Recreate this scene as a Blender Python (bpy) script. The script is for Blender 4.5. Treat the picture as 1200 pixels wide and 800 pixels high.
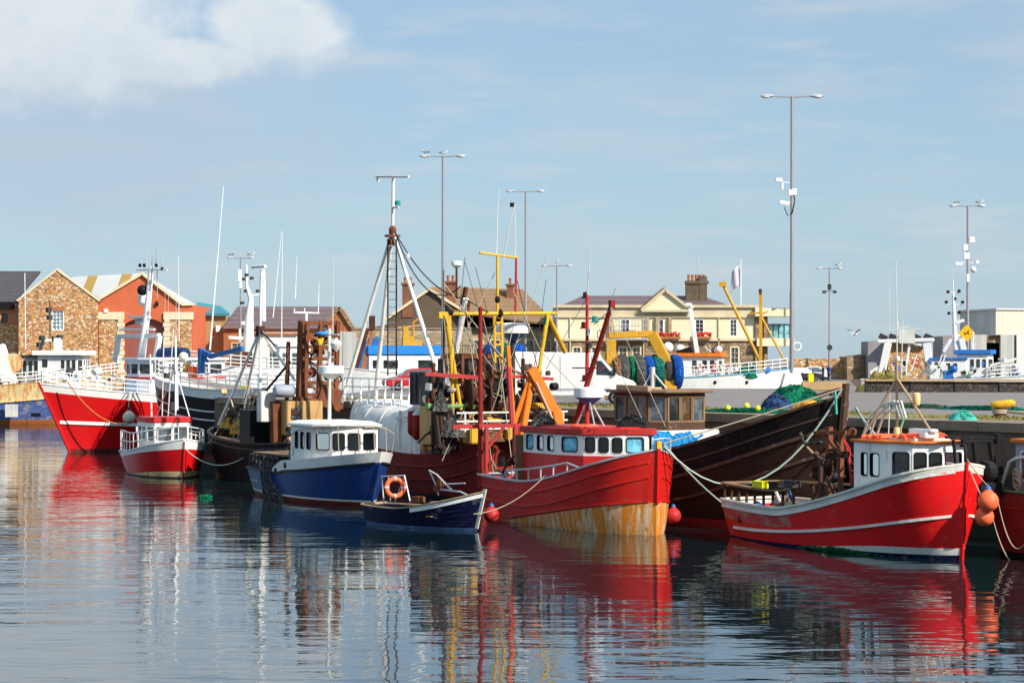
import bpy, bmesh, math, random
from mathutils import Vector, Matrix
from math import pi, sin, cos, atan2, hypot, radians as R
random.seed(7)
for o in list(bpy.data.objects): bpy.data.objects.remove(o)
scn = bpy.context.scene
COL = scn.collection
# ---------------------------------------------------------------- camera, sky, sun, exposure
F, HOR, CH = 2600.0, 418.0, 7.0
cam = bpy.data.objects.new('camera', bpy.data.cameras.new('camera')); COL.objects.link(cam)
cam.location = (0, 0, CH); cam.rotation_euler = (R(90), 0, 0)
cam.data.lens = 78; cam.data.sensor_width = 36; cam.data.sensor_fit = 'HORIZONTAL'
cam.data.shift_y = 0.015; cam.data.clip_start = 1; cam.data.clip_end = 12000
scn.camera = cam
SUN_AZ = atan2(.75, -.66); SUN_EL = R(36)
sd = Vector((sin(SUN_AZ) * cos(SUN_EL), cos(SUN_AZ) * cos(SUN_EL), sin(SUN_EL)))
sun = bpy.data.objects.new('sun', bpy.data.lights.new('sun', 'SUN')); COL.objects.link(sun)
sun.data.energy = 5.0; sun.data.angle = R(0.5); sun.data.color = (1, .93, .82)
sun.rotation_euler = (-sd).to_track_quat('-Z', 'Y').to_euler()
W = bpy.data.worlds.new("World"); scn.world = W; W.use_nodes = True
def build_world():
    nt = W.node_tree; nt.nodes.clear(); N = nt.nodes.new; Lk = nt.links.new
    out = N('ShaderNodeOutputWorld'); bg = N('ShaderNodeBackground'); bg.inputs[1].default_value = .086
    sky = N('ShaderNodeTexSky'); sky.sky_type = 'NISHITA'; sky.sun_disc = False
    sky.sun_elevation = SUN_EL; sky.sun_rotation = SUN_AZ; sky.ozone_density = 2.2; sky.air_density = .9; sky.dust_density = .5
    tc = N('ShaderNodeTexCoord'); sep = N('ShaderNodeSeparateXYZ'); Lk(tc.outputs['Generated'], sep.inputs[0])
    def math_(op, a, b=None, c=None):
        n = N('ShaderNodeMath'); n.operation = op
        for i, v in enumerate((a, b, c)):
            if v is None: continue
            if isinstance(v, (int, float)): n.inputs[i].default_value = v
            else: Lk(v, n.inputs[i])
        return n.outputs[0]
    def mapr(v, a, b, c=0, d=1):
        n = N('ShaderNodeMapRange'); n.interpolation_type = 'SMOOTHSTEP'; Lk(v, n.inputs[0])
        for i, q in enumerate((a, b, c, d)): n.inputs[i + 1].default_value = q
        return n.outputs[0]
    def noise(scale, vec, det=8, rough=.55):
        m = N('ShaderNodeMapping'); m.inputs['Scale'].default_value = vec; Lk(tc.outputs['Generated'], m.inputs[0])
        n = N('ShaderNodeTexNoise'); n.inputs['Scale'].default_value = scale; n.inputs['Detail'].default_value = det
        n.inputs['Roughness'].default_value = rough; Lk(m.outputs[0], n.inputs['Vector']); return n.outputs[0]
    def mix(f, a, b, mode='MIX'):
        n = N('ShaderNodeMix'); n.data_type = 'RGBA'; n.blend_type = mode
        if isinstance(f, (int, float)): n.inputs[0].default_value = f
        else: Lk(f, n.inputs[0])
        for i, v in ((6, a), (7, b)):
            if isinstance(v, tuple): n.inputs[i].default_value = (*v, 1)
            else: Lk(v, n.inputs[i])
        return n.outputs[2]
    x, z = sep.outputs[0], sep.outputs[2]
    n1 = noise(18, (1, 1, 1.3)); n2 = noise(46, (1, 1, 1.2), 10, .6); n3 = noise(9, (1, 1, 5), 5); n4 = noise(17, (1, 1, 6), 6)
    def blob(cx, cz, rx, rz, p=2):
        a = math_('DIVIDE', math_('SUBTRACT', x, cx), rx); b = math_('DIVIDE', math_('SUBTRACT', z, cz), rz)
        return math_('SUBTRACT', 1.0, math_('SQRT', math_('ADD', math_('MULTIPLY', a, a), math_('MULTIPLY', b, b))))
    b1 = blob(-.215, .150, .090, .044); b2 = blob(-.108, .146, .036, .020)
    b = math_('MAXIMUM', math_('MAXIMUM', b1, b2), blob(-.150, .131, .060, .013))
    nn = math_('ADD', math_('MULTIPLY', math_('SUBTRACT', n1, .5), 1.3), math_('MULTIPLY', math_('SUBTRACT', n2, .5), .7))
    cum = mapr(math_('ADD', b, nn), -.08, .46)
    # grey undersides: softer, lower
    b3 = blob(-.19, .098, .13, .045)
    und = mapr(math_('ADD', b3, math_('MULTIPLY', math_('SUBTRACT', n1, .5), 1.1)), -.3, .6, 0, .6)
    lowz = mapr(z, .15, .24, 1, .15); streak = math_('MULTIPLY', mapr(n3, .44, .74, 0, .5), lowz); str2 = math_('MULTIPLY', mapr(n4, .5, .72, 0, .38), lowz)
    base = mix(1.0, sky.outputs[0], (.80, .97, 1.08), 'MULTIPLY')
    # thin high veil makes the lower sky paler
    veil = mapr(z, .0, .15, .75, .5)
    base = mix(veil, base, (4.05, 5.3, 6.25))
    base = mix(mapr(z, .12, .30, 0, .8), base, (4.3, 5.9, 7.7))
    base = mix(streak, base, (5.1, 5.7, 6.2)); base = mix(str2, base, (5.5, 6.0, 6.4))
    base = mix(und, base, (4.15, 5.05, 6.15))
    shade = mapr(math_('ADD', math_('MULTIPLY', z, 14), math_('MULTIPLY', n2, 1.2)), 1.75, 3.0)
    ccol = mix(shade, (4.9, 5.6, 6.5), (6.9, 7.35, 7.6))
    base = mix(math_('MULTIPLY', cum, .9), base, ccol)
    Lk(base, bg.inputs[0]); Lk(bg.outputs[0], out.inputs[0])
build_world()
vs = scn.view_settings; vs.view_transform = 'Standard'; vs.look = 'None'; vs.gamma = 1; vs.exposure = 0.42; vs.use_curve_mapping = False
scn.cycles.max_bounces = 6; scn.cycles.glossy_bounces = 4; scn.cycles.caustics_reflective = False; scn.cycles.caustics_refractive = False

# ---------------------------------------------------------------- materials
MATS = {}
def nodes(name):
    m = bpy.data.materials.new(name); m.use_nodes = True
    nt = m.node_tree; b = nt.nodes['Principled BSDF']
    return m, nt, b
def mixc(nt, f, a, b, mode='MIX'):
    n = nt.nodes.new('ShaderNodeMix'); n.data_type = 'RGBA'; n.blend_type = mode
    if isinstance(f, (int, float)): n.inputs[0].default_value = f
    else: nt.links.new(f, n.inputs[0])
    for i, v in ((6, a), (7, b)):
        if isinstance(v, tuple): n.inputs[i].default_value = (*v[:3], 1)
        else: nt.links.new(v, n.inputs[i])
    return n.outputs[2]
def noise_(nt, scale, vec=(1, 1, 1), det=6, rough=.6, coord='Object', off=(0, 0, 0)):
    tc = nt.nodes.new('ShaderNodeTexCoord'); m = nt.nodes.new('ShaderNodeMapping')
    m.inputs['Scale'].default_value = vec; m.inputs['Location'].default_value = off; nt.links.new(tc.outputs[coord], m.inputs[0])
    n = nt.nodes.new('ShaderNodeTexNoise'); n.inputs['Scale'].default_value = scale
    n.inputs['Detail'].default_value = det; n.inputs['Roughness'].default_value = rough
    nt.links.new(m.outputs[0], n.inputs['Vector']); return n.outputs[0]
def ramp_(nt, v, a, b, c=0., d=1.):
    n = nt.nodes.new('ShaderNodeMapRange'); nt.links.new(v, n.inputs[0])
    for i, q in enumerate((a, b, c, d)): n.inputs[i + 1].default_value = q
    return n.outputs[0]
def bump_(nt, b, h, s, d=.02):
    n = nt.nodes.new('ShaderNodeBump'); n.inputs['Strength'].default_value = s; n.inputs['Distance'].default_value = d
    nt.links.new(h, n.inputs['Height']); nt.links.new(n.outputs[0], b.inputs['Normal'])
def paint(name, col, rough=.4, dirt=.35, rust=0., rustcol=(.19, .06, .02), streak=0., bump=.25, planks=0., metal=0., wear=0., wearcol=(.35, .3, .27), wscale=1.2):
    """worn paint: blotchy tone, dirt specks, vertical streaks, rust or bare patches"""
    if name in MATS: return MATS[name]
    m, nt, b = nodes(name); off = (random.random() * 50, random.random() * 50, random.random() * 9)
    n1 = noise_(nt, .9, off=off); n2 = noise_(nt, 6, det=8, off=off)
    dark = tuple(c * (1 - .62 * dirt) for c in col); lite = tuple(min(1, c * (1 + .25 * dirt)) for c in col)
    c = mixc(nt, ramp_(nt, n1, .3, .7), dark, lite)
    c = mixc(nt, ramp_(nt, n2, .55, .8, 0, dirt * .8), c, tuple(k * .45 for k in col))
    if streak:
        s = noise_(nt, 1, (5, 5, .35), 7, .65, off=off)
        c = mixc(nt, ramp_(nt, s, .52, .72, 0, streak), c, tuple(k * .5 + .02 for k in col))
    if wear:
        s = noise_(nt, wscale, (1, 1, 1.6), 10, .72, off=off)
        c = mixc(nt, ramp_(nt, s, .60 - .1 * wear, .66 - .1 * wear, 0, min(1, .6 + wear * .3)), c, wearcol)
    if rust:
        s = noise_(nt, 1, (3.2, 3.2, .55), 8, .68, off=tuple(k + 9 for k in off))
        c = mixc(nt, ramp_(nt, s, .66 - .22 * rust, .78 - .2 * rust, 0, 1), c, rustcol)
        s3 = noise_(nt, 1, (8, 8, .3), 6, .6, off=tuple(k + 3 for k in off)); s4 = noise_(nt, .7, (1, 1, 1), 3, .5, off=tuple(k + 5 for k in off))
        mm = nt.nodes.new('ShaderNodeMath'); mm.operation = 'MULTIPLY'; nt.links.new(ramp_(nt, s3, .56, .66, 0, min(.75, .25 + rust)), mm.inputs[0]); nt.links.new(ramp_(nt, s4, .42, .6), mm.inputs[1]); c = mixc(nt, mm.outputs[0], c, rustcol)
        s2 = noise_(nt, 5, (1, 1, .6), 8, .7, off=off)
        c = mixc(nt, ramp_(nt, s2, .72 - .14 * rust, .8 - .12 * rust, 0, .9), c, tuple(k * .6 for k in rustcol))
    nt.links.new(c, b.inputs['Base Color']); b.inputs['Metallic'].default_value = metal; b.inputs['Specular IOR Level'].default_value = .3 if sum(col) > .3 else (.16 if sum(col) > .12 else .07)
    nt.links.new(ramp_(nt, n2, .3, .7, rough * .8, min(1, rough * 1.35)), b.inputs['Roughness'])
    h = noise_(nt, 14, det=8, off=off)
    if planks:
        tc = nt.nodes.new('ShaderNodeTexCoord'); sp = nt.nodes.new('ShaderNodeSeparateXYZ'); nt.links.new(tc.outputs['Object'], sp.inputs[0])
        def mt(op, a, bb):
            n = nt.nodes.new('ShaderNodeMath'); n.operation = op
            for i, v in enumerate((a, bb)):
                if isinstance(v, (int, float)): n.inputs[i].default_value = v
                else: nt.links.new(v, n.inputs[i])
            return n.outputs[0]
        # strake lines sweep up towards the bow (object x forward)
        xx = mt('MULTIPLY', sp.outputs[0], sp.outputs[0]); zz = mt('SUBTRACT', sp.outputs[2], mt('MULTIPLY', xx, .016))
        fr = mt('FRACT', mt('DIVIDE', zz, planks), 0)
        g = mt('LESS_THAN', fr, .07)
        h = mt('SUBTRACT', mt('MULTIPLY', h, .35), mt('MULTIPLY', g, 1.2))
        bump_(nt, b, h, min(1, bump * 2.4), .03)
    elif bump: bump_(nt, b, h, bump, .02)
    MATS[name] = m; return m
def netting(name, col):
    m, nt, b = nodes(name); tc = nt.nodes.new('ShaderNodeTexCoord'); v = nt.nodes.new('ShaderNodeTexVoronoi'); v.feature = 'DISTANCE_TO_EDGE'; v.inputs['Scale'].default_value = 7; nt.links.new(tc.outputs['Object'], v.inputs['Vector'])
    c = mixc(nt, ramp_(nt, v.outputs[0], .04, .16), tuple(min(1, k * 1.5) for k in col), tuple(k * .22 for k in col)); n = noise_(nt, 1.6, det=5); c = mixc(nt, ramp_(nt, n, .4, .7), c, tuple(k * .5 for k in col))
    nt.links.new(c, b.inputs['Base Color']); b.inputs['Roughness'].default_value = .95; b.inputs['Specular IOR Level'].default_value = .1; bump_(nt, b, v.outputs[0], .9, .1); MATS[name] = m; return m
def plain(name, col, rough=.5, metal=0., emit=0):
    if name in MATS: return MATS[name]
    m, nt, b = nodes(name); n2 = noise_(nt, 5, det=6)
    nt.links.new(mixc(nt, ramp_(nt, n2, .35, .75), tuple(c * .8 for c in col), col), b.inputs['Base Color'])
    b.inputs['Roughness'].default_value = rough; b.inputs['Metallic'].default_value = metal; b.inputs['Specular IOR Level'].default_value = .3 if sum(col) > .3 else (.16 if sum(col) > .12 else .07)
    if emit: b.inputs['Emission Color'].default_value = (*col, 1); b.inputs['Emission Strength'].default_value = emit
    MATS[name] = m; return m
def glass(name, col=(.015, .02, .022), rough=.06):
    if name in MATS: return MATS[name]
    m, nt, b = nodes(name)
    n = noise_(nt, 2.2, det=4)
    nt.links.new(mixc(nt, ramp_(nt, n, .45, .6), col, tuple(c * 1.9 + .01 for c in col)), b.inputs['Base Color'])
    b.inputs['Roughness'].default_value = rough; b.inputs['Specular IOR Level'].default_value = .7
    bump_(nt, b, noise_(nt, 1.3, det=2), .12, .05); MATS[name] = m; return m
def rubble(name, cols, mortar, scale=2.2, vec=(1, 1, 1.5), bump=.7):
    if name in MATS: return MATS[name]
    m, nt, b = nodes(name)
    tc = nt.nodes.new('ShaderNodeTexCoord'); mp = nt.nodes.new('ShaderNodeMapping'); mp.inputs['Scale'].default_value = vec
    nt.links.new(tc.outputs['Object'], mp.inputs[0])
    wn = nt.nodes.new('ShaderNodeTexNoise'); wn.inputs['Scale'].default_value = 1.5; nt.links.new(mp.outputs[0], wn.inputs['Vector'])
    ad = nt.nodes.new('ShaderNodeMix'); ad.data_type = 'VECTOR'; ad.inputs[0].default_value = .15
    nt.links.new(mp.outputs[0], ad.inputs[4]); nt.links.new(wn.outputs[1], ad.inputs[5])
    v = nt.nodes.new('ShaderNodeTexVoronoi'); v.inputs['Scale'].default_value = scale; nt.links.new(ad.outputs[1], v.inputs['Vector'])
    e = nt.nodes.new('ShaderNodeTexVoronoi'); e.feature = 'DISTANCE_TO_EDGE'; e.inputs['Scale'].default_value = scale; nt.links.new(ad.outputs[1], e.inputs['Vector'])
    sp = nt.nodes.new('ShaderNodeSeparateColor'); nt.links.new(v.outputs['Color'], sp.inputs[0])
    cr = nt.nodes.new('ShaderNodeValToRGB'); cr.color_ramp.interpolation = 'CONSTANT'
    els = cr.color_ramp.elements
    while len(els) < len(cols): els.new(.5)
    for i, c in enumerate(cols): els[i].position = i / len(cols); els[i].color = (*c, 1)
    nt.links.new(sp.outputs[0], cr.inputs[0])
    n = noise_(nt, 7, det=6); c = mixc(nt, ramp_(nt, n, .3, .7, 0, .5), cr.outputs[0], tuple(k * .45 for k in cols[0]))
    c = mixc(nt, ramp_(nt, e.outputs[0], .02, .07, 1, 0), c, mortar)
    nt.links.new(c, b.inputs['Base Color']); b.inputs['Roughness'].default_value = .92
    bump_(nt, b, ramp_(nt, e.outputs[0], 0, .14), bump, .08); MATS[name] = m; return m
def banded(name, c1, c2, period, duty, axis=0, rough=.6, dirt=.3, bump=.3, coord='Object'):
    """corrugated or tiled sheet: fine ribs plus an optional second colour every so often"""
    if name in MATS: return MATS[name]
    m, nt, b = nodes(name)
    tc = nt.nodes.new('ShaderNodeTexCoord'); sp = nt.nodes.new('ShaderNodeSeparateXYZ'); nt.links.new(tc.outputs[coord], sp.inputs[0])
    def mt(op, a, bb=0.):
        n = nt.nodes.new('ShaderNodeMath'); n.operation = op
        for i, v in enumerate((a, bb)):
            if isinstance(v, (int, float)): n.inputs[i].default_value = v
            else: nt.links.new(v, n.inputs[i])
        return n.outputs[0]
    fr = mt('FRACT', mt('DIVIDE', sp.outputs[axis], period)); g = mt('LESS_THAN', fr, duty)
    n = noise_(nt, 1.3, det=8, rough=.7)
    c = mixc(nt, g, c1, c2); c = mixc(nt, ramp_(nt, n, .4, .75, 0, dirt), c, tuple(k * .4 for k in c1))
    nt.links.new(c, b.inputs['Base Color']); b.inputs['Roughness'].default_value = rough
    bump_(nt, b, mt('FRACT', mt('MULTIPLY', sp.outputs[axis], 3.3)), bump, .05); MATS[name] = m; return m

# ---------------------------------------------------------------- mesh building
class MB:
    def __init__(s): s.v, s.f, s.m = [], [], []
    def add(s, vs, fs, mi=0):
        o = len(s.v); s.v += [tuple(p) for p in vs]; s.f += [tuple(o + i for i in f) for f in fs]
        s.m += ([mi] * len(fs) if isinstance(mi, int) else list(mi)); return s
    def quad(s, a, b, c, d, mi=0): return s.add([a, b, c, d], [(0, 1, 2, 3)], mi)
    def hexa(s, p, mi=0):   # 8 points: bottom 4 then top 4
        return s.add(p, [(3, 2, 1, 0), (4, 5, 6, 7), (0, 1, 5, 4), (1, 2, 6, 5), (2, 3, 7, 6), (3, 0, 4, 7)], mi)
    def box(s, c, size, mi=0, rz=0, rx=0, ry=0, top=1.):
        x, y, z = [k / 2 for k in size]; M = Matrix.Rotation(rz, 3, 'Z') @ Matrix.Rotation(ry, 3, 'Y') @ Matrix.Rotation(rx, 3, 'X'); c = Vector(c)
        P = [(-x, -y, -z), (x, -y, -z), (x, y, -z), (-x, y, -z), (-x * top, -y * top, z), (x * top, -y * top, z), (x * top, y * top, z), (-x * top, y * top, z)]
        return s.hexa([c + M @ Vector(p) for p in P], mi)
    def beam(s, a, b, w, h=None, mi=0, up=(0, 0, 1)):
        a, b = Vector(a), Vector(b); h = h or w; d = (b - a).normalized(); u = Vector(up)
        if abs(d.dot(u)) > .97: u = Vector((1, 0, 0))
        l = d.cross(u).normalized() * w / 2; t = l.cross(d).normalized() * h / 2
        return s.hexa([a - l - t, a + l - t, b + l - t, b - l - t, a - l + t, a + l + t, b + l + t, b - l + t], mi)
    def tube(s, pts, r=.03, mi=0, n=8, caps=True):
        pts = [Vector(p) for p in pts]; k = len(pts)
        rs = r if isinstance(r, (list, tuple)) else [r] * k
        vs = []; u = None
        for i, p in enumerate(pts):
            d = (pts[min(i + 1, k - 1)] - pts[max(i - 1, 0)])
            d = d.normalized() if d.length > 1e-9 else Vector((0, 0, 1))
            if u is None: u = d.orthogonal().normalized()
            else:
                u = u - d * u.dot(d); u = u.normalized() if u.length > 1e-6 else d.orthogonal().normalized()
            w = d.cross(u)
            for j in range(n):
                a = 2 * pi * j / n; vs.append(p + (u * cos(a) + w * sin(a)) * rs[i])
        fs = [(i * n + j, i * n + (j + 1) % n, (i + 1) * n + (j + 1) % n, (i + 1) * n + j) for i in range(k - 1) for j in range(n)]
        if caps: fs += [tuple(range(n))[::-1], tuple((k - 1) * n + j for j in range(n))]
        return s.add(vs, fs, mi)
    def ring(s, c, ax, R_, r, mi=0, n=20, m=8, seg=None):
        """torus; ax = axis direction"""
        c = Vector(c); ax = Vector(ax).normalized(); u = ax.orthogonal().normalized(); w = ax.cross(u); vs, fs, ms = [], [], []
        for i in range(n):
            a = 2 * pi * i / n; d = u * cos(a) + w * sin(a)
            for j in range(m):
                q = 2 * pi * j / m; vs.append(c + d * (R_ + r * cos(q)) + ax * r * sin(q))
        for i in range(n):
            for j in range(m):
                fs.append((i * m + j, ((i + 1) % n) * m + j, ((i + 1) % n) * m + (j + 1) % m, i * m + (j + 1) % m))
                ms.append(mi if seg is None or (i * 8 // n) % 2 else seg)
        return s.add(vs, fs, ms)
    def lathe(s, prof, c=(0, 0, 0), mi=0, n=16, ax=(0, 0, 1)):
        c = Vector(c); ax = Vector(ax).normalized(); u = ax.orthogonal().normalized(); w = ax.cross(u); k = len(prof)
        vs = [c + ax * z + (u * cos(2 * pi * j / n) + w * sin(2 * pi * j / n)) * max(r, .001) for r, z in prof for j in range(n)]
        fs = [(i * n + j, i * n + (j + 1) % n, (i + 1) * n + (j + 1) % n, (i + 1) * n + j) for i in range(k - 1) for j in range(n)]
        fs += [tuple(range(n))[::-1], tuple((k - 1) * n + j for j in range(n))]
        return s.add(vs, fs, mi)
    def ball(s, c, r, mi=0, n=14, ax=(0, 0, 1)):
        r = r if isinstance(r, (tuple, list)) else (r, r)
        h = max(5, n // 2); return s.lathe([(r[0] * sin(pi * i / h), -r[1] * cos(pi * i / h)) for i in range(h + 1)], c, mi, n, ax)
    def prism(s, poly, z0, z1, mi=0, mt=None, poly1=None):
        k = len(poly); poly1 = poly1 or poly
        zz0 = z0 if callable(z0) else (lambda p: z0); zz1 = z1 if callable(z1) else (lambda p: z1)
        vs = [(p[0], p[1], zz0(p)) for p in poly] + [(p[0], p[1], zz1(p)) for p in poly1]
        fs = [(i, (i + 1) % k, k + (i + 1) % k, k + i) for i in range(k)] + [tuple(range(k))[::-1], tuple(range(k, 2 * k))]
        return s.add(vs, fs, [mi] * k + [mi, mi if mt is None else mt])
    def slab(s, poly, d, mi=0):   # extrude a 3D polygon by vector d
        k = len(poly); d = Vector(d); vs = [Vector(p) for p in poly]; vs += [p + d for p in vs]
        fs = [(i, (i + 1) % k, k + (i + 1) % k, k + i) for i in range(k)] + [tuple(range(k))[::-1], tuple(range(k, 2 * k))]
        return s.add(vs, fs, mi)
    def build(s, name, mats, parent=None, smooth=0, loc=None, bevel=0):
        me = bpy.data.meshes.new(name); me.from_pydata(s.v, [], s.f); me.validate(verbose=False)
        mats = mats if isinstance(mats, (list, tuple)) else [mats]
        for m in mats: me.materials.append(m)
        if len(me.polygons) == len(s.m): me.polygons.foreach_set('material_index', s.m)
        bm = bmesh.new(); bm.from_mesh(me)
        bmesh.ops.remove_doubles(bm, verts=bm.verts, dist=.0004)
        bmesh.ops.recalc_face_normals(bm, faces=bm.faces)
        if bevel: bmesh.ops.bevel(bm, geom=[e for e in bm.edges if e.is_manifold and e.calc_face_angle(0) > .5], offset=bevel, segments=2, affect='EDGES', clamp_overlap=True)
        bm.to_mesh(me); bm.free()
        if smooth:
            for p in me.polygons: p.use_smooth = True
            me.set_sharp_from_angle(angle=R(smooth))
        o = bpy.data.objects.new(name, me); COL.objects.link(o)
        if parent: o.parent = parent
        if loc: o.location = loc
        return o
def tag(o, label, cat=None, group=None):
    o['label'] = label
    if cat: o['category'] = cat
    if group: o['group'] = group
    return o
def thing(name, label, cat, loc=(0, 0, 0), rz=0, group=None):
    o = bpy.data.objects.new(name, None); COL.objects.link(o); o.empty_display_size = .3
    o.location = loc; o.rotation_euler = (0, 0, rz); return tag(o, label, cat, group)
def struct(mb, name, mat, kind='structure', **k):
    o = mb.build(name, mat, **k); o['kind'] = kind; return o
def copy_tree(o, parent=None):
    c = o.copy(); COL.objects.link(c); c.parent = parent
    for ch in [q for q in bpy.data.objects if q.parent == o]: copy_tree(ch, c)
    return c
# the place as measured on the photograph: ray through a measured spot, met with a known surface
def ray(px, py): return Vector(((px - 600) / F, 1, (HOR - py) / F))
def at(px, py, Y): d = ray(px, py); return Vector((0, 0, CH)) + d * Y
def on_z(px, py, z=0.): d = ray(px, py); return Vector((0, 0, CH)) + d * ((z - CH) / d.z)
def arc(a, b, sag, n=14):
    a, b = Vector(a), Vector(b); out = []
    for i in range(n + 1):
        t = i / n; p = a.lerp(b, t); p.z -= sag * 4 * t * (1 - t); out.append(p)
    return out
def rope(label, a, b, sag, r=.03, mat=None, name='mooring_rope', cat='rope', group=None):
    o = MB().tube(arc(a, b, sag), r, n=6).build(name, mat or MATS['rope'], smooth=60); return tag(o, label, cat, group)

# windows: Q(u,v,o) maps a wall quad (0..1, 0..1) plus an outward offset in metres
def wallQ(a, b, z0, z1, at_=None, bt=None, flip=False):
    """quad with bottom a->b (2D) and top at_->bt"""
    a, b = Vector((*a[:2], z0)), Vector((*b[:2], z0)); c = Vector((*(at_ or a)[:2], z1)); d = Vector((*(bt or b)[:2], z1))
    n = (b - a).cross(c - a).normalized()
    if flip: n = -n
    Wd = ((b - a).length + (d - c).length) / 2; H = ((c - a).length + (d - b).length) / 2
    def Q(u, v, o=0.): return (a.lerp(b, u)).lerp(c.lerp(d, u), v) + n * o
    return Q, Wd, H
def wall(mb, Q, wins=(), mi=0, band=None, mi2=1, th=.06):
    us = sorted({0., 1., *[w[0] for w in wins], *[w[1] for w in wins]}); vv = sorted({0., 1., *[w[2] for w in wins], *[w[3] for w in wins], *([band] if band else [])})
    for i in range(len(us) - 1):
        for j in range(len(vv) - 1):
            cu, cv = (us[i] + us[i + 1]) / 2, (vv[j] + vv[j + 1]) / 2
            if any(w[0] < cu < w[1] and w[2] < cv < w[3] for w in wins): continue
            mb.quad(Q(us[i], vv[j]), Q(us[i + 1], vv[j]), Q(us[i + 1], vv[j + 1]), Q(us[i], vv[j + 1]), mi2 if band and cv < band else mi)
    for w in wins:
        c = [(w[0], w[2]), (w[1], w[2]), (w[1], w[3]), (w[0], w[3])]
        for k in range(4):
            p, q = c[k], c[(k + 1) % 4]; mb.quad(Q(*p), Q(*q), Q(*q, -th), Q(*p, -th), mi)
def rrect(u0, u1, v0, v1, W_, H_, r, n=4):
    x0, x1, y0, y1 = u0 * W_, u1 * W_, v0 * H_, v1 * H_; r = min(r, (x1 - x0) / 2.01, (y1 - y0) / 2.01); out = []
    for cx, cy, a0 in ((x1 - r, y0 + r, -pi / 2), (x1 - r, y1 - r, 0), (x0 + r, y1 - r, pi / 2), (x0 + r, y0 + r, pi)):
        for i in range(n + 1):
            a = a0 + pi / 2 * i / n; out.append(((cx + r * cos(a)) / W_, (cy + r * sin(a)) / H_))
    return out
def window(parent, Q, w, W_, H_, fm, gm, fw=.05, r=.08, nx=0, ny=0, dep=.04, proud=.014, name='window', sub=False, label=None, seal=0.):
    u0, u1, v0, v1 = w; mb = MB(); iu, iv = .008 / W_, .008 / H_
    o = rrect(u0 - fw / W_, u1 + fw / W_, v0 - fw / H_, v1 + fw / H_, W_, H_, r + fw); i_ = rrect(u0 + iu, u1 - iu, v0 + iv, v1 - iv, W_, H_, r); k = len(o)
    vs = [Q(*p, proud) for p in o] + [Q(*p, proud) for p in i_] + [Q(*p, -dep) for p in i_] + [Q(*p, -.004) for p in o]
    fs = [(i, (i + 1) % k, k + (i + 1) % k, k + i) for i in range(k)] + [(k + i, k + (i + 1) % k, 2 * k + (i + 1) % k, 2 * k + i) for i in range(k)] + [(i, (i + 1) % k, 3 * k + (i + 1) % k, 3 * k + i) for i in range(k)]
    mb.add(vs, fs, 0); t = .035
    if seal:
        s_ = rrect(u0 - seal / W_, u1 + seal / W_, v0 - seal / H_, v1 + seal / H_, W_, H_, r + seal); j_ = rrect(u0 + 3 * iu, u1 - 3 * iu, v0 + 3 * iv, v1 - 3 * iv, W_, H_, r)
        mb.add([Q(*p, proud + .008) for p in s_] + [Q(*p, proud + .008) for p in j_] + [Q(*p, -dep + .004) for p in j_], [(i, (i + 1) % k, k + (i + 1) % k, k + i) for i in range(k)] + [(k + i, k + (i + 1) % k, 2 * k + (i + 1) % k, 2 * k + i) for i in range(k)], 2)
    for a in range(1, nx + 1):
        u = u0 + (u1 - u0) * a / (nx + 1); mb.hexa([Q(u - t / 2 / W_, v0, -dep + .004), Q(u + t / 2 / W_, v0, -dep + .004), Q(u + t / 2 / W_, v0, 0), Q(u - t / 2 / W_, v0, 0), Q(u - t / 2 / W_, v1, -dep + .004), Q(u + t / 2 / W_, v1, -dep + .004), Q(u + t / 2 / W_, v1, 0), Q(u - t / 2 / W_, v1, 0)], 0)
    for a in range(1, ny + 1):
        v = v0 + (v1 - v0) * a / (ny + 1); mb.hexa([Q(u0, v - t / 2 / H_, -dep + .004), Q(u1, v - t / 2 / H_, -dep + .004), Q(u1, v - t / 2 / H_, .003), Q(u0, v - t / 2 / H_, .003), Q(u0, v + t / 2 / H_, -dep + .004), Q(u1, v + t / 2 / H_, -dep + .004), Q(u1, v + t / 2 / H_, .003), Q(u0, v + t / 2 / H_, .003)], 0)
    pane = [Q(*p, -dep + .001) for p in rrect(u0 - iu, u1 + iu, v0 - iv, v1 + iv, W_, H_, .004)]
    if sub:
        ob = mb.build(name, [fm], parent); MB().add(pane, [tuple(range(len(pane)))], 0).build('pane', gm, ob)
    else:
        mb.add(pane, [tuple(range(len(pane)))], 1); ob = mb.build(name, [fm, gm, M['black_rubber']], parent)
    if label: ob['label'] = label
    return ob
def row(n, u0, u1, v0, v1, gap):
    w = (u1 - u0 - gap * (n - 1)) / n; return [(u0 + i * (w + gap), u0 + i * (w + gap) + w, v0, v1) for i in range(n)]
# ---------------------------------------------------------------- the materials of the place
STONES = [(.64, .30, .10), (.78, .44, .17), (.50, .20, .08), (.82, .60, .34), (.62, .36, .18), (.86, .74, .54), (.30, .16, .09), (.74, .34, .11)]
M = MATS
rubble('golden_rubble', STONES, (.36, .23, .12), 4.0)
rubble('dark_rubble', [(.05, .04, .035), (.08, .06, .05), (.035, .03, .03), (.11, .085, .07)], (.03, .026, .022), 4.6)
rubble('ashlar', [(.40, .31, .19), (.46, .36, .22), (.36, .27, .16), (.5, .4, .26)], (.25, .19, .12), .9, (1, 1, 2.2), .3)
rubble('brown_stone', [(.28, .19, .11), (.36, .25, .14), (.22, .14, .08), (.42, .30, .18)], (.16, .11, .07), 1.6, (1, 1, 1.8), .5)
paint('cream_render', (.76, .67, .46), .9, .12, streak=.12); paint('cream_trim', (.62, .52, .34), .85, .3, streak=.3)
paint('quoin', (.74, .62, .42), .9, .25); paint('orange_render', (.56, .13, .055), .9, .15, wear=.08, wearcol=(.6, .3, .18)); paint('pink_render', (.48, .20, .12), .9, .2)
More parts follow.
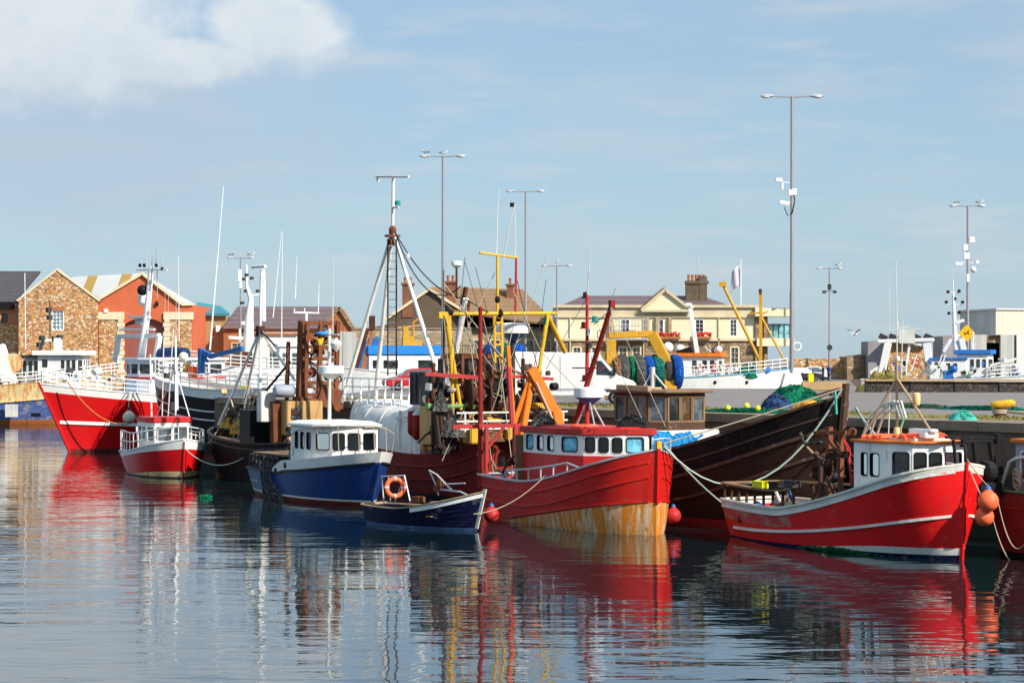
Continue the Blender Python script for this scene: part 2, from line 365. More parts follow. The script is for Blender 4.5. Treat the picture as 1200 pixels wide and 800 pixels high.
paint('beige_render', (.38, .25, .12), .9, .2); paint('brown_render', (.13, .095, .07), .9, .3); paint('maroon_door', (.28, .09, .07), .6, .2)
paint('grey_render', (.28, .26, .27), .9, .3, streak=.3); paint('white_render', (.72, .70, .66), .8, .15, streak=.2)
banded('slate', (.060, .052, .062), (.07, .06, .068), .5, .5, 2, .75, .4, .3); banded('purple_slate', (.16, .105, .11), (.12, .085, .09), .6, .5, 2, .8, .5, .3)
banded('brown_tile', (.26, .15, .075), (.22, .13, .07), .5, .5, 2, .9, .5, .3); banded('stripe_roof', (.78, .76, .70), (.60, .33, .05), 5.2, .3, 0, .6, .15, .3)
banded('teal_roof', (.03, .22, .28), (.03, .20, .26), .5, .5, 0, .5, .2, .2); banded('cream_sheet', (.62, .58, .46), (.58, .54, .43), .6, .5, 0, .6, .15, .5)
banded('grey_sheet', (.52, .52, .48), (.46, .46, .43), 1.2, .5, 0, .6, .2, .5)
paint('brick', (.42, .15, .06), .9, .5); paint('brick_dark', (.24, .10, .055), .9, .5); paint('chimney_stone', (.13, .095, .065), .9, .6); paint('white', (.82, .81, .78), .35, .14, streak=.25, rust=.08); paint('white_house', (.84, .83, .80), .4, .2, streak=.4, rust=.24, rustcol=(.34, .17, .07)); paint('white_worn', (.74, .72, .68), .5, .3, streak=.5, rust=.38, rustcol=(.30, .14, .05))
paint('off_white', (.70, .68, .62), .5, .3, streak=.3, rust=.12); paint('cream_worn', (.76, .60, .32), .6, .3, streak=.5, rust=.85, rustcol=(.62, .24, .05))
paint('red_hull', (.58, .006, .008), .34, .08, streak=.2, bump=.04); paint('red_worn', (.58, .013, .008), .42, .25, streak=.5, wear=.12, wearcol=(.30, .09, .08), planks=.24, bump=.3)
paint('red_bow', (.72, .008, .010), .36, .2, streak=.5, wear=.1, wearcol=(.50, .10, .08), bump=.15, rust=.16, rustcol=(.28, .04, .02)); paint('red_light', (.56, .025, .025), .42, .15, streak=.2)
paint('red_faded', (.52, .05, .05), .5, .3, streak=.6, wear=.85, wearcol=(.40, .20, .17), wscale=1.3); paint('pink_worn', (.46, .09, .08), .5, .4, streak=.6, wear=.5, wearcol=(.36, .19, .17))
paint('ochre_rust', (.66, .54, .36), .5, .3, streak=.5, rust=1.2, rustcol=(.64, .20, .012), wear=.1); paint('blue_hull', (.012, .05, .20), .3, .3, streak=.6, bump=.15, rust=.1)
paint('blue_stern', (.06, .12, .24), .45, .35, streak=.5, wear=.1); paint('navy_planks', (.009, .011, .045), .4, .3, streak=.3, planks=.14, bump=.4, wear=.12, wearcol=(.2, .19, .2))
paint('oxide', (.13, .018, .015), .55, .4, rust=.25); paint('hull_maroon', (.24, .022, .02), .5, .5, streak=.7, wear=.3, wearcol=(.16, .07, .05), rust=.3, rustcol=(.11, .035, .02))
paint('black_wood', (.011, .009, .009), .5, .5, streak=.5, planks=.22, bump=.45, wear=.05, wearcol=(.04, .024, .016), rust=.1, rustcol=(.06, .025, .014)); paint('brown_wood', (.040, .020, .013), .6, .5, streak=.6, planks=.22, bump=.45, wear=.15, wearcol=(.06, .035, .02))
paint('black_paint', (.014, .014, .016), .35, .3, streak=.3); paint('blue_faded', (.07, .12, .34), .6, .4, streak=.6, wear=.7, wearcol=(.35, .32, .28), rust=.35, rustcol=(.4, .2, .08))
paint('rust', (.17, .06, .03), .85, .6, rust=.6, rustcol=(.26, .08, .025), bump=.6); paint('dark_rust', (.08, .032, .02), .85, .6, rust=.4, rustcol=(.14, .05, .02), bump=.6); paint('rust_orange', (.42, .13, .03), .8, .5, rust=.5, rustcol=(.2, .06, .02), bump=.5)
paint('yellow_steel', (.70, .40, .02), .5, .3, streak=.4, rust=.34, rustcol=(.35, .13, .03)); paint('gold_steel', (.64, .33, .025), .5, .3, streak=.4, rust=.25, rustcol=(.3, .12, .03)); paint('orange_steel', (.80, .20, .015), .42, .25, streak=.4, rust=.3, rustcol=(.25, .07, .02))
paint('red_steel', (.46, .03, .025), .5, .3, rust=.25, rustcol=(.2, .06, .04)); paint('coral_steel', (.40, .03, .03), .5, .3, streak=.4, rust=.3, rustcol=(.22, .06, .04)); paint('mast_red', (.26, .02, .016), .5, .3, streak=.3, rust=.2)
paint('black_steel', (.018, .018, .02), .4, .4, rust=.1); paint('dark_steel', (.05, .05, .055), .5, .4, rust=.3); paint('blue_steel', (.02, .14, .42), .45, .2, streak=.3, rust=.1); paint('blue_cover', (.02, .22, .62), .5, .15)
paint('galvanised', (.50, .50, .52), .45, .15, metal=.3); paint('lamp_pole', (.30, .28, .30), .5, .15, metal=.3, streak=.2); paint('plastic_white', (.82, .82, .80), .35, .08)
paint('orange_deck', (.75, .20, .03), .55, .25, wear=.1); paint('wood', (.25, .15, .08), .75, .5, streak=.4); paint('wood_pale', (.42, .30, .18), .75, .4, streak=.4); paint('wood_dark', (.085, .045, .03), .6, .5, streak=.4, wear=.15)
paint('grey_rubber', (.09, .09, .10), .7, .3); paint('black_rubber', (.015, .015, .016), .7, .3); paint('tan_board', (.50, .30, .12), .7, .3, streak=.4, rust=.1); paint('blue_trim', (.03, .16, .50), .45, .15)
paint('light_blue', (.14, .40, .58), .5, .2); paint('green_steel', (.16, .33, .10), .5, .4, rust=.35); paint('grey_hull', (.33, .36, .42), .45, .2, streak=.4)
plain('blue_tarp', (.02, .36, .80), .45); plain('rope', (.42, .36, .26), .9); plain('rope_pale', (.42, .50, .44), .9); plain('rope_teal', (.06, .45, .36), .9); plain('rope_orange', (.60, .25, .07), .9); plain('rope_green', (.12, .30, .12), .9)
plain('rope_dark', (.05, .045, .05), .9); paint('buoy_orange', (.92, .15, .05), .5, .3, streak=.3, wear=.12, wearcol=(.75, .35, .22), wscale=4); paint('buoy_red', (.50, .025, .02), .5, .4, streak=.4, wear=.1, wearcol=(.3, .08, .06), wscale=4); paint('buoy_white', (.72, .66, .52), .6, .4, streak=.5, wear=.15, wearcol=(.4, .33, .25), wscale=3); plain('float_yellow', (.80, .80, .04), .45)
plain('yellow_plastic', (.88, .82, .01), .4); plain('black_plastic', (.03, .03, .03), .5); netting('net_green', (.006, .17, .08)); netting('net_teal', (.01, .15, .13)); netting('net_orange', (.75, .26, .03)); netting('net_blue', (.03, .07, .20))
netting('net_brown', (.22, .11, .06)); netting('net_grey', (.10, .10, .095)); netting('net_bluebright', (.012, .09, .40)); plain('sign_yellow', (.88, .48, .01), .5); plain('sign_black', (.02, .02, .02), .6)
plain('car_red', (.45, .012, .018), .25); plain('car_silver', (.42, .43, .45), .3, .4); plain('car_dark', (.03, .035, .045), .25); plain('van_white', (.80, .80, .80), .3); plain('tyre', (.02, .02, .02), .8); plain('rim', (.4, .4, .4), .35, .7)
plain('feather_white', (.82, .82, .80), .8); plain('feather_grey', (.26, .27, .29), .8); plain('feather_black', (.03, .03, .03), .8); plain('beak', (.75, .4, .05), .5); plain('skin', (.50, .29, .2), .6); plain('cloth_dark', (.025, .03, .04), .9)
plain('cloth_blue', (.02, .12, .45), .85); plain('hair', (.05, .03, .02), .9); plain('lamp_glass', (.70, .70, .66), .25); plain('light_on', (1., .62, .10), .4, emit=2.2); plain('flag_pale', (.55, .52, .62), .8); plain('moss', (.07, .13, .03), .95); plain('weed', (.012, .08, .025), .7)
plain('grass', (.10, .14, .03), .95); plain('grass_dry', (.26, .20, .06), .95); plain('flowers', (.60, .05, .03), .9); plain('teal_lamp', (.01, .28, .26), .3); plain('white_cloth', (.7, .68, .66), .9)
paint('concrete', (.25, .22, .19), .9, .4, streak=.7, bump=.6); paint('quay_face', (.14, .105, .075), .92, .45, streak=.8, bump=.9, wear=.15, wearcol=(.08, .075, .06)); paint('tarmac', (.21, .185, .17), .92, .3, bump=.4, wear=.1, wearcol=(.16, .145, .14)); paint('kerb_stone', (.26, .20, .145), .9, .4, bump=.5)
paint('ochre_kerb', (.46, .30, .15), .9, .3); paint('tin_orange', (.62, .16, .03), .6, .3)
glass('glass_dark')
def clear_glass():
    m, nt, b = nodes('glass_clear'); nt.nodes.remove(b); o = nt.nodes['Material Output']; t = nt.nodes.new('ShaderNodeBsdfTransparent'); t.inputs[0].default_value = (.60, .66, .66, 1); g = nt.nodes.new('ShaderNodeBsdfGlossy'); g.inputs['Roughness'].default_value = .04
    f = nt.nodes.new('ShaderNodeFresnel'); f.inputs[0].default_value = 1.7; x = nt.nodes.new('ShaderNodeMixShader'); nt.links.new(f.outputs[0], x.inputs[0]); nt.links.new(t.outputs[0], x.inputs[1]); nt.links.new(g.outputs[0], x.inputs[2]); nt.links.new(x.outputs[0], o.inputs[0]); MATS['glass_clear'] = m
clear_glass()
glass('glass_sky', (.10, .33, .45), .25); glass('glass_mid', (.06, .075, .085)); glass('glass_pale', (.30, .38, .42), .2); glass('glass_teal', (.16, .34, .38), .12); glass('glass_rose', (.24, .07, .07), .2); glass('glass_brown', (.07, .04, .02), .12)  # blue panes: the sky seen in the glass is put into their colour
def tide():
    m = M['quay_face']; nt = m.node_tree; b = nt.nodes['Principled BSDF']; src = b.inputs['Base Color'].links[0].from_socket
    tc = nt.nodes.new('ShaderNodeTexCoord'); sp = nt.nodes.new('ShaderNodeSeparateXYZ'); nt.links.new(tc.outputs['Object'], sp.inputs[0]); n = noise_(nt, .8, (1, 1, 3), 8, .7)
    ad = nt.nodes.new('ShaderNodeMath'); ad.operation = 'MULTIPLY_ADD'; nt.links.new(n, ad.inputs[0]); ad.inputs[1].default_value = 2.2; nt.links.new(sp.outputs[2], ad.inputs[2])
    c = mixc(nt, ramp_(nt, ad.outputs[0], 3.4, 4.2, 1, 0), src, (.02, .028, .012)); nt.links.new(c, b.inputs['Base Color'])
tide()
def water_mat():
    m, nt, b = nodes('harbour_water')
    b.inputs['Base Color'].default_value = (.004, .014, .018, 1); b.inputs['Roughness'].default_value = .03; b.inputs['IOR'].default_value = 1.85
    b.inputs['Specular IOR Level'].default_value = .6
    h1 = noise_(nt, .50, (.45, 1.3, 1), 2, .45); h2 = noise_(nt, 1.6, (.5, 1.4, 1), 2, .45); h3 = noise_(nt, .12, (1, 1.4, 1), 2, .5)
    def mt(op, a, bb):
        n = nt.nodes.new('ShaderNodeMath'); n.operation = op
        for i, v in enumerate((a, bb)):
            if isinstance(v, (int, float)): n.inputs[i].default_value = v
            else: nt.links.new(v, n.inputs[i])
        return n.outputs[0]
    h = mt('ADD', h1, mt('MULTIPLY', h2, .34)); h = mt('MULTIPLY', h, ramp_(nt, h3, .32, .62, .5, 1.3))
    bump_(nt, b, h, 1.0, .029)
    return m
M['water'] = water_mat()
# ---------------------------------------------------------------- water, quay and land
QZ = 4.44
struct(MB().quad((-5000, -600, 0), (5000, -600, 0), (5000, 9000, 0), (-5000, 9000, 0)), 'water', M['water'])
E0 = Vector((21.9, 80.6, 0)); ED = Vector((-.57, .82, 0)).normalized(); EN = Vector((.82, .57, 0)).normalized()
def ep(s, n=0., z=QZ): p = E0 + ED * s + EN * n; return Vector((p.x, p.y, z))
pier = [ep(-66), ep(71), (-12, 149), (-10, 182), (22, 179), (24, 243), (37, 243), (25.5, 162), (90, 156), (90, 20)]
pier = [(p[0], p[1]) for p in pier]
mb = MB(); k = len(pier)
for i in range(k):
    a, b = pier[i], pier[(i + 1) % k]; mb.quad((*a, -2), (*b, -2), (*b, QZ), (*a, QZ), 0)
struct(mb, 'quay_wall', M['quay_face'])
struct(MB().add([(*p, QZ) for p in pier], [tuple(range(k))]), 'quay_surface', M['tarmac'])
mb = MB()                                                   # stone coping along the near edge, in blocks
for i in range(62):
    s = -66 + i * 2.2; a, b = ep(s, -.12), ep(s + 2.17, -.12); c, d = ep(s + 2.17, 1.1), ep(s, 1.1); dz = random.uniform(.0, .02)
    if s + 2.2 < 71: mb.hexa([(p.x, p.y, QZ - .32) for p in (a, b, c, d)] + [(p.x, p.y, QZ + .035 + dz) for p in (a, b, c, d)])
struct(mb, 'quay_kerb', M['kerb_stone'])
mb = MB()                                                   # grassy strip with a ragged border
pts0, pts1 = [], []
for i in range(61):
    s = -30 + i * 1.6; pts0.append(ep(s, 3.2 + random.uniform(-.5, .5), QZ + .006)); pts1.append(ep(s, 7.6 + random.uniform(-.8, .8), QZ + .006))
mb.add(pts0 + pts1, [(i, i + 1, 61 + i + 1, 61 + i) for i in range(60)])
struct(mb, 'grass_verge', M['grass_dry'])
mb = MB()
for i in range(9000):
    s = random.uniform(-28, 64); n = random.gauss(5.4, 1.5)
    if n < 3 or n > 8.2 or (sin(s * .9) + sin(s * .37 + 2)) > 1.1: continue
    p = ep(s, n); h = random.uniform(.04, .16); a = random.uniform(0, 6.28); w = .035
    mb.add([p + Vector((cos(a) * w, sin(a) * w, 0)), p - Vector((cos(a) * w, sin(a) * w, 0)), p + Vector((random.uniform(-.1, .1), random.uniform(-.1, .1), h))], [(0, 1, 2)], random.choice((0, 0, 1, 1)))
struct(mb, 'grass', [M['grass'], M['grass_dry']], kind='stuff')
far = [(-900, 242.5), (24, 243.2), (37, 243.2), (900, 243), (900, 1400), (-900, 1400)]
mb = MB()
for a, b in zip(far[:3], far[1:4]): mb.quad((*a, -2), (*b, -2), (*b, QZ), (*a, QZ), 0)
struct(mb, 'far_quay_wall', M['quay_face'])
struct(MB().add([(*p, QZ - .004) for p in far], [tuple(range(6))]), 'ground', M['tarmac'])
mb = MB()
for a, b, h in (((-300, 242.4), (23.5, 243.1), .16),): mb.beam((*a, QZ + .05), (*b, QZ + .05), .7, .25)
struct(mb, 'far_quay_kerb', M['kerb_stone'])
# ---- walls on the pier
mb = MB(); n = 20
for i in range(n):
    x0 = 25.6 + i * 3.2; y0 = 160.8 - i * .1; h = random.uniform(.74, .84); mb.hexa([(x0, y0 - .3, QZ), (x0 + 3.2, y0 - .3, QZ), (x0 + 3.2, y0 + .35, QZ), (x0, y0 + .35, QZ), (x0, y0 - .25, QZ + h), (x0 + 3.2, y0 - .25, QZ + h), (x0 + 3.2, y0 + .3, QZ + h), (x0, y0 + .3, QZ + h)])
w = mb.build('parapet_wall', M['dark_rubble']); tag(w, 'long low dark rubble wall across the quay below the blue roofed trawler', 'wall')
MB().beam((25.6, 160.8, QZ + .86), (89.6, 158.9, QZ + .86), .85, .12).build('coping', M['ochre_kerb'], w)
w = MB().box((23.9, 170, QZ + .33), (3.4, .6, .66)).build('low_wall', M['ochre_kerb'], bevel=.04); tag(w, 'short low ochre wall beyond the green net heap', 'wall')

def X(px, Y): return (px - 600) / F * Y
def Z(py, Y): return CH + (HOR - py) / F * Y
def chimney(mb, x, y, z0, z1, w, d, mi=0): mb.box((x, y, (z0 + z1) / 2), (w, d, z1 - z0), mi); mb.box((x, y, z1 + .12), (w + .3, d + .3, .24), mi)
def pots(par, x, y, z, n, w, mat):
    for i in range(n):
        MB().lathe([(.17, 0), (.15, .3), (.19, .62), (.21, .7), (.16, .7)], (x - w / 2 + w * (i + .5) / n, y, z)).build('chimney_pot', mat, par, smooth=40)

# ---- golden stone warehouse, left
Y = 262; b = thing('stone_warehouse', 'golden rubble stone warehouse with a plain pointed gable and one white window', 'building', (X(68, Y), Y, QZ))
x0, x1, xa, ze, za, D = X(22, Y), X(115, Y), X(67, Y), Z(352, Y), Z(317, Y), 26
b.location = (0, 0, 0)
Q, W_, H_ = wallQ((x0, Y), (x1, Y), QZ, ze); wn = [((X(61.5, Y) - x0) / W_, (X(74, Y) - x0) / W_, (Z(386, Y) - QZ) / H_, (Z(364, Y) - QZ) / H_)]
mb = MB(); wall(mb, Q, wn, 0, th=.25); mb.add([(x0, Y, ze), (x1, Y, ze), (xa, Y, za)], [(0, 1, 2)]); sk = -.24 * D; mb.quad((x1, Y, QZ), (x1 + sk, Y + D, QZ), (x1 + sk, Y + D, ze), (x1, Y, ze)); mb.quad((x0, Y, QZ), (x0 + sk, Y + D, QZ), (x0 + sk, Y + D, ze), (x0, Y, ze))
mb.add([(x0 + sk, Y + D, ze), (x1 + sk, Y + D, ze), (xa + sk, Y + D, za)], [(0, 1, 2)]); wl = mb.build('wall', M['golden_rubble'], b)
window(b, Q, wn[0], W_, H_, M['white'], M['glass_pale'], .1, .01, 2, 4, .2, .02, sub=True)
mb = MB(); mb.slab([(x0 - .3, Y + .25, ze - .1), (xa, Y + .25, za - .05), (xa + sk, Y + D, za - .05), (x0 - .3 + sk, Y + D, ze - .1)], (0, 0, .2)); mb.slab([(x1 + .3, Y + .25, ze - .1), (xa, Y + .25, za - .05), (xa + sk, Y + D, za - .05), (x1 + .3 + sk, Y + D, ze - .1)], (0, 0, .2)); mb.build('roof', M['slate'], b)
mb = MB(); mb.beam((x0 - .2, Y + .1, ze - .05), (xa, Y + .1, za + .12), .45, .22); mb.beam((x1 + .2, Y + .1, ze - .05), (xa, Y + .1, za + .12), .45, .22); mb.build('gable_coping', M['quoin'], b)
mb = MB(); mb.beam((X(60, Y), Y - .03, Z(361.5, Y)), (X(76, Y), Y - .03, Z(361.5, Y)), .1, .5); mb.build('lintel', M['brick'], b)
# ---- pink building with slate roof, far left
Y = 266; b = thing('pink_building', 'dull pink building with a dark slate roof and a black window at the left edge', 'building')
x0, x1 = X(-60, Y), X(22, Y); ze, zr = Z(357, Y), Z(320, Y + 9); zt = Z(380, Y)
Q, W_, H_ = wallQ((x0, Y), (x1, Y), zt, ze); wn = [((X(2.5, Y) - x0) / W_, (X(8, Y) - x0) / W_, .12, .52), ((X(-30, Y) - x0) / W_, (X(-24, Y) - x0) / W_, .12, .52)]
mb = MB(); wall(mb, Q, wn, 0, th=.2); mb.build('wall', M['pink_render'], b)
for w in wn: window(b, Q, w, W_, H_, M['black_paint'], M['glass_dark'], .06, .01, 0, 0, .15, sub=True)
MB().hexa([(x0, Y - .25, QZ), (x1, Y - .25, QZ), (x1, Y + 10, QZ), (x0, Y + 10, QZ), (x0, Y - .25, zt), (x1, Y - .25, zt), (x1, Y + 10, zt), (x0, Y + 10, zt)]).build('stone_base', M['golden_rubble'], b)
xr = X(57, Y + 9); MB().slab([(x0, Y - .4, ze), (X(17, Y), Y - .4, ze), (xr - 1, Y + 9, zr), (x0, Y + 9, zr)], (0, .0, .25)).build('roof', M['slate'], b)
MB().beam((x0, Y - .45, ze - .1), (X(17, Y), Y - .45, ze - .1), .3, .9).build('gutter', M['black_paint'], b)
# ---- orange gabled store with arched door
Y = 262.7; b = thing('orange_store', 'orange rendered gabled store with a wide maroon arched door', 'building')
x0, x1, x2, xa = X(112, Y), X(213, Y), X(226, Y), X(167, Y); ze, za, z2 = Z(354, Y), Z(322, Y), Z(357, Y)
ax0, ax1, axc, zt, zs = X(145, Y), X(193, Y), X(169, Y), Z(373, Y), Z(384, Y)
arcp = [(axc + (ax1 - ax0) / 2 * cos(a), zs + (zt - zs) * sin(a)) for a in [pi * i / 16 for i in range(17)]]
mb = MB()   # wall built round the arch
top = lambda x: (ze + (za - ze) * (x - x0) / (xa - x0)) if x < xa else (max(z2, za + (z2 - za) * (x - xa) / (x1 - xa)) if x < x1 else z2)
mb.add([(x0, Y, QZ), (ax0, Y, QZ), (ax0, Y, top(ax0)), (x0, Y, top(x0))], [(0, 1, 2, 3)]); mb.add([(ax1, Y, QZ), (x2, Y, QZ), (x2, Y, z2), (x1, Y, z2), (ax1, Y, top(ax1))], [(0, 1, 2, 3, 4)])
for (xa_, za_), (xb_, zb_) in zip(arcp[:-1], arcp[1:]):
    for xm in (0,): mb.quad((xb_, Y, zb_), (xa_, Y, za_), (xa_, Y, top(xa_)), (xb_, Y, top(xb_))); mb.quad((xb_, Y, zb_), (xa_, Y, za_), (xa_, Y + .7, za_), (xb_, Y + .7, zb_))
mb.quad((ax0, Y, QZ), (ax0, Y + .7, QZ), (ax0, Y + .7, zs), (ax0, Y, zs)); mb.quad((ax1, Y, QZ), (ax1, Y + .7, QZ), (ax1, Y + .7, zs), (ax1, Y, zs)); mb.quad((x2, Y, QZ), (x2, Y + 16, QZ), (x2, Y + 16, z2), (x2, Y, z2)); mb.build('wall', M['orange_render'], b)
MB().slab([(ax0, Y + .6, QZ)] + [(ax1, Y + .6, QZ)] + [(p[0], Y + .6, p[1]) for p in arcp], (0, .2, 0)).build('arched_door', M['maroon_door'], b)
for xl, xr_ in ((X(115, Y), X(145, Y)), (X(193, Y), X(226, Y))):
    zz = Z(370, Y); MB().box(((xl + xr_) / 2, Y - .05, (QZ + zz) / 2), (xr_ - xl - .3, .2, zz - QZ)).build('stone_panel', M['golden_rubble'], b)
    mb = MB(); 
    for j in range(16):
        z = QZ + .3 + j * .55
        if z > zz: break
        w = .9 if j % 2 else .6; mb.box((xl + .15 if xl < axc - 3 and False else (xr_ - .3 if xl < axc else xl + .3), Y - .2, z), (w, .12, .5))
    mb.beam((xl - .1, Y - .2, zz), (xr_ + .1, Y - .2, zz), .14, .9); mb.build('quoins', M['quoin'], b)
off = Vector((-10.5, 12, 0)); A = Vector((xa, Y, za)); EL = Vector((x0, Y, ze)); ER = Vector((x1, Y, z2))
MB().slab([EL, A, A + off, EL + off], (0, 0, .2)).build('roof', M['stripe_roof'], b, )
MB().slab([A, ER, ER + Vector((0, 14, 0)), A + off], (0, 0, .15)).build('rear_roof', M['grey_sheet'], b)
mb = MB(); mb.beam(EL + Vector((0, -.1, .1)), A + Vector((0, -.1, .15)), .5, .3); mb.beam(ER + Vector((0, -.1, .1)), A + Vector((0, -.1, .15)), .5, .3); mb.beam(ER, (x2, Y, z2 + .05), .5, .25); mb.build('gable_coping', M['quoin'], b)
MB().box((X(184, Y), Y - .15, Z(356, Y)), (.35, .3, .4)).build('wall_lamp', M['black_steel'], b)
MB().box((X(124.5, Y), Y - .2, Z(364, Y)), (.45, .4, .4)).build('wall_lamp', M['plastic_white'], b)
# ---- beige building with teal roof
Y = 274; b = thing('beige_building', 'small beige building with a shallow teal metal roof', 'building')
x0, x1, ze = X(222, Y), X(264, Y), Z(370, Y); Q, W_, H_ = wallQ((x0, Y), (x1, Y), QZ, ze); wn = [((X(230.5, Y) - x0) / W_, (X(236.5, Y) - x0) / W_, (Z(391, Y) - QZ) / H_, (Z(375, Y) - QZ) / H_)]
mb = MB(); wall(mb, Q, wn, 0, th=.2); mb.quad((x1, Y, QZ), (x1, Y + 12, QZ), (x1, Y + 12, ze), (x1, Y, ze)); mb.build('wall', M['beige_render'], b); window(b, Q, wn[0], W_, H_, M['quoin'], M['glass_mid'], .18, .01, 0, 1, .15, sub=True)
MB().slab([(x0, Y - .6, ze), (x1 + .6, Y - .6, ze), (X(250, Y), Y + 7, Z(360, Y)), (x0, Y + 7, Z(355, Y))], (0, 0, .3)).build('roof', M['teal_roof'], b)
MB().box((X(256, Y), Y - .3, Z(385, Y)), (.5, .4, .8)).build('meter_box', M['plastic_white'], b)
# ---- long purple-slated shed
Y = 272; b = thing('slate_shed', 'long low shed with a purple slate roof, white wall and brick gable end', 'building')
x0, x1 = X(262, Y), X(388, Y); ze, zr = Z(385, Y), Z(361.5, Y + 8)
Q, W_, H_ = wallQ((x0, Y), (x1, Y), QZ, ze); mb = MB(); wn = row(6, .08, .92, .35, .7, .06); wall(mb, Q, wn, 0, th=.2); mb.build('wall', M['brick'], b)
for w in wn: window(b, Q, w, W_, H_, M['quoin'], M['glass_mid'], .1, .01, 1, 1, .15, sub=True)
MB().slab([(x0, Y - .5, ze), (x1, Y - .5, ze), (X(398, Y + 8), Y + 8, zr), (X(278, Y + 8), Y + 8, zr)], (0, .1, .25)).build('roof', M['purple_slate'], b)
MB().hexa([(X(299, Y), Y - 3, QZ), (X(352, Y), Y - 3, QZ), (X(352, Y), Y - .2, QZ), (X(299, Y), Y - .2, QZ), (X(299, Y), Y - 3, Z(392, Y)), (X(352, Y), Y - 3, Z(392, Y)), (X(352, Y), Y - .2, Z(389, Y)), (X(299, Y), Y - .2, Z(389, Y))]).build('white_annexe', M['white_render'], b)
MB().beam((X(299, Y), Y - 3.1, Z(391.5, Y)), (X(352, Y), Y - 3.1, Z(391.5, Y)), .3, .3).build('gutter', M['brick'], b)
mb = MB(); gx0, gx1, gxa = X(384, Y), X(412, Y), X(398, Y); mb.slab([(gx0, Y - .6, QZ), (gx1, Y - .6, QZ), (gx1, Y - .6, Z(385, Y)), (gxa, Y - .6, Z(361, Y)), (gx0, Y - .6, Z(379, Y))], (0, 8, 0)); mb.build('gable_end', M['brick'], b)
mb = MB(); mb.beam((gx0 - .2, Y - .7, Z(380, Y)), (gxa, Y - .7, Z(360, Y)), .5, .4); mb.beam((gx1 + .4, Y - .7, Z(387, Y)), (gxa, Y - .7, Z(360, Y)), .5, .4); mb.build('barge_board', M['brown_stone'], b)
# ---- grey container-like shed
Y = 250; b = MB().hexa([(X(372, Y), Y, QZ), (X(416, Y), Y, QZ), (X(416, Y), Y + 5, QZ), (X(372, Y), Y + 5, QZ), (X(372, Y), Y, Z(390, Y)), (X(416, Y), Y, Z(390, Y)), (X(416, Y), Y + 5, Z(388, Y)), (X(372, Y), Y + 5, Z(388, Y))]).build('sheet_shed', M['grey_sheet']); tag(b, 'plain pale grey sheet metal shed behind the rusty ladder tower', 'shed')
# ---- the big brown-roofed house
Y = 264; b = thing('brown_house', 'large house with dark rendered gable, long brown tiled roof and brick chimneys', 'building')
x0, xa, x1 = X(455, Y), X(503, Y), X(545, Y); ze, za = Z(383, Y), Z(340, Y); zr = Z(366, Y)
mb = MB(); mb.slab([(x0, Y, QZ), (x1, Y, QZ), (x1, Y, zr), (xa, Y, za), (x0, Y, Z(375, Y))], (0, .4, 0)); mb.build('gable_wall', M['brown_render'], b)
xr = X(650, Y); Q, W_, H_ = wallQ((x1, Y), (xr, Y), QZ, ze); wn = row(5, .1, .95, .42, .74, .09); mb = MB(); wall(mb, Q, wn, 0, th=.2); mb.build('wall', M['ashlar'], b)
for w in wn: window(b, Q, w, W_, H_, M['quoin'], M['glass_mid'], .12, .01, 1, 1, .15, sub=True)
mb = MB(); mb.slab([(x1 - 1.2, Y - .5, ze + 1.7), (x1, Y - .5, ze), (xr + .4, Y - .5, ze), (X(612, Y + 9), Y + 9, Z(341, Y + 9)), (xa, Y + 9, Z(338.5, Y + 9)), (xa, Y - .1, za)], (0, 0, .25)); mb.slab([(x0 - .3, Y - .1, Z(375, Y)), (xa, Y - .1, za), (xa, Y + 9, Z(338.5, Y + 9)), (x0 - .3, Y + 9, Z(375, Y))], (0, 0, .25)); mb.build('roof', M['brown_tile'], b)
mb = MB(); mb.beam((xa, Y - .2, za + .1), (x1 - .2, Y - .2, zr + .2), .4, .3); mb.beam((xa, Y - .2, za + .1), (x0 - .3, Y - .2, Z(375, Y) + .1), .4, .3); mb.build('barge_board', M['quoin'], b)
for px, zt, w, yy, zb in ((528, 332, 1.15, Y + 1, 372), (478, 334, 1.3, Y + .5, 372), (598, 335, .9, Y + 7, 350)):
    mb = MB(); chimney(mb, X(px, yy), yy, Z(zb, yy), Z(zt, yy), w, 1.2); c = mb.build('chimney', M['brick_dark'], b); pots(c, X(px, yy), yy, Z(zt, yy) + .24, 2 if px != 598 else 1, w, M['brick'])
MB().beam((x1 - 1, Y - .55, ze - .1), (xr + .4, Y - .55, ze - .1), .2, .2).build('gutter', M['dark_steel'], b)
# lean-to with corrugated front beneath the gable and small left wing
MB().hexa([(X(437, Y), Y - 2, QZ), (x0 + 3, Y - 2, QZ), (x0 + 3, Y + 6, QZ), (X(437, Y), Y + 6, QZ), (X(437, Y), Y - 2, Z(384, Y)), (x0 + 3, Y - 2, Z(374, Y)), (x0 + 3, Y + 6, Z(374, Y)), (X(437, Y), Y + 6, Z(384, Y))]).build('side_wing', M['brown_render'], b)
Y = 252; mb = MB(); mb.hexa([(X(415, Y), Y, QZ), (X(552, Y), Y, QZ), (X(552, Y), Y + .5, QZ), (X(415, Y), Y + .5, QZ), (X(415, Y), Y, Z(386, Y)), (X(552, Y), Y, Z(386, Y)), (X(552, Y), Y + .5, Z(386, Y)), (X(415, Y), Y + .5, Z(386, Y))]); w = mb.build('yard_wall', M['ashlar']); tag(w, 'tall tan block yard wall in front of the brown gable', 'wall')
MB().beam((X(415, Y), Y + .25, Z(385, Y)), (X(552, Y), Y + .25, Z(385, Y)), .7, .2).build('coping', M['kerb_stone'], w)
mb = MB(); x0, x1 = X(460, 250), X(640, 250)
for i in range(60):
    x = x0 + (x1 - x0) * i / 59; mb.tube([(x, 249, QZ), (x, 249, QZ + 4)], .035, n=5)
for z in (1, 3.8): mb.tube([(x0, 249, QZ + z), (x1, 249, QZ + z)], .045, n=5)
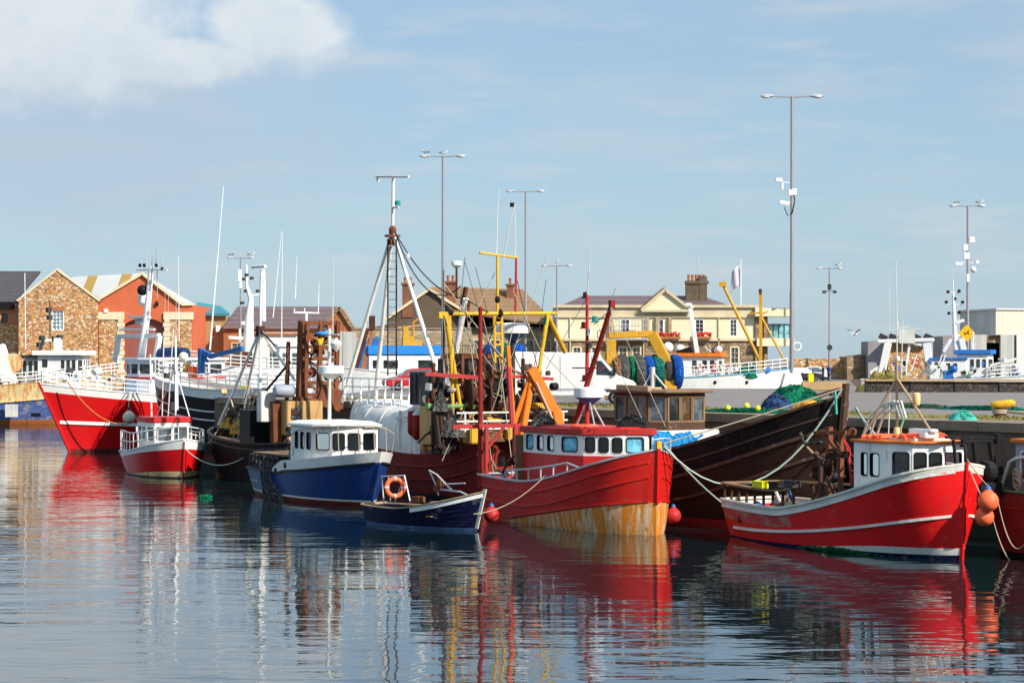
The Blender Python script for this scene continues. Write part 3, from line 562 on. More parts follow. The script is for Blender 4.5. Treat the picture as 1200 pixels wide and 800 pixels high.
tag(mb.build('iron_railing', M['dark_steel']), 'tall dark iron railings in front of the tan yard wall', 'railing')
# ---- cream harbour house with pediment
Y = 255; b = thing('harbour_house', 'long cream two storey house with central pediment over a brown stone ground floor', 'building')
x0, x1, zm, zc, zp = X(652, Y), X(884, Y), Z(398, Y), Z(371, Y), Z(358, Y); D = 14
Q, W_, H_ = wallQ((x0, Y), (x1, Y), zm, zc); px2u = lambda p: (X(p, Y) - x0) / W_
up = [(px2u(a), px2u(c), .18, .86) for a, c in ((728, 737), (772.5, 777), (815.5, 824), (856, 863))]
mb = MB(); wall(mb, Q, up, 0, th=.25); mb.quad((x0, Y, zm), (x0, Y + D, zm), (x0, Y + D, zc), (x0, Y, zc)); mb.quad((x1, Y, zm), (x1, Y + D, zm), (x1, Y + D, zc), (x1, Y, zc)); mb.build('upper_wall', M['cream_render'], b)
for i, w in enumerate(up): window(b, Q, w, W_, H_, M['white'], M['glass_dark' if i in (0, 2) else 'glass_mid'], .12, .01, 1 if i != 1 else 0, 3 if i != 1 else 1, .18, sub=True)
Q2, W2, H2 = wallQ((x0, Y), (x1, Y), QZ, zm); lo = [(px2u(a), px2u(c), .28, .80) for a, c in ((672, 680), (694, 702), (726, 734), (742, 750), (770, 778), (798, 806), (857, 865))]
mb = MB(); wall(mb, Q2, lo, 0, th=.25); mb.quad((x0, Y, QZ), (x0, Y + D, QZ), (x0, Y + D, zm), (x0, Y, zm)); mb.quad((x1, Y, QZ), (x1, Y + D, QZ), (x1, Y + D, zm), (x1, Y, zm)); mb.build('lower_wall', M['brown_stone'], b)
for w in lo: window(b, Q2, w, W2, H2, M['quoin'], M['glass_mid'], .16, .01, 1, 3, .18, sub=True)
mb = MB(); 
for z, h, o in ((zm, .28, .22), (zc, .22, .2), (zp - .08, .3, .35)): mb.box(((x0 + x1) / 2, Y - o / 2, z), (x1 - x0 + 2 * o, o, h))
mb.box(((x0 + x1) / 2, Y + .1, (zc + zp) / 2), (x1 - x0 + .1, .3, zp - zc)); mb.box((x0 - .02, Y + D / 2, (zc + zp) / 2), (.3, D, zp - zc)); mb.box((x1 + .02, Y + D / 2, (zc + zp) / 2), (.3, D, zp - zc)); mb.build('cornice', M['cream_trim'], b)
pa, pb, pc = X(754, Y), X(807, Y), X(779, Y); zb, zt = Z(363, Y), Z(340.5, Y)
MB().slab([(pa, Y - .46, zb), (pb, Y - .46, zb), (pc, Y - .46, zt)], (0, 5, 0)).build('pediment', M['cream_render'], b)
mb = MB(); mb.beam((pa - .3, Y - .6, zb - .05), (pc, Y - .6, zt + .1), .4, .3); mb.beam((pb + .3, Y - .6, zb - .05), (pc, Y - .6, zt + .1), .4, .3); mb.box(((pa + pb) / 2, Y - .57, zb - .1), (pb - pa + .6, .3, .3)); mb.build('pediment_trim', M['cream_trim'], b)
MB().slab([(pa - .5, Y - .6, zb + .1), (pc, Y - .6, zt + .28), (pc, Y + 5, zt + .28), (pa - .5, Y + 5, zb + .1)], (0, 0, .12)).build('pediment_roof', M['brown_tile'], b)
zr = Z(346.5, Y + 6); mb = MB(); a, c, d, e = (x0 + .3, Y + .3, zp - .1), (x1 - 2.5, Y + .3, zp - .1), (x1 - 5.5, Y + 6, zr), (x0 + 3.2, Y + 6, zr); f, g = (x0 + .3, Y + 13.6, zp - .1), (x1 - 2.5, Y + 13.6, zp - .1)
mb.add([a, c, d, e, f, g], [(0, 1, 2, 3), (0, 3, 4), (1, 5, 2), (3, 2, 5, 4)]); mb.build('roof', M['purple_slate'], b)
cx, cy = X(816, Y + 4), Y + 4; mb = MB(); mb.box((cx - .5, cy, Z(342, cy)), (1.5, 1.2, 2.6)); mb.box((cx + .75, cy, Z(342, cy)), (.9, 1.3, 3.6)); mb.box((cx + .05, cy, Z(331, cy)), (2.7, 1.5, .35)); c = mb.build('chimney', M['chimney_stone'], b); pots(c, cx, cy, Z(329, cy), 5, 2.2, M['brick'])
MB().tube([(cx + .2, cy, Z(330, cy)), (cx + .2, cy, Z(300, cy))], .04, n=5).build('aerial', M['galvanised'], b)
for p in (668, 713, 754, 842): MB().tube([(X(p, Y), Y - .12, QZ), (X(p, Y), Y - .12, zc)], .06, n=6).build('drain_pipe', M['cream_trim'] if p > 700 else M['off_white'], b)
for p in (713, 757, 768, 783): MB().box((X(p + 2, Y), Y - .2, Z(383, Y)), (.35, .3, 2.1)).build('pilaster', M['wood_pale'], b)
for p0, p1 in ((768, 797), (815, 833)):
    mb = MB(); mb.box(((X(p0, Y) + X(p1, Y)) / 2, Y - .55, zm + .25), (X(p1, Y) - X(p0, Y), .4, .3), 1)
    for i in range(60): mb.ball((random.uniform(X(p0, Y), X(p1, Y)), Y - .55 + random.uniform(-.2, .2), zm + .45 + random.random() * .35), random.uniform(.08, .16), 0, 5)
    mb.build('flower_box', [M['flowers'], M['brick']], b)
mb = MB(); rx0, rx1, zA, zB = X(714, Y), X(759, Y), Z(397, Y), Z(374, Y)
for i in range(13): x = rx0 + (rx1 - rx0) * i / 12; mb.tube([(x, Y - 1.2, zA), (x, Y - 1.2, zB)], .04, n=5)
for i in range(4): z = zA + (zB - zA) * i / 3; mb.tube([(rx0, Y - 1.2, z), (rx1, Y - 1.2, z)], .04, n=5)
mb.box(((rx0 + rx1) / 2, Y - .6, zA - .05), (rx1 - rx0, 1.2, .15)); mb.build('balcony', M['galvanised'], b)
# ---- modern glazed lookout to the right of it
Y = 256; b = thing('glazed_lookout', 'cream framed building with open glazed balconies beside the harbour house', 'building')
x0, x1 = X(884, Y), X(925, Y); mb = MB()
mb.box(((x0 + X(897, Y)) / 2 - .2, Y + 3, (QZ + Z(360, Y)) / 2), (1.2, 5, Z(360, Y) - QZ)); mb.box((X(905, Y), Y + 1, Z(366, Y)), (X(928, Y) - X(884, Y), 6, .95)); mb.box((X(907, Y), Y + 1, Z(401, Y)), (X(928, Y) - X(884, Y), 6, .9))
mb.build('concrete_frame', M['cream_render'], b); mb = MB()
for p in (886, 896): mb.box((X(p, Y), Y - 1, (QZ + Z(362, Y)) / 2), (.45, .45, Z(370, Y) - QZ))
mb.build('column', M['brown_stone'], b)
MB().box((X(912, Y), Y - .5, Z(388, Y)), (X(926, Y) - X(899, Y), .06, 1.5)).build('glass_balustrade', M['glass_teal'], b)
mb = MB()
for i in range(5): mb.tube([(X(899 + i * 6.5, Y), Y - .6, Z(396, Y)), (X(899 + i * 6.5, Y), Y - .6, Z(379, Y))], .04, n=5)
mb.tube([(X(897, Y), Y - .6, Z(380, Y)), (X(927, Y), Y - .6, Z(380, Y))], .05, n=5); mb.build('handrail', M['dark_steel'], b)
MB().box((X(892, Y), Y + .5, Z(385, Y)), (1.2, .1, 2.2)).build('window', M['glass_dark'], b)
MB().box((X(892, Y), Y + .5, Z(418, Y)), (1.2, .1, 2.6)).build('window', M['glass_brown'], b)
# ---- stone walls right of centre
Y = 252; w = MB().hexa([(X(928, Y), Y, QZ), (X(992, Y), Y, QZ), (X(992, Y), Y + 1, QZ), (X(928, Y), Y + 1, QZ), (X(928, Y), Y, Z(420, Y)), (X(992, Y), Y, Z(420, Y)), (X(992, Y), Y + 1, Z(420, Y)), (X(928, Y), Y + 1, Z(420, Y))]).build('stone_wall', M['golden_rubble']); tag(w, 'golden rubble wall behind the two people on the quay', 'wall')
w = MB().slab([(X(988, Y), Y - 3, QZ), (X(1036, Y), Y - 1, QZ), (X(1036, Y), Y - 1, Z(417, Y)), (X(1016, Y), Y - 2, Z(414.5, Y)), (X(988, Y), Y - 3, Z(418, Y))], (0, 6, 0)).build('stone_mound', M['brown_stone']); tag(w, 'darker brown stone wall to the right of the golden rubble wall', 'wall')
Y = 247; b = thing('stone_ruin', 'small rough stone store seen through the white gantry of the right hand trawler', 'building')
MB().hexa([(X(1041, Y), Y, QZ), (X(1086, Y), Y, QZ), (X(1086, Y), Y + 6, QZ), (X(1041, Y), Y + 6, QZ), (X(1041, Y), Y, Z(400, Y)), (X(1086, Y), Y, Z(402, Y)), (X(1086, Y), Y + 6, Z(402, Y)), (X(1041, Y), Y + 6, Z(400, Y))]).build('wall', M['golden_rubble'], b)
MB().hexa([(X(1019, Y), Y + 1, QZ), (X(1042, Y), Y + 1, QZ), (X(1042, Y), Y + 6, QZ), (X(1019, Y), Y + 6, QZ), (X(1019, Y), Y + 1, Z(400, Y)), (X(1042, Y), Y + 1, Z(398, Y)), (X(1042, Y), Y + 6, Z(398, Y)), (X(1019, Y), Y + 6, Z(400, Y))]).build('side_wall', M['grey_render'], b)
MB().box((X(1064, Y), Y + 2.5, Z(399.5, Y)), (X(1089, Y) - X(1039, Y), 7, .35)).build('roof_slab', M['grey_render'], b)
# ---- cream metal warehouse, right
Y = 258; b = thing('metal_warehouse', 'cream profiled metal warehouse with grey panels and a dark open bay at the right', 'building')
xl, xc, xr = X(1125, Y + 5), X(1167, Y), X(1260, Y); zt, zm = Z(363, Y), Z(392, Y)
mb = MB(); mb.quad((xl, Y + 5, zm), (xc, Y, zm), (xc, Y, zt), (xl, Y + 5, zt - .15)); xb = xl + 3.6; mb.quad((xl, Y + 5, zm), (xb, Y + 20, zm), (xb, Y + 20, zt), (xl, Y + 5, zt)); mb.build('shaded_cladding', M['grey_sheet'], b)  # cream sheet turned grey here: this side's shade is put into its colour
mb = MB(); mb.quad((xc, Y, zm), (xr, Y + 3, zm), (xr, Y + 3, zt), (xc, Y, zt)); mb.build('front_cladding', M['cream_sheet'], b)
MB().slab([(xl - .2, Y + 4.8, zt - .12), (xc, Y - .2, zt), (xr, Y + 2.8, zt), (xr, Y + 20, zt), (xb, Y + 20, zt)], (0, 0, .18)).build('roof', M['off_white'], b)
mb = MB()
for p0, p1, m_ in ((1138, 1156.5, 0), (1173, 1189, 0), (1192, 1262, 1)):
    mb.box(((X(p0, Y) + X(p1, Y)) / 2, Y + .5, (QZ + zm) / 2), (X(p1, Y) - X(p0, Y), .6, zm - QZ), m_)
mb.build('wall_panel', [M['grey_sheet'], M['white_render']], b)
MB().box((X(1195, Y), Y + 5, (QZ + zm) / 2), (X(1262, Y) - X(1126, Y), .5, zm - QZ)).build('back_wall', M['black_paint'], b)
MB().box((X(1165, Y), Y + .8, Z(397, Y)), (X(1173, Y) - X(1157, Y), .3, .9)).build('shutter', M['brown_stone'], b)
MB().hexa([(X(1101, Y), Y - 2, QZ), (X(1126, Y), Y - 2, QZ), (X(1126, Y), Y + 4, QZ), (X(1101, Y), Y + 4, QZ), (X(1101, Y), Y - 2, Z(394, Y)), (X(1126, Y), Y - 2, Z(392, Y)), (X(1126, Y), Y + 4, Z(392, Y)), (X(1101, Y), Y + 4, Z(394, Y))]).build('annexe', M['grey_render'], b)
# ---------------------------------------------------------------- boats: shared shapes
def sm(a, b, x): t = max(0, min(1, (x - a) / (b - a))); return t * t * (3 - 2 * t)
class Boat:
    """root at waterline amidships, local x forward, y to port, z up"""
    def __init__(s, name, label, cat, stern, bow, B, zs, rake=1., s0=.75, draft=.9, pw=1.7, pd=2.6, tr=.3, group=None, flare=.8, step=None, pe=1.75):
        s.step = step; s.pe = pe
        s.st, s.bw = Vector((stern[0], stern[1], 0)), Vector((bow[0], bow[1], 0)); d = s.bw - s.st; s.L = d.length; s.rz = atan2(d.y, d.x)
        c = (s.st + s.bw) / 2; s.root = thing(name, label, cat, (c.x, c.y, 0), s.rz, group); s.M = Matrix.Translation((c.x, c.y, 0)) @ Matrix.Rotation(s.rz, 4, 'Z'); s.I = s.M.inverted()
        s.B, s.zs, s.rake, s.s0, s.draft, s.pw, s.pd, s.tr, s.fl = B, zs, rake, s0, draft, pw, pd, tr, flare
    def w(s, p): return s.I @ Vector(p)
    def C(s, px, py, off=0.):      # measured spot met with the boat's own centre plane (or one parallel to it)
        o, d = s.I @ Vector((0, 0, CH)), s.I.to_3x3() @ ray(px, py); t = (off - o.y) / d.y; return o + d * t
    def X_(s, px, py, xo=0.):      # ... met with a plane across the boat
        o, d = s.I @ Vector((0, 0, CH)), s.I.to_3x3() @ ray(px, py); t = (xo - o.x) / d.x; return o + d * t
    def P(s, px, py, Y): return s.I @ at(px, py, Y)
    def sheer(s, t): return s.sheer0(t) + (s.step(t) if s.step else 0)
    def sheer0(s, t):
        a, m, b = s.zs; T = .35
        if t < T: return m + (a - m) * ((T - t) / T) ** 2
        return m + (b - m) * ((t - T) / (1 - T)) ** s.pe
    def hb(s, t, z):
        H = s.sheer(t)
        if t < .4: q = sin(pi / 2 * t / .4); fw = fd = 0; fw = (s.s0 - .12) + (1 - s.s0 + .12) * q; fd = s.s0 + (1 - s.s0) * q
        else: u = (t - .4) / .6; fw = 1 - u ** s.pw; fd = 1 - u ** s.pd
        w_, d_ = s.B / 2 * .88 * fw, s.B / 2 * fd
        if z >= 0: k = min(1.15, z / H); r = w_ + (d_ - w_) * k ** s.fl
        else: r = w_ * math.sqrt(max(0, 1 - (z / s.draft) ** 2))
        return max(r, .035)
    def hx(s, t, z):
        H = s.zs[2]; x = -s.L / 2 + t * s.L; k = max(-.4, z / H); x += s.rake * (k if k > 0 else k * .8) * sm(.45, 1, t) ; x -= s.tr * k * sm(.3, 0, t); return x
    def pt(s, t, z, side=1, o=0.): return Vector((s.hx(t, z), side * (s.hb(t, z) + o), z))
    def hull(s, bands, mats, n=40, inner=.45, deck='wood_pale', cap=None, capw=.16, name='hull', capz=.07, split=None):
        """bands: list of (z function of t or number, material index of the band BELOW it), the last reaches the sheer"""
        rows = [(lambda t: -s.draft * .98, 0)]
        lv = []
        zprev = lambda t: -s.draft * .98
        for f, mi in bands:
            g = f if callable(f) else (lambda t, f=f: f)
            for q in (1, 2, 3): lv.append((lambda t, a=zprev, b=g, q=q: a(t) + (b(t) - a(t)) * q / 3, mi))
            zprev = g
        H = s.sheer; fns = [(lambda t: -s.draft * .98)] + [l[0] for l in lv]; ms = [l[1] for l in lv]
        for side in (1, -1):
            mb = MB() if side == 1 else mb; vs = []
            for i in range(n + 1):
                t = (i / n); t = 1 - (1 - t) ** 1.3 if t > 0 else 0
                for f in fns: vs.append(s.pt(t, min(f(t), H(t)), side))
            k = len(fns); fs, mm = [], []
            for i in range(n):
                for j in range(k - 1): fs.append((i * k + j, (i + 1) * k + j, (i + 1) * k + j + 1, i * k + j + 1)); mm.append(ms[j] if not split else split(ms[j], side, i / n))
            mb.add(vs, fs, mm)
        for t, fl in ((0, 1), (1, 0)):
            for j in range(len(fns) - 1):
                a, b_ = min(fns[j](t), H(t)), min(fns[j + 1](t), H(t)); 
                mb.quad(s.pt(t, a, 1), s.pt(t, a, -1), s.pt(t, b_, -1), s.pt(t, b_, 1), ms[j])
        o = mb.build(name, [M[m] for m in mats], s.root, smooth=32)
        s.inner = inner; s.capz = capz
        # deck and the inside of the bulwark
        mb = MB(); m = 24; vs = []; dk = []
        for i in range(m + 1):
            t = i / m * .985; z = H(t) - inner
            vs += [s.pt(t, z, 1, -.07), s.pt(t, H(t) - .01, 1, -.06), s.pt(t, z, -1, -.07), s.pt(t, H(t) - .01, -1, -.06)]
        mb.add(vs, [(4 * i, 4 * i + 4, 4 * i + 5, 4 * i + 1) for i in range(m)] + [(4 * i + 2, 4 * i + 6, 4 * i + 7, 4 * i + 3) for i in range(m)], 1)
        mb.add(vs, [(4 * i, 4 * i + 4, 4 * i + 6, 4 * i + 2) for i in range(m)], 0)
        mb.build('deck', [M[deck], M[mats[ms[-1]]]], s.root)
        if cap:
            mb = MB(); vs = []; mm = 44
            for side in (1, -1):
                vs = []
                for i in range(mm + 1):
                    t = i / mm; z = H(t)
                    for o_, dz in ((.05, -.01), (.05, capz), (-capw, capz), (-capw, -.01)): 
                        p = s.pt(t, z, side, 0); vs.append(Vector((p.x, side * max(.0, abs(p.y) + o_), z + dz)))
                fs = []
                for i in range(mm):
                    for j in range(4): fs.append((4 * i + j, 4 * i + (j + 1) % 4, 4 * i + 4 + (j + 1) % 4, 4 * i + 4 + j))
                mb.add(vs, fs + [(0, 1, 2, 3), (4 * mm, 4 * mm + 1, 4 * mm + 2, 4 * mm + 3)])
            z = H(0); a, b_ = s.pt(0, z, 1), s.pt(0, z, -1); mb.beam((a.x, a.y, z + .035), (b_.x, b_.y, z + .035), .16, .09)
            mb.build('cap_rail', M[cap], s.root)
        return o
    def strake(s, f, r, mat, t0=0., t1=1., h=None, name='rub_rail', sides=(1, -1), n=36):
        mb = MB(); h = h or r
        for side in sides:
            vs = []
            for i in range(n + 1):
                t = t0 + (t1 - t0) * i / n; z = f(t)
                for o_, dz in ((-.03, -h), (r, -h * .8), (r, h * .8), (-.03, h)):
                    p = s.pt(t, z, side); vs.append(Vector((p.x, side * (abs(p.y) + o_), z + dz)))
            fs = [(4 * i + j, 4 * i + (j + 1) % 4, 4 * i + 4 + (j + 1) % 4, 4 * i + 4 + j) for i in range(n) for j in range(4)]
            mb.add(vs, fs + [(0, 1, 2, 3), (4 * n, 4 * n + 1, 4 * n + 2, 4 * n + 3)])
        return mb.build(name, M[mat], s.root)
    def stem(s, mat, w=.12, z0=-.3, ext=.12, name='stem'):
        mb = MB(); vs = []; n = 10
        for i in range(n + 1):
            z = z0 + (s.zs[2] + ext - z0) * i / n; x = s.hx(1, z); vs += [(x - .06, w / 2, z), (x + .08, w * .3, z), (x + .08, -w * .3, z), (x - .06, -w / 2, z)]
        mb.add(vs, [(4 * i + j, 4 * i + (j + 1) % 4, 4 * i + 4 + (j + 1) % 4, 4 * i + 4 + j) for i in range(n) for j in range(4)] + [(0, 1, 2, 3), (4 * n, 4 * n + 1, 4 * n + 2, 4 * n + 3)])
        return mb.build(name, M[mat], s.root)
    def rail(s, t0, t1, h, mat, n=8, mids=1, r=.025, sides=(1, -1), inset=.1, z0=0., name='railing', hf=None):
        mb = MB()
        for side in sides:
            tops = []; 
            for i in range(n + 1):
                t = t0 + (t1 - t0) * i / n; p = s.pt(t, s.sheer(t), side, -inset); hh = hf(i / n) if hf else h; q = p + Vector((0, 0, hh)); mb.tube([p + Vector((0, 0, z0)), q], r, n=6); tops.append((p, q))
            for m_ in range(mids + 1): mb.tube([a.lerp(b_, 1 - m_ / (mids + 1)) for a, b_ in tops], r * 1.15, n=6)
        return mb.build(name, M[mat], s.root)
    def house(s, plan, z0, z1, mat, wins, fm='white', gm='glass_dark', name='wheelhouse', top=None, roof='white', over=.15, rth=.1, band=None, mat2=None, fw=.05, r=.08, crown=0., panes=None, roofmat2=None, bevel=.03, roofname='roof', seal=0.):
        """plan counter-clockwise from above; wins {edge: [(u0,u1,v0,v1)..]}"""
        top = top or plan; k = len(plan); mb = MB(); Qs = []
        for i in range(k):
            a, b_ = plan[i], plan[(i + 1) % k]; Q, W_, H_ = wallQ(a, b_, z0, z1, top[i], top[(i + 1) % k]); Qs.append((Q, W_, H_)); wall(mb, Q, wins.get(i, ()), 0, band, 1)
        h = mb.build(name, [M[mat], M[mat2 or mat]], s.root)
        q = 0
        for i, ws in sorted(wins.items()):
            for w_ in ws:
                Q, W_, H_ = Qs[i]; g = panes[q % len(panes)] if panes else gm; window(h, Q, w_, W_, H_, M[fm], M[g], fw, r, seal=seal); q += 1
        cx = sum(p[0] for p in top) / k; cy = sum(p[1] for p in top) / k
        ex = [(p[0] + over * (1 if p[0] > cx else -1), p[1] + over * (1 if p[1] > cy else -1)) for p in top]
        mb = MB(); mb.prism(ex, z1 - .002, z1 + rth, 0)
        if crown: mb.prism([(cx + (p[0] - cx) * .98, cy + (p[1] - cy) * .98) for p in ex], z1 + rth, z1 + rth + crown, 0, poly1=[(cx + (p[0] - cx) * .8, cy + (p[1] - cy) * .72) for p in ex])
        mb.build(roofname, M[roof], h, bevel=bevel)
        s.h = h; return h
    def part(s, mb, name, mat, **k): return mb.build(name, [M[m] for m in mat] if isinstance(mat, (list, tuple)) else M[mat], s.root, **k)
    def radar(s, p, r=.5, par=None, h=.28, mats=('plastic_white', 'blue_trim'), post=None):
        mb = MB().lathe([(r * .3, -h * .9), (r * .86, -h * .35), (r * .98, -h * .3)], p, 1, 20).lathe([(r, -h * .3), (r, h * .42), (r * .93, h * .5), (r * .1, h * .56)], p, 0, 20)
        if post: mb.tube([Vector(p) - Vector((0, 0, post)), p], .07, 2)
        return mb.build('radar', [M[m] for m in mats] + [M['dark_steel']], par or s.root, smooth=35)
def light(mb, p, mi=0, r=.09): mb.lathe([(r, -.12), (r, .1), (r * .6, .14)], p, mi, 10)
def lifebuoy(mb, c, ax, R_=.32, r=.075, mi=0, seg=1): mb.ring(c, ax, R_, r, mi, seg=seg)
def clutter(b, n, place, mats, sz, seed, names=('gear_box', 'drum', 'pipe', 'pulley'), pipes=.8):
    """separate small pieces of fishing gear, each a part of its boat"""
    r = random.Random(seed); out = []
    for i in range(n):
        p = Vector(place(r)); s = lambda: r.uniform(*sz); k = r.choice((0, 0, 1, 2, 2, 3)); mb = MB(); d = Vector((r.uniform(-1, 1), r.uniform(-1, 1), r.uniform(-1, 1))).normalized()
        if k == 0: mb.box(p, (s(), s(), s()), rz=r.uniform(0, 3), rx=r.uniform(-.25, .25), top=r.uniform(.8, 1)); bv = .02
        elif k == 1: q = s() * .6; mb.lathe([(q * .8, -q), (q, -q * .8), (q, q * .8), (q * .8, q)], p, 0, 12, ax=d); bv = 0
        elif k == 2: e = d * s() * 2.2 * pipes; f = Vector((r.uniform(-.3, .3), r.uniform(-.3, .3), r.uniform(-.4, .1))); mb.tube([p - e, p + f, p + e], r.uniform(.03, .07), n=6); bv = 0
        else: q = s() * .6; mb.lathe([(q, -.1), (q, -.07), (q * .5, -.03), (q * .5, .03), (q, .07), (q, .1)], p, 0, 14, ax=d); bv = 0
        out.append(mb.build(names[k], M[r.choice(mats)], b.root, smooth=0 if k == 0 else 45, bevel=bv))
    return out
def along(v, n): return [v * (i / n) for i in range(n + 1)]
def mound(name, mat, c, rx, ry, h, label=None, cat=None, seed=1, n=26, par=None, jag=.16, rz=0):
    """irregular heap: a dome with lumpy noise, plus loose strands in nets"""
    rnd = random.Random(seed); mb = MB(); ph = [(rnd.uniform(0, 6), rnd.uniform(1.5, 5)) for _ in range(6)]; m = 9; vs = []
    for j in range(m + 1):
        q = j / m
        for i in range(n):
            a = 2 * pi * i / n; k = 1 + jag * sum(sin(a * round(f) + p + q * 3) for p, f in ph) / 2.2; rr = q ** .8 * k; z = h * (cos(q * pi / 2) ** .8) * (1 + jag * sin(a * 3 + q * 9 + seed) + rnd.uniform(-jag, jag) * .7) if j < m else 0
            x, y = rr * rx * cos(a), rr * ry * sin(a); vs.append((c[0] + x * cos(rz) - y * sin(rz), c[1] + x * sin(rz) + y * cos(rz), c[2] + z))
    fs = [(j * n + i, j * n + (i + 1) % n, (j + 1) * n + (i + 1) % n, (j + 1) * n + i) for j in range(m) for i in range(n)]
    mb.add(vs, fs)
    for _ in range(int(26 * rx * ry) + 14):      # loose twine over the heap
        a = rnd.uniform(0, 6.3); q0 = rnd.uniform(0, .8); pts = []
        for t in range(6):
            q = min(.98, q0 + t * .06); aa = a + t * rnd.uniform(.05, .22); k = 1; z = h * cos(q * pi / 2) ** .8 + .03 + rnd.uniform(0, .07)
            x, y = q ** .8 * k * rx * cos(aa), q ** .8 * k * ry * sin(aa); pts.append((c[0] + x * cos(rz) - y * sin(rz), c[1] + x * sin(rz) + y * cos(rz), c[2] + z))
        mb.tube(pts, .022, 1 if rnd.random() < .35 else 0, n=4)
    o = mb.build(name, mat if isinstance(mat, list) else [mat, mat], par, smooth=50)
    if label: tag(o, label, cat)
    return o
def crate(label, c, size, mat, rz, group=None, name='fish_crate'):
    x, y, z = size; mb = MB(); t = .03
    mb.box((0, 0, t / 2), (x, y, t)); 
    for sx in (1, -1): mb.box((sx * (x / 2 - t / 2), 0, z / 2), (t, y, z)); mb.box((0, sx * (y / 2 - t / 2), z / 2), (x - 2 * t - .002, t, z))
    mb.box((0, y / 2, z - .03), (x + .05, .05, .05)); mb.box((0, -y / 2, z - .03), (x + .05, .05, .05)); mb.box((x / 2, 0, z - .03), (.05, y - .06, .05)); mb.box((-x / 2, 0, z - .03), (.05, y - .06, .05))
    o = mb.build(name, mat, loc=c); o.rotation_euler.z = rz; return tag(o, label, 'crate', group)
def buoy(label, c, r, mat, name='fender_buoy', cat='buoy', neck='blue_trim', group=None, up=1):
    root = thing(name, label, cat, c, group=group)
    MB().lathe([(.02, -r)] + [(r * sin(pi * i / 12), -r * cos(pi * i / 12)) for i in range(1, 11)] + [(r * .42, r * .93), (r * .26, r * 1.12), (r * .2, r * 1.2)], n=18).build('ball', mat, root, smooth=60)
    MB().lathe([(r * .27, r * 1.1), (r * .3, r * 1.3), (r * .12, r * 1.45)], n=10).ring((0, 0, r * 1.5), (1, 0, 0), r * .12, r * .04, n=10, m=5).build('neck', M[neck], root, smooth=60)
    return root
def floodlight(mb, p, d, s=.16, mi=0):
    mb.box(p, (s, s * 1.6, s * 1.1), mi, rz=d); 
def whip(b, pts, r=.025, mat='off_white', name='whip_aerial'): return b.part(MB().tube(pts, [r * 1.4] + [r] * (len(pts) - 2) + [r * .6] if len(pts) > 1 else r, n=5), name, mat)

# =============================================================== near red boat, right
b = Boat('fishing_boat', 'bright red fishing boat with white wheelhouse, orange roof and two orange buoys at its bow', 'boat', (9.5, 87.4), (15.5, 76.5), 4.3, (1.42, 1.36, 3.30), rake=.25, pe=1.35, pd=12, pw=3.6, s0=.68, draft=.9, tr=.25)
B1 = b; sh = b.sheer; bl = lambda t: .04 + .12 * t; wl = lambda t: bl(t) + .24 * sm(.45, .85, t)
b.hull([(bl, 0), (wl, 1), (lambda t: sh(t) * .5, 2), (lambda t: sh(t) - .2, 4), (sh, 3)], ['navy_planks', 'off_white', 'red_bow', 'off_white', 'red_bow', 'red_faded'], inner=.55, deck='wood', cap='off_white', split=lambda m_, sd_, t: 5 if m_ == 4 and t < .34 else m_)
b.strake(lambda t: .40 + 1.15 * t ** 2.2, .07, 'off_white', .06, .985, .06); b.strake(lambda t: sh(t) - .22, .04, 'off_white', .0, .99, .05, name='upper_rub_rail'); b.stem('red_bow', .14, ext=.1)
mb = MB(); mb.prism([(1.95, -1.25), (3.6, -1.25), (3.6, 1.25), (1.95, 1.25)], .8, 2.06); b.part(mb, 'cabin_base', 'white_house')
b.house([(1.9, -1.3), (4.0, -1.4), (4.8, -1.0), (5.35, -.1), (5.35, .8), (4.9, 1.3), (1.9, 1.3)], 2.05, 3.97, 'white_house', {0: [(.22, .40, .38, .80), (.48, .74, .38, .80)], 1: [(.18, .86, .32, .84)], 2: [(.06, .46, .34, .84), (.56, .96, .34, .84)], 3: [(.10, .92, .34, .84)], 4: [(.2, .85, .34, .84)], 6: row(2, .2, .8, .4, .8, .1)}, gm='glass_clear', seal=.022, fw=.06, r=.09, roof='orange_deck', over=.12, rth=.09)
h = b.h
mb = MB(); mb.prism([(2.2, -.9), (4.7, -.8), (4.9, .6), (2.2, .9)], 4.06, 4.15); mb.build('roof_board', M['off_white'], h)
mb = MB()
for i in range(7): mb.tube([(3.5 + random.uniform(-.1, .9), -1.1 + .3 * i, 4.19), (3.9 + random.uniform(-.1, .9), -.9 + .3 * i, 4.24), (4.3 + random.uniform(0, .5), -1.05 + .3 * i, 4.15)], [.07, .10, .06], n=7)
for i in range(4): mb.tube([(2.2 + .3 * i, -1.2, 4.15), (2.5 + .3 * i, -.5, 4.18)], [.07, .09], n=7)
mb.build('folded_covers', M['buoy_orange'], h, smooth=50)
a = b.C(1082, 512, -.3); MB().box((a.x, a.y, 4.27), (1.0, .6, .22)).box((a.x, a.y, 4.42), (1.3, .35, .12)).build('radar', M['plastic_white'], h, bevel=.04)
mb = MB(); mb.box((4.5, .2, 2.55), (.7, 1.5, .9)); mb.build('console', M['wood'], h, bevel=.03); mb = MB(); mb.box((3.2, -.3, 2.5), (.5, .5, .9)).box((2.98, -.3, 3.1), (.1, .5, .6)); mb.build('helm_seat', M['blue_trim'], h, bevel=.04); mb = MB(); mb.tube([(2.3, .6, 2.1), (2.3, .6, 3.2)], .16, n=9); mb.build('coat', M['buoy_orange'], h, smooth=40)
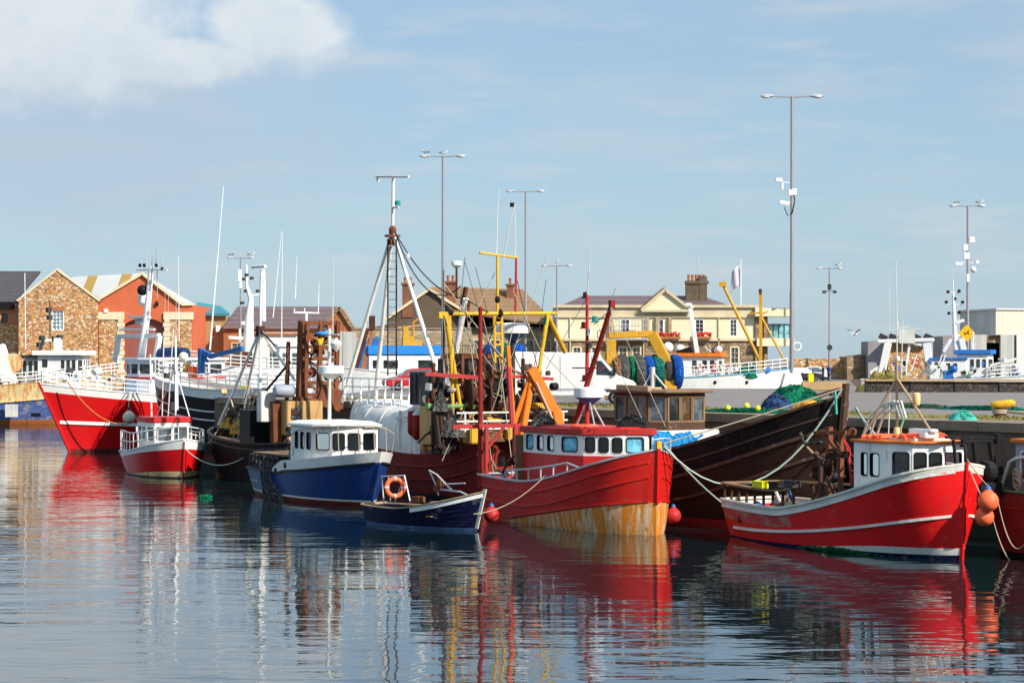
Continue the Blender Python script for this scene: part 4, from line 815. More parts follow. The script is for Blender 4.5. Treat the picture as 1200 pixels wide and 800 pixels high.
# tripod mast on the wheelhouse
ap = b.C(1051, 443); z0 = 4.05; f0 = b.C(1010, 516, -.6); f1 = b.C(1098, 518, .5); mp = Vector((ap.x, ap.y, z0))
mb = MB(); mb.tube([mp, ap + Vector((0, 0, .7))], .045, n=8); mb.tube([ap, (f0.x, f0.y, z0)], .045, n=8); mb.tube([ap, (f1.x, f1.y, z0)], .045, n=8); mb.tube([b.C(1034, 472), b.C(1068, 472)], .03, n=6)
b.part(mb, 'tripod_mast', 'wood_pale', smooth=50)
whip(b, [ap, b.C(1051, 380), b.C(1050, 305)], .02); whip(b, [b.C(1056, 443), b.C(1058, 372)], .02); whip(b, [b.C(1041, 515), b.C(1043, 455)], .018)
mb = MB()
for p in ((1074, 468), (1052, 508)): mb.lathe([(.1, -.2), (.14, -.1), (.14, .2), (.08, .25)], b.C(*p), n=12)
b.part(mb, 'lamp_float', 'cream_worn', smooth=50)
mb = MB()
for dx, k in ((0, 0), (8, .25), (16, .5)):
    mb.tube([b.C(1008 + dx, 520, -.8), b.C(1018 + dx, 490, -.8), b.C(1034 + dx, 474, -.8), b.C(1048 + dx * .5, 470, -.8), b.C(1054 + dx * .5, 490, -.8)], .04, n=7)
b.part(mb, 'hoop_frame', 'off_white', smooth=60)
# rusty timber gallows and winch amidships
mb = MB(); d0 = 1.0
def post(mb, px, y0, y1, off, w=.14, mi=0): a, c = b.C(px, y0, off), b.C(px, y1, off); mb.beam((a.x, a.y, a.z), (a.x, a.y, c.z), w, w, mi, up=(0, 1, 0))
post(mb, 985, 585, 505, -.3, .16, 1); post(mb, 962, 590, 538, -1.0, .14); post(mb, 972, 588, 500, .8, .2, 1); mb.beam(b.C(955, 507, -.3), b.C(992, 507, -.3), .14, .14, 1); mb.beam(b.C(966, 509, -.3), b.C(984, 532, -.3), .07, .12, 1); mb.beam(b.C(991, 520, -.3), b.C(1003, 590, -.3), .08, .08, 0); mb.beam(b.C(950, 592, -.6), b.C(975, 535, -.5), .1, .14)
b.part(mb, 'gallows', ['wood_dark', 'rust'])
mb = MB(); c = b.C(963, 548, -.7); mb.lathe([(.3, -.28), (.3, -.22), (.15, -.2), (.15, .2), (.3, .22), (.3, .28)], c, 0, 16, ax=(0, 1, 0)); mb.lathe([(.09, -.5), (.09, -.28)], c, 0, 10, ax=(0, 1, 0)); c2 = b.C(955, 556, -.9); mb.ball(c2, .13, 0); b.part(mb, 'winch', 'dark_rust', smooth=40)
mb = MB(); mb.tube([c, b.C(980, 585, -.5)], .05, n=6).tube([b.C(970, 540), b.C(998, 590)], .05, n=6).tube([b.C(988, 545), b.C(984, 590)], .06, n=6); b.part(mb, 'winch_frame', 'dark_steel')
mb = MB()
for i in range(5): p0 = b.C(988 + i * 2, 512 + i * 3, -.3); p1 = b.C(1006 - i * 2, 535 + 7 * i, -.6); mb.tube(arc(p0, p1, .25 + .1 * i), .025, n=5)
b.part(mb, 'hose', 'red_light', smooth=50)
# aft rail on stanchions, and boards
mb = MB(); tops = []
for i in range(9):
    t = .01 + .43 * i / 8; p = b.pt(t, sh(t), -1, -.12); mb.beam(p, p + Vector((0, 0, .62)), .08, .08, 0, up=(0, 1, 0)); tops.append(p + Vector((0, 0, .66)))
for a, c in zip(tops[:-1], tops[1:]): mb.beam(a, c, .34, .07, 1)
t0, t1 = b.pt(0, sh(0), 1, -.12), b.pt(0, sh(0), -1, -.12); mb.beam(t0 + Vector((0, 0, .66)), t1 + Vector((0, 0, .66)), .3, .07, 1); mb.beam(t0, t0 + Vector((0, 0, .62)), .08, .08)
for i in range(5):
    t = .05 + .35 * i / 4; p = b.pt(t, sh(t), 1, -.12); mb.beam(p, p + Vector((0, 0, .62)), .08, .08, 0, up=(0, 1, 0))
mb.beam(b.pt(0, sh(0), 1, -.1) + Vector((0, 0, .66)), b.pt(.42, sh(.42), 1, -.1) + Vector((0, 0, .66)), .25, .07, 1)
b.part(mb, 'stern_rail', ['dark_rust', 'wood'])
clutter(b, 30, lambda r: b.C(r.uniform(950, 1000), r.uniform(505, 590), r.uniform(-1.0, .8)), ['dark_rust', 'rust', 'black_steel', 'dark_rust', 'wood_dark', 'net_grey', 'wood_pale'], (.08, .32), 33, names=('winch_box', 'bobbin', 'steel_bar', 'sheave'))
clutter(b, 22, lambda r: (r.uniform(-5.6, -.6), r.uniform(-1.1, .9), .95 + r.random() * .3), ['wood_pale', 'black_plastic', 'blue_trim', 'off_white', 'wood', 'dark_rust'], (.2, .6), 3)
mb = MB()
for i in range(120):
    t = random.gauss(.62, .08); p = b.pt(min(.8, max(.42, t)), random.uniform(.0, .16) * (1 - abs(t - .62) * 4), -1, .02); mb.ball(p, (random.uniform(.06, .16), random.uniform(.03, .07)), 0, 6)
wd = b.part(mb, 'weed_growth', 'weed'); wd['kind'] = 'stuff'
mb = MB(); p = b.pt(.12, .75, -1, .012); mb.box(p, (.16, .03, .26)); p = b.pt(.9, 2.1, 1, .012); b.part(mb, 'scupper', 'black_paint')
mb = MB(); p = Vector((b.hx(1, 3.5) + .0, 0, 3.5)); mb.tube([p + Vector((-.05, .0, -.1)), p + Vector((-.05, 0, .35)), p + Vector((-.18, 0, .5)), p + Vector((-.3, 0, .42))], .05, n=8); b.part(mb, 'bow_roller', 'black_steel', smooth=50)
b.rail(.62, .9, .35, 'rope', n=5, mids=0, r=.02, sides=(1,), name='side_rail')
c = b.C(880, 569, -1.35)
def on_rail(px, off=-1.45): p = b.C(px, 569, off); q = b.M @ Vector((p.x, p.y, 0)); return q
for px, lab, mat, sz, dz in ((891, 'yellow fish crate on the wooden stern rail of the bright red boat', M['yellow_plastic'], (.66, .42, .26), 0), (911, 'black fish crate touching the yellow crate on the bright red boat', M['black_plastic'], (.6, .4, .3), 0), (927, 'dark fish crate on the stern rail, farther from the yellow crate', M['dark_steel'], (.5, .4, .28), 0)):
    t = None; lo, hi = 0., .5
    best = min(range(60), key=lambda i: abs(px - (lambda q: 600 + F * q.x / q.y)(b.M @ b.pt(i / 130, sh(i / 130), -1, -.12)))); t = best / 130; q = b.M @ (b.pt(t, sh(t), -1, -.16) + Vector((0, 0, .70))); crate(lab, q, sz, mat, b.rz)
# two orange buoys at the bow (port side)
q = at(1158, 587, 75.6); buoy('upper orange buoy hanging at the bow of the bright red boat', q, .36, M['buoy_orange']); rope('short rope holding the upper orange buoy to the bow', q + Vector((0, 0, .5)), b.M @ Vector((b.hx(1, 3.5) - .2, .12, 3.55)), .05, .02)
q2 = at(1153.5, 605, 75.9); buoy('lower orange buoy hanging at the bow of the bright red boat', q2, .33, M['buoy_orange']); rope('short rope holding the lower orange buoy to the bow', q2 + Vector((0, 0, .45)), b.M @ Vector((b.hx(1, 3.5) - .3, .16, 3.5)), .0, .02)

# =============================================================== dark red boat at the right edge
b = Boat('fishing_boat', 'dark red boat cut off by the right edge, with orange roof and black stern gantry', 'boat', (18.3, 79.3), (24.6, 70.2), 3.7, (2.25, 2.2, 3.2), rake=.9, s0=.85)
b.hull([(.15, 1), (b.sheer, 0)], ['hull_maroon', 'black_paint'], cap='wood_dark'); b.strake(lambda t: b.sheer(t) - .5, .06, 'mast_red')
b.house([(-4.6, -1.45), (-.4, -1.45), (-.2, .0), (-.4, 1.45), (-4.6, 1.45)], 1.75, 4.0, 'grey_hull', {0: row(3, .06, .95, .42, .86, .05), 4: row(2, .1, .9, .42, .86, .08), 3: row(3, .06, .95, .42, .86, .05)}, gm='glass_rose', fm='white', roof='orange_deck', rth=.14, over=.16)
mb = MB(); A = lambda px, py, xo=-5.35: b.X_(px, py, xo)
mb.beam(A(1108, 512), A(1170, 513), .1, .1); mb.beam(A(1127, 517), A(1158, 516), .14, .14); mb.beam(A(1141, 516), A(1147, 575), .15, .15); mb.beam(A(1160, 516), A(1164, 545), .16, .16); mb.beam(A(1164, 545), A(1171, 585), .14, .14); mb.box(A(1169, 514), (.2, .25, .35)); mb.box(A(1167, 551), (.3, .45, .3)); mb.beam(A(1117, 515), A(1122, 560), .1, .1)
mb.lathe([(.35, -.2), (.38, 0), (.35, .2)], A(1157, 552, -5.1), 0, 14, ax=(0, 1, 0)); mb.box(A(1155, 574, -5.2), (.6, 1.1, .5)); b.part(mb, 'stern_gantry', 'black_steel', bevel=.015)
mb = MB(); mb.tube([b.C(1171, 577, -1.6), b.C(1183, 541, -1.6), b.C(1190, 537, -1.6), b.C(1215, 533, -1.6)], .06, n=8); b.part(mb, 'hand_rail', 'off_white', smooth=60)
mb = MB()
for i in range(3): mb.ring(b.C(1192, 567 - 5 * i, -1.6) , (.3, 1, .3), .22, .05, n=16, m=6)
b.part(mb, 'rope_coil', 'rope', smooth=50)
b.rail(0, .5, .05, 'rope_green', n=2, mids=0, r=.05, sides=(-1,), name='rail_rope', inset=.02)

# =============================================================== old black wooden boat against the quay
b = Boat('fishing_boat', 'old black wooden fishing boat with tall bow post and brown wheelhouse', 'boat', (4.3, 100.2), (12.85, 88), 5.3, (3.2, 2.95, 5.5), rake=.55, pd=4.6, pw=2.6, s0=.7, draft=1.2, flare=.7)
B3 = b; sh = b.sheer
b.hull([(.35, 2), (lambda t: .35 + (sh(t) - 1.25 - .35) * .999, 1), (sh, 0)], ['black_wood', 'brown_wood', 'hull_maroon'], inner=.7, deck='wood', cap=None)
b.strake(lambda t: sh(t) - 1.2, .09, 'wood_dark', .02, .98, .09); b.strake(lambda t: sh(t) - 2.15, .07, 'wood_dark', .02, .97, .08, name='lower_rub_rail'); b.strake(lambda t: sh(t) - .02, .06, 'wood_dark', .0, .99, .07, name='top_rail'); b.strake(lambda t: sh(t) - .65, .04, 'wood_dark', .0, .98, .04, name='upper_rub_rail'); b.stem('wood_dark', .34, z0=-.4, ext=.45)
mb = MB()
for i in range(9):
    t = .86 + .013 * i; p = b.pt(t, sh(t), 1, -.2); mb.beam(p - Vector((0, 0, .8)), p + Vector((0, 0, .05)), .1, .1, up=(0, 1, 0))
for i in range(16):
    t = .05 + .055 * i; p = b.pt(t, sh(t), -1, -.16); mb.beam(p - Vector((0, 0, .65)), p - Vector((0, 0, .02)), .1, .1, up=(0, 1, 0))
    p = b.pt(t, sh(t), 1, -.16); mb.beam(p - Vector((0, 0, .65)), p - Vector((0, 0, .02)), .1, .1, up=(0, 1, 0))
b.part(mb, 'bulwark_frames', 'wood_dark')
mb = MB(); mb.beam(b.C(958, 464), b.C(985, 456), .14, .14); mb.beam((b.hx(1, 5.6) - .5, -.35, 5.55), (b.hx(1, 5.6) - .5, .35, 5.55), .16, .2); b.part(mb, 'bow_fitting', 'rust')
mb = MB(); p = b.pt(.96, 4.4, -1, .02); mb.lathe([(.06, -.02), (.06, .04)], p, ax=(0, -1, 0)); p = b.pt(.965, 4.5, 1, .02); mb.lathe([(.06, -.02), (.06, .04)], p, ax=(0, 1, 0)); b.part(mb, 'hawse_ring', 'galvanised')
mb = MB(); mb.prism([(-5.2, -1.75), (-1.7, -1.75), (-1.7, 1.75), (-5.2, 1.75)], 2.2, 3.85); b.part(mb, 'deckhouse', 'off_white', bevel=.04)
b.house([(-5.0, -1.5), (-2.6, -1.55), (-1.9, -1.0), (-1.8, 1.0), (-2.4, 1.5), (-5.0, 1.5)], 3.85, 5.45, 'wood_dark', {0: row(3, .05, .95, .25, .88, .06), 1: [(.12, .88, .25, .88)], 2: row(3, .04, .96, .25, .88, .05), 3: [(.12, .88, .25, .88)], 5: row(2, .1, .9, .25, .88, .1)}, panes=['glass_dark', 'glass_brown', 'glass_mid', 'glass_mid'], fm='wood', fw=.07, r=.02, roof='wood', over=.28, rth=.12)
h = b.h; mb = MB(); mb.box((-3.3, -1.72, 5.66), (2.2, .25, .22), ry=.02).box((-4.6, .3, 5.62), (.8, .5, .1)).build('roof_boards', M['wood_pale'], h)
mb = MB(); a = b.C(765, 455); c = b.C(765, 430); mb.tube([a, c], .1, n=10); mb.tube([b.C(755, 452, -.2), b.C(764, 436)], .035, n=6); mb.tube([b.C(781, 455, .2), b.C(766, 437)], .035, n=6); b.part(mb, 'vent_post', 'off_white', smooth=50)
# blue tarpaulin over the starboard side deck
mb = MB(); n, m = 26, 10; vs = []; rnd = random.Random(5)
for i in range(n + 1):
    for j in range(m + 1):
        u, v = i / n, j / m; x = -3.3 + 4.6 * u; y = -1.66 - .85 * v; z = 3.78 - .75 * v ** 1.3 + .10 * sin(u * 19 + v * 3) + .07 * sin(u * 41 + v * 11) + rnd.uniform(-.03, .03) - .2 * u * v; vs.append((x, y, z))
mb.add(vs, [(i * (m + 1) + j, (i + 1) * (m + 1) + j, (i + 1) * (m + 1) + j + 1, i * (m + 1) + j + 1) for i in range(n) for j in range(m)])
o = mb.build('tarpaulin', M['blue_tarp']); o.matrix_world = b.M; tag(o, 'bright blue tarpaulin spread beside the brown wheelhouse', 'tarpaulin')
sol = o.modifiers.new('t', 'SOLIDIFY'); sol.thickness = .02

# =============================================================== middle red boat with ochre rusty underside
b = Boat('fishing_boat', 'dark red boat with rust streaked ochre underside and sky coloured wheelhouse windows', 'boat', (.25, 97.9), (5.68, 87.1), 4.4, (1.85, 1.78, 3.35), rake=.12, pd=5.5, pw=4.4, s0=.85, draft=1.0, flare=.7)
B4 = b; sh = b.sheer; oc = lambda t: max(.02, 1.30 * (t - .20) / .80)
b.hull([(-.02, 2), (oc, 1), (sh, 0)], ['red_worn', 'ochre_rust', 'black_paint'], inner=.5, deck='wood', cap='galvanised', capw=.12)
for dz, nm in ((.42, 'upper_rub_rail'), (1.0, 'middle_rub_rail')): b.strake(lambda t, dz=dz: sh(t) - dz, .05, 'red_worn', .02, .985, .05, name=nm)
b.strake(lambda t: oc(t) + .06 + .1 * (1 - t), .06, 'red_worn', .25, .985, .05, name='lower_rub_rail'); b.stem('red_hull', .2, z0=1.25, ext=.2); 
mb = MB(); x = b.hx(1, 3.4); mb.box((x + .02, 0, 3.55), (.16, .2, .3)); b.part(mb, 'stem_cap', 'yellow_steel')
mb = MB(); x = b.hx(1, 3.4) - .25; mb.tube([(x, -.1, 3.35), (x, -.1, 3.75), (x + .1, .35, 3.8), (x - .35, .9, 3.75), (x - .35, .9, 3.3)], .035, n=7); b.part(mb, 'bow_fairlead', 'galvanised', smooth=60)
b.house([(-2.55, -1.5), (.65, -1.55), (2.05, -1.1), (3.25, .1), (3.65, 1.0), (2.95, 1.65), (-2.55, 1.5)], 1.35, 3.82, 'white_house', {0: [(.10, .30, .72, .96), (.42, .60, .72, .96), (.72, .90, .72, .96)], 1: [(.18, .78, .72, .96)], 2: row(3, .05, .96, .72, .96, .1), 3: [(.1, .82, .72, .97)], 4: [(.15, .6, .72, .97)], 6: row(2, .2, .8, .7, .95, .1)}, panes=['glass_sky', 'glass_clear', 'glass_clear', 'glass_sky', 'glass_clear', 'glass_clear', 'glass_clear', 'glass_sky', 'glass_clear'], seal=.025, fw=.06, r=.11, roof='red_steel', over=.12, rth=.26, band=.66, mat2='red_light')
h = b.h
mb = MB(); mb.prism([(-2.35, -1.2), (1.75, -1.1), (2.85, .2), (2.75, 1.3), (-2.35, 1.3)], 4.08, 4.14); mb.build('roof_deck', M['red_light'], h)
mb = MB(); mb.ring(b.C(685, 501, -.2) + Vector((0, 0, .06)), (0, 0, 1), .5, .09, n=22); lb = mb.build('lifebuoy', M['buoy_orange'], smooth=60); lb.matrix_world = b.M; tag(lb, 'orange ring buoy lying flat on the red wheelhouse roof beneath the radar', 'lifebuoy')
o = mound('net_heap', [M['net_grey'], M['net_teal']], (0, 0, 0), .55, .35, .38, 'dark net heap on the left end of the red wheelhouse roof', 'net', 4); o.location = b.M @ Vector((-1.75, -.9, 4.09))
o = mound('net_heap', [M['black_rubber'], M['net_grey']], (0, 0, 0), .7, .4, .4, 'black heap on the right end of the red wheelhouse roof', 'net', 6); o.location = b.M @ Vector((2.35, 1.0, 4.15))
mp = b.C(688, 500, 0); mt = b.C(687, 345, 0); mt.x = mp.x; mb = MB(); mb.tube([(mp.x, mp.y, 4.08), (mp.x, mp.y, mt.z)], [.10, .06], n=10); mb.tube([b.C(671, 431), b.C(707, 431)], .03, n=6)
b.part(mb, 'mast', 'red_steel', smooth=50)
mb = MB(); mb.tube([b.C(672, 502, -.1), b.C(717, 356, .1)], [.13, .10], n=10); mb.box(b.C(717, 356, .1), (.22, .2, .3)); b.part(mb, 'derrick_boom', 'mast_red', smooth=50)
b.radar(b.C(690, 461, -.25), .62, h=.5)
mb = MB(); rc = b.C(690, 466, -.25)
for px, o_ in ((675, -.5), (708, .3), (697, -.9)): mb.tube([rc, b.C(px, 499, o_)], .035, n=6)
b.part(mb, 'radar_stand', 'galvanised')
for px, py, m_, nm in ((697, 374, 'teal_lamp', 'green_lantern'), (684, 381, 'red_steel', 'red_lantern'), (691, 389, 'off_white', 'lantern'), (691, 404, 'dark_steel', 'lantern'), (686, 346, 'dark_steel', 'lantern'), (685, 443, 'red_steel', 'lantern')):
    mb = MB(); light(mb, b.C(px, py), 0, .11); mb.box(b.C(px, py + 3.2), (.25, .25, .05)); mb.build(nm, M[m_], b.root, smooth=40)
whip(b, [b.C(688, 348), b.C(690, 320), b.C(692, 288)], .02); whip(b, [b.C(717, 350), b.C(722, 336)], .02); mb = MB(); mb.box((2.5, .7, 3.1), (.6, 1.3, .9)); mb.build('console', M['wood'], b.h, bevel=.03); mb = MB(); mb.tube([(-.8, .2, 2.2), (-.8, .2, 3.5)], .18, n=9); mb.build('coat', M['yellow_plastic'], b.h, smooth=40)
mb = MB(); mb.tube([b.C(687, 350), b.C(640, 432)], .012, n=4); mb.tube([b.C(687, 352), b.C(752, 490, .5)], .012, n=4); mb.tube([b.C(716, 360), b.C(720, 392)], .03, n=5); mb.tube([b.C(717, 362), b.C(696, 380)], .02, n=4); mb.tube([b.C(717, 360, .1), b.C(780, 500, .2)], .012, n=4); b.part(mb, 'rigging', 'rope')
# bent pipe rail along the side
mb = MB()
for side in (-1, 1):
    tops = []
    for i in range(6):
        t = .25 + .45 * i / 5; p = b.pt(t, sh(t), side, -.08); hh = .42 + .1 * sin(pi * i / 5); mb.tube([p, p + Vector((0, 0, hh))], .035, n=7); tops.append(p + Vector((0, 0, hh)))
    p = b.pt(.78, sh(.78), side, -.08); mb.tube([b.pt(.22, sh(.22), side, -.08)] + tops + [p], .04, n=7)
b.part(mb, 'side_rail', 'galvanised', smooth=50)
# aft mast and red gallows
mb = MB(); o_ = -1.8; a, c = b.C(563, 562, o_), b.C(560, 362, o_); mb.tube([(a.x, a.y, 1.3), (a.x, a.y, c.z)], [.13, .09], n=10); mb.ball((a.x, a.y, c.z), .12, 0, 8); b.part(mb, 'aft_mast', 'mast_red', smooth=50)
G = lambda px, py, xo=-5.6: b.X_(px, py, xo)
mb = MB(); mb.beam(G(530, 500), G(612, 498), .14, .18); mb.beam(G(570, 500), G(570, 570), .16, .16); mb.beam(G(572, 524), G(590, 501), .1, .12); mb.beam(G(604, 498), G(604, 550), .2, .2); mb.beam(G(596, 430), G(600, 498), .16, .16, 0); b.part(mb, 'gallows', 'coral_steel', bevel=.01)
mb = MB(); mb.beam(G(595, 405), G(601, 490, -5.8), .16, .16); b.part(mb, 'prop', 'orange_steel')
clutter(b, 26, lambda r: (r.uniform(-5.3, -3.2), r.uniform(-1.8, 1.5), r.uniform(1.5, 2.5)), ['dark_rust', 'galvanised', 'black_plastic', 'wood', 'rust', 'black_steel', 'black_steel'], (.12, .42), 5)
mb = MB(); mb.tube([G(588, 562), G(588, 552), G(600, 550), G(600, 562)], .05, 1, n=7); mb.tube([G(574, 565, -5.4), G(574, 556, -5.4), G(594, 556, -5.4), G(594, 565, -5.4)], .05, 1, n=7); mb.lathe([(.3, -.3), (.18, -.25), (.18, .25), (.3, .3)], G(585, 575, -5.3), 0, 12, ax=(0, 1, 0)); b.part(mb, 'net_hauler', ['dark_rust', 'galvanised'], smooth=45)
mb = MB(); p, q = b.C(624, 500, -1.55), 0; mb.beam((-2.7, -1.6, 1.6), (-2.7, -1.6, 3.7), .4, .12); b.part(mb, 'door_board', 'wood')
q = at(789, 604, 89.6); buoy('red buoy low on the right of the rusty ochre bow', q, .32, M['buoy_red'])
q = at(576, 603, 90.4); buoy('red buoy between the navy dinghy and the dark red boat', q, .32, M['buoy_red'])

# =============================================================== navy dinghy
b = Boat('dinghy', 'small open navy clinker dinghy with white bow and lifebuoy on its stern', 'dinghy', (-5.75, 93.5), (-1.45, 89.2), 2.3, (.80, .78, 1.6), rake=.5, s0=.6, draft=.45, pd=3.4, tr=.25)
sh = b.sheer
b.hull([(.12, 2), (lambda t: sh(t) - .24, 0), (sh, 0)], ['navy_planks', 'grey_hull', 'blue_stern'], inner=.5, deck='wood', cap='wood_pale', capw=.09, capz=.04)
b.strake(lambda t: sh(t) - .10, .02, 'white', .55, .995, .13, name='bow_plank'); b.stem('off_white', .1, z0=.1, ext=.1)
for k in (.3, .45, .6): b.strake(lambda t, k=k: sh(t) * (1 - k) + .04, .02, 'navy_planks', 0, .98, .015, name='plank_edge')
mb = MB(); 
for x in (-1.6, -.1, 1.3): mb.box((x, 0, .55), (.3, 2.0, .05))
b.part(mb, 'thwart', 'wood'); mb = MB(); mb.box((1.6, 0, 1.08), (1.5, 1.0, .06)); b.part(mb, 'foredeck', 'grey_hull')
fr = [b.C(450, 590, 0), b.C(447, 558, 0), b.C(474, 557, 0), b.C(481, 589, 0)]
mb = MB(); mb.tube(fr, .035, n=7); mb.tube([b.C(458, 590, -.1), b.C(455, 558, -.1)], .02, n=5); mb.tube([b.C(474, 557, 0), b.C(462, 590, .4)], .02, n=5); b.part(mb, 'stern_frame', 'galvanised', smooth=50)
mb = MB(); mb.tube([b.C(503, 551), b.C(512, 556), b.C(530, 575)], .04, n=6).tube([b.C(503, 551), b.C(510, 566), b.C(514, 580)], .03, n=6).tube([b.C(516, 573), b.C(540, 576), b.C(552, 582)], .04, n=6).tube([b.C(522, 567), b.C(545, 566)], .03, n=6); b.part(mb, 'pipe_hauler', 'galvanised', smooth=50)
mb = MB(); mb.lathe([(.16, -.12), (.08, -.1), (.08, .1), (.16, .12)], b.C(513, 572), 0, 12, ax=(0, 1, 0)); mb.box(b.C(516, 566), (.25, .2, .3)); mb.box(b.C(490, 585), (.5, .4, .25)); b.part(mb, 'engine', 'rust', bevel=.02)
q = b.M @ b.C(463, 571, -.25); root = thing('lifebuoy', 'orange and white lifebuoy on a metal frame at the stern of the navy dinghy', 'lifebuoy', q)
MB().ring((0, 0, 0), (.25, -1, .12), .36, .095, 0, n=32, m=10).build('ring', M['buoy_orange'], root, smooth=60); mb = MB()
ax = Vector((.25, -1, .12)).normalized(); u = ax.orthogonal().normalized(); w_ = ax.cross(u)
for i in range(4):
    a = pi / 4 + i * pi / 2; d = u * cos(a) + w_ * sin(a); e = ax.cross(d); mb.ring(d * .36, e, .10, .014, n=14, m=5); mb.ring(d * .36 + e * .03, e, .10, .014, n=14, m=5); mb.ring(d * .36 - e * .03, e, .10, .014, n=14, m=5)
mb.build('band', M['white_cloth'], root, smooth=60)

# =============================================================== blue boat
b = Boat('fishing_boat', 'royal blue fishing boat with white wheelhouse and white radar mast', 'boat', (-12.2, 114.0), (-6.56, 103.4), 4.0, (1.42, 1.42, 2.12), rake=.95, pd=5, pw=2.8, s0=.72, draft=.9, flare=.8, step=lambda t: .52 * sm(.34, .50, t))
B6 = b; sh = b.sheer; wb = lambda t: sh(t) - .02 - .50 * sm(.33, .48, t)
b.hull([(.22, 2), (.31, 3), (wb, 0), (sh, 1)], ['blue_hull', 'white', 'oxide', 'off_white', 'blue_stern'], inner=.45, deck='wood', split=lambda m_, sd_, t: 4 if m_ == 0 and t < .30 else m_)
b.strake(lambda t: sh(t) - .05 - .48 * sm(.33, .48, t), .07, 'black_paint', .0, .99, .06); b.stem('blue_hull', .12, ext=-.1)
mb = MB()
for t in (.42, .52): mb.lathe([(.14, -.02), (.14, .03), (.09, .04)], b.pt(t, sh(t) - .25, -1, .01), 0, 14, ax=(0, -1, 0))
b.part(mb, 'porthole', 'black_paint'); mb = MB()
for i in range(3): mb.lathe([(.06, -.02), (.06, .03)], b.pt(.04 + .05 * i, .75, -1, .01), 0, 10, ax=(0, -1, 0))
b.part(mb, 'scupper', 'off_white')
b.house([(-.3, -1.45), (2.7, -1.5), (3.7, -1.0), (4.4, .2), (4.1, 1.2), (-.3, 1.45)], 1.2, 3.68, 'white_house', {0: [(.20, .34, .56, .88), (.44, .60, .56, .88), (.70, .88, .56, .88)], 1: [(.15, .88, .56, .88)], 2: row(2, .03, .97, .56, .88, .12), 3: [(.12, .85, .56, .88)], 5: row(2, .2, .8, .55, .85, .1)}, gm='glass_clear', seal=.02, fm='white', fw=.045, r=.1, roof='white', over=.2, rth=.1, crown=.16, bevel=.05)
mb = MB(); pts = [b.C(338, 512, -1.7), b.C(348, 504, -1.75), b.C(372, 500, -1.7), b.C(405, 499, -1.0), b.C(438, 499, .4), b.C(452, 502, 1.0), b.C(462, 508, 1.4), b.C(459, 530, 1.4)]; mb.tube(pts, .03, n=6)
for px, y1, o_ in ((372, 526, -1.7), (396, 530, -1.2), (420, 530, -.2), (438, 528, .4), (452, 530, 1.0)): mb.tube([b.C(px, 500, o_), b.C(px + 1, y1, o_)], .025, n=6)
b.part(mb, 'guard_rail', 'rope', smooth=50)
a = b.C(386, 495, .2); c = b.C(386, 385, .2); mb = MB(); mb.tube([(a.x, a.y, 3.8), (a.x, a.y, c.z)], .09, n=10); mb.tube([b.C(385, 392), b.C(397, 392)], .04, n=6); mb.lathe([(.02, -.3), (.28, 0), (.3, .12), (.1, .3), (.02, .4)], b.C(394, 405, .2), 0, 14); mt_ = b.part(mb, 'mast', 'off_white', smooth=40)
b.radar(b.C(388, 434, -.15), .62, h=.45, mats=('plastic_white', 'off_white'))
whip(b, [b.C(390, 392), b.C(390, 340), b.C(391, 300)], .02)
# aft table of boards on posts with ropes
mb = MB(); TZ = 2.1
mb.prism([(-5.9, -1.25), (-.8, -1.35), (-.8, -.2), (-5.9, -.2)], TZ, TZ + .07, 1); mb.prism([(-5.9, -.1), (-2.4, -.1), (-2.4, 1.1), (-5.9, 1.1)], TZ + .01, TZ + .09, 1)
for i in range(8):
    t = .02 + .4 * i / 7; p = b.pt(t, sh(t), -1, -.14); mb.beam(p - Vector((0, 0, .3)), (p.x, p.y, TZ), .07, .07, 0, up=(0, 1, 0)); p.y = -p.y; mb.beam(p - Vector((0, 0, .3)), (p.x, p.y, TZ), .07, .07, 0, up=(0, 1, 0))
p, q = b.pt(.02, sh(0), -1, -.14), b.pt(.42, sh(.42), -1, -.14); mb.tube([(p.x, p.y, TZ - .05), (q.x, q.y, TZ - .05)], .04, n=6); mb.tube([(p.x, p.y, TZ - .38), (q.x, q.y, TZ - .38)], .03, n=6); b.part(mb, 'stern_table', ['dark_steel', 'wood'])
mb = MB(); p = b.pt(.36, sh(.36), -1, .1); mb.ring(b.C(343, 528, -1.4), (.2, 1, 0), .26, .035, n=18, m=6); mb.ring(b.C(344, 530, -1.3), (.5, 1, .1), .28, .035, n=18, m=6); mb.ring(b.C(342, 532, -1.3), (-.2, 1, .1), .22, .035, n=18, m=6); b.part(mb, 'rope_coil', 'rope_green', smooth=50)
mb = MB()
for i in range(12):
    t = .245 + .0125 * i; mb.tube([b.pt(t, sh(t) + .05, -1, .03), b.pt(t, 1.0, -1, .05 + .05 * (i % 3)), b.pt(t + .01 + .006 * i, .3, -1, .08 + .05 * ((i * 2) % 3)), b.pt(t + .03 + .008 * i, -.15, -1, .12)], .036 + .012 * (i % 2), n=6)
o = mb.build('rope_fender', M['net_grey'], smooth=50); o.matrix_world = b.M; tag(o, 'dark curtain of old rope hanging down the side of the blue boat', 'fender')
# =============================================================== old maroon trawler with white shelter deck and yellow goalpost
b = Boat('trawler', 'old maroon trawler with white shelter deck, white tripod mast and yellow goalpost gantry', 'trawler', (.2, 107.0), (-8.1, 121.8), 5.4, (2.9, 2.1, 3.0), rake=1.2, pd=3.5, pw=2.2, s0=.85, draft=1.4)
B7 = b; sh = b.sheer
b.hull([(.2, 1), (sh, 0)], ['hull_maroon', 'black_paint'], inner=.5, deck='rust', cap='mast_red', capw=.14); b.strake(lambda t: sh(t) - .55, .06, 'mast_red', .0, .98, .06); b.strake(lambda t: sh(t) - 1.2, .06, 'mast_red', .0, .98, .06, name='lower_rub_rail')
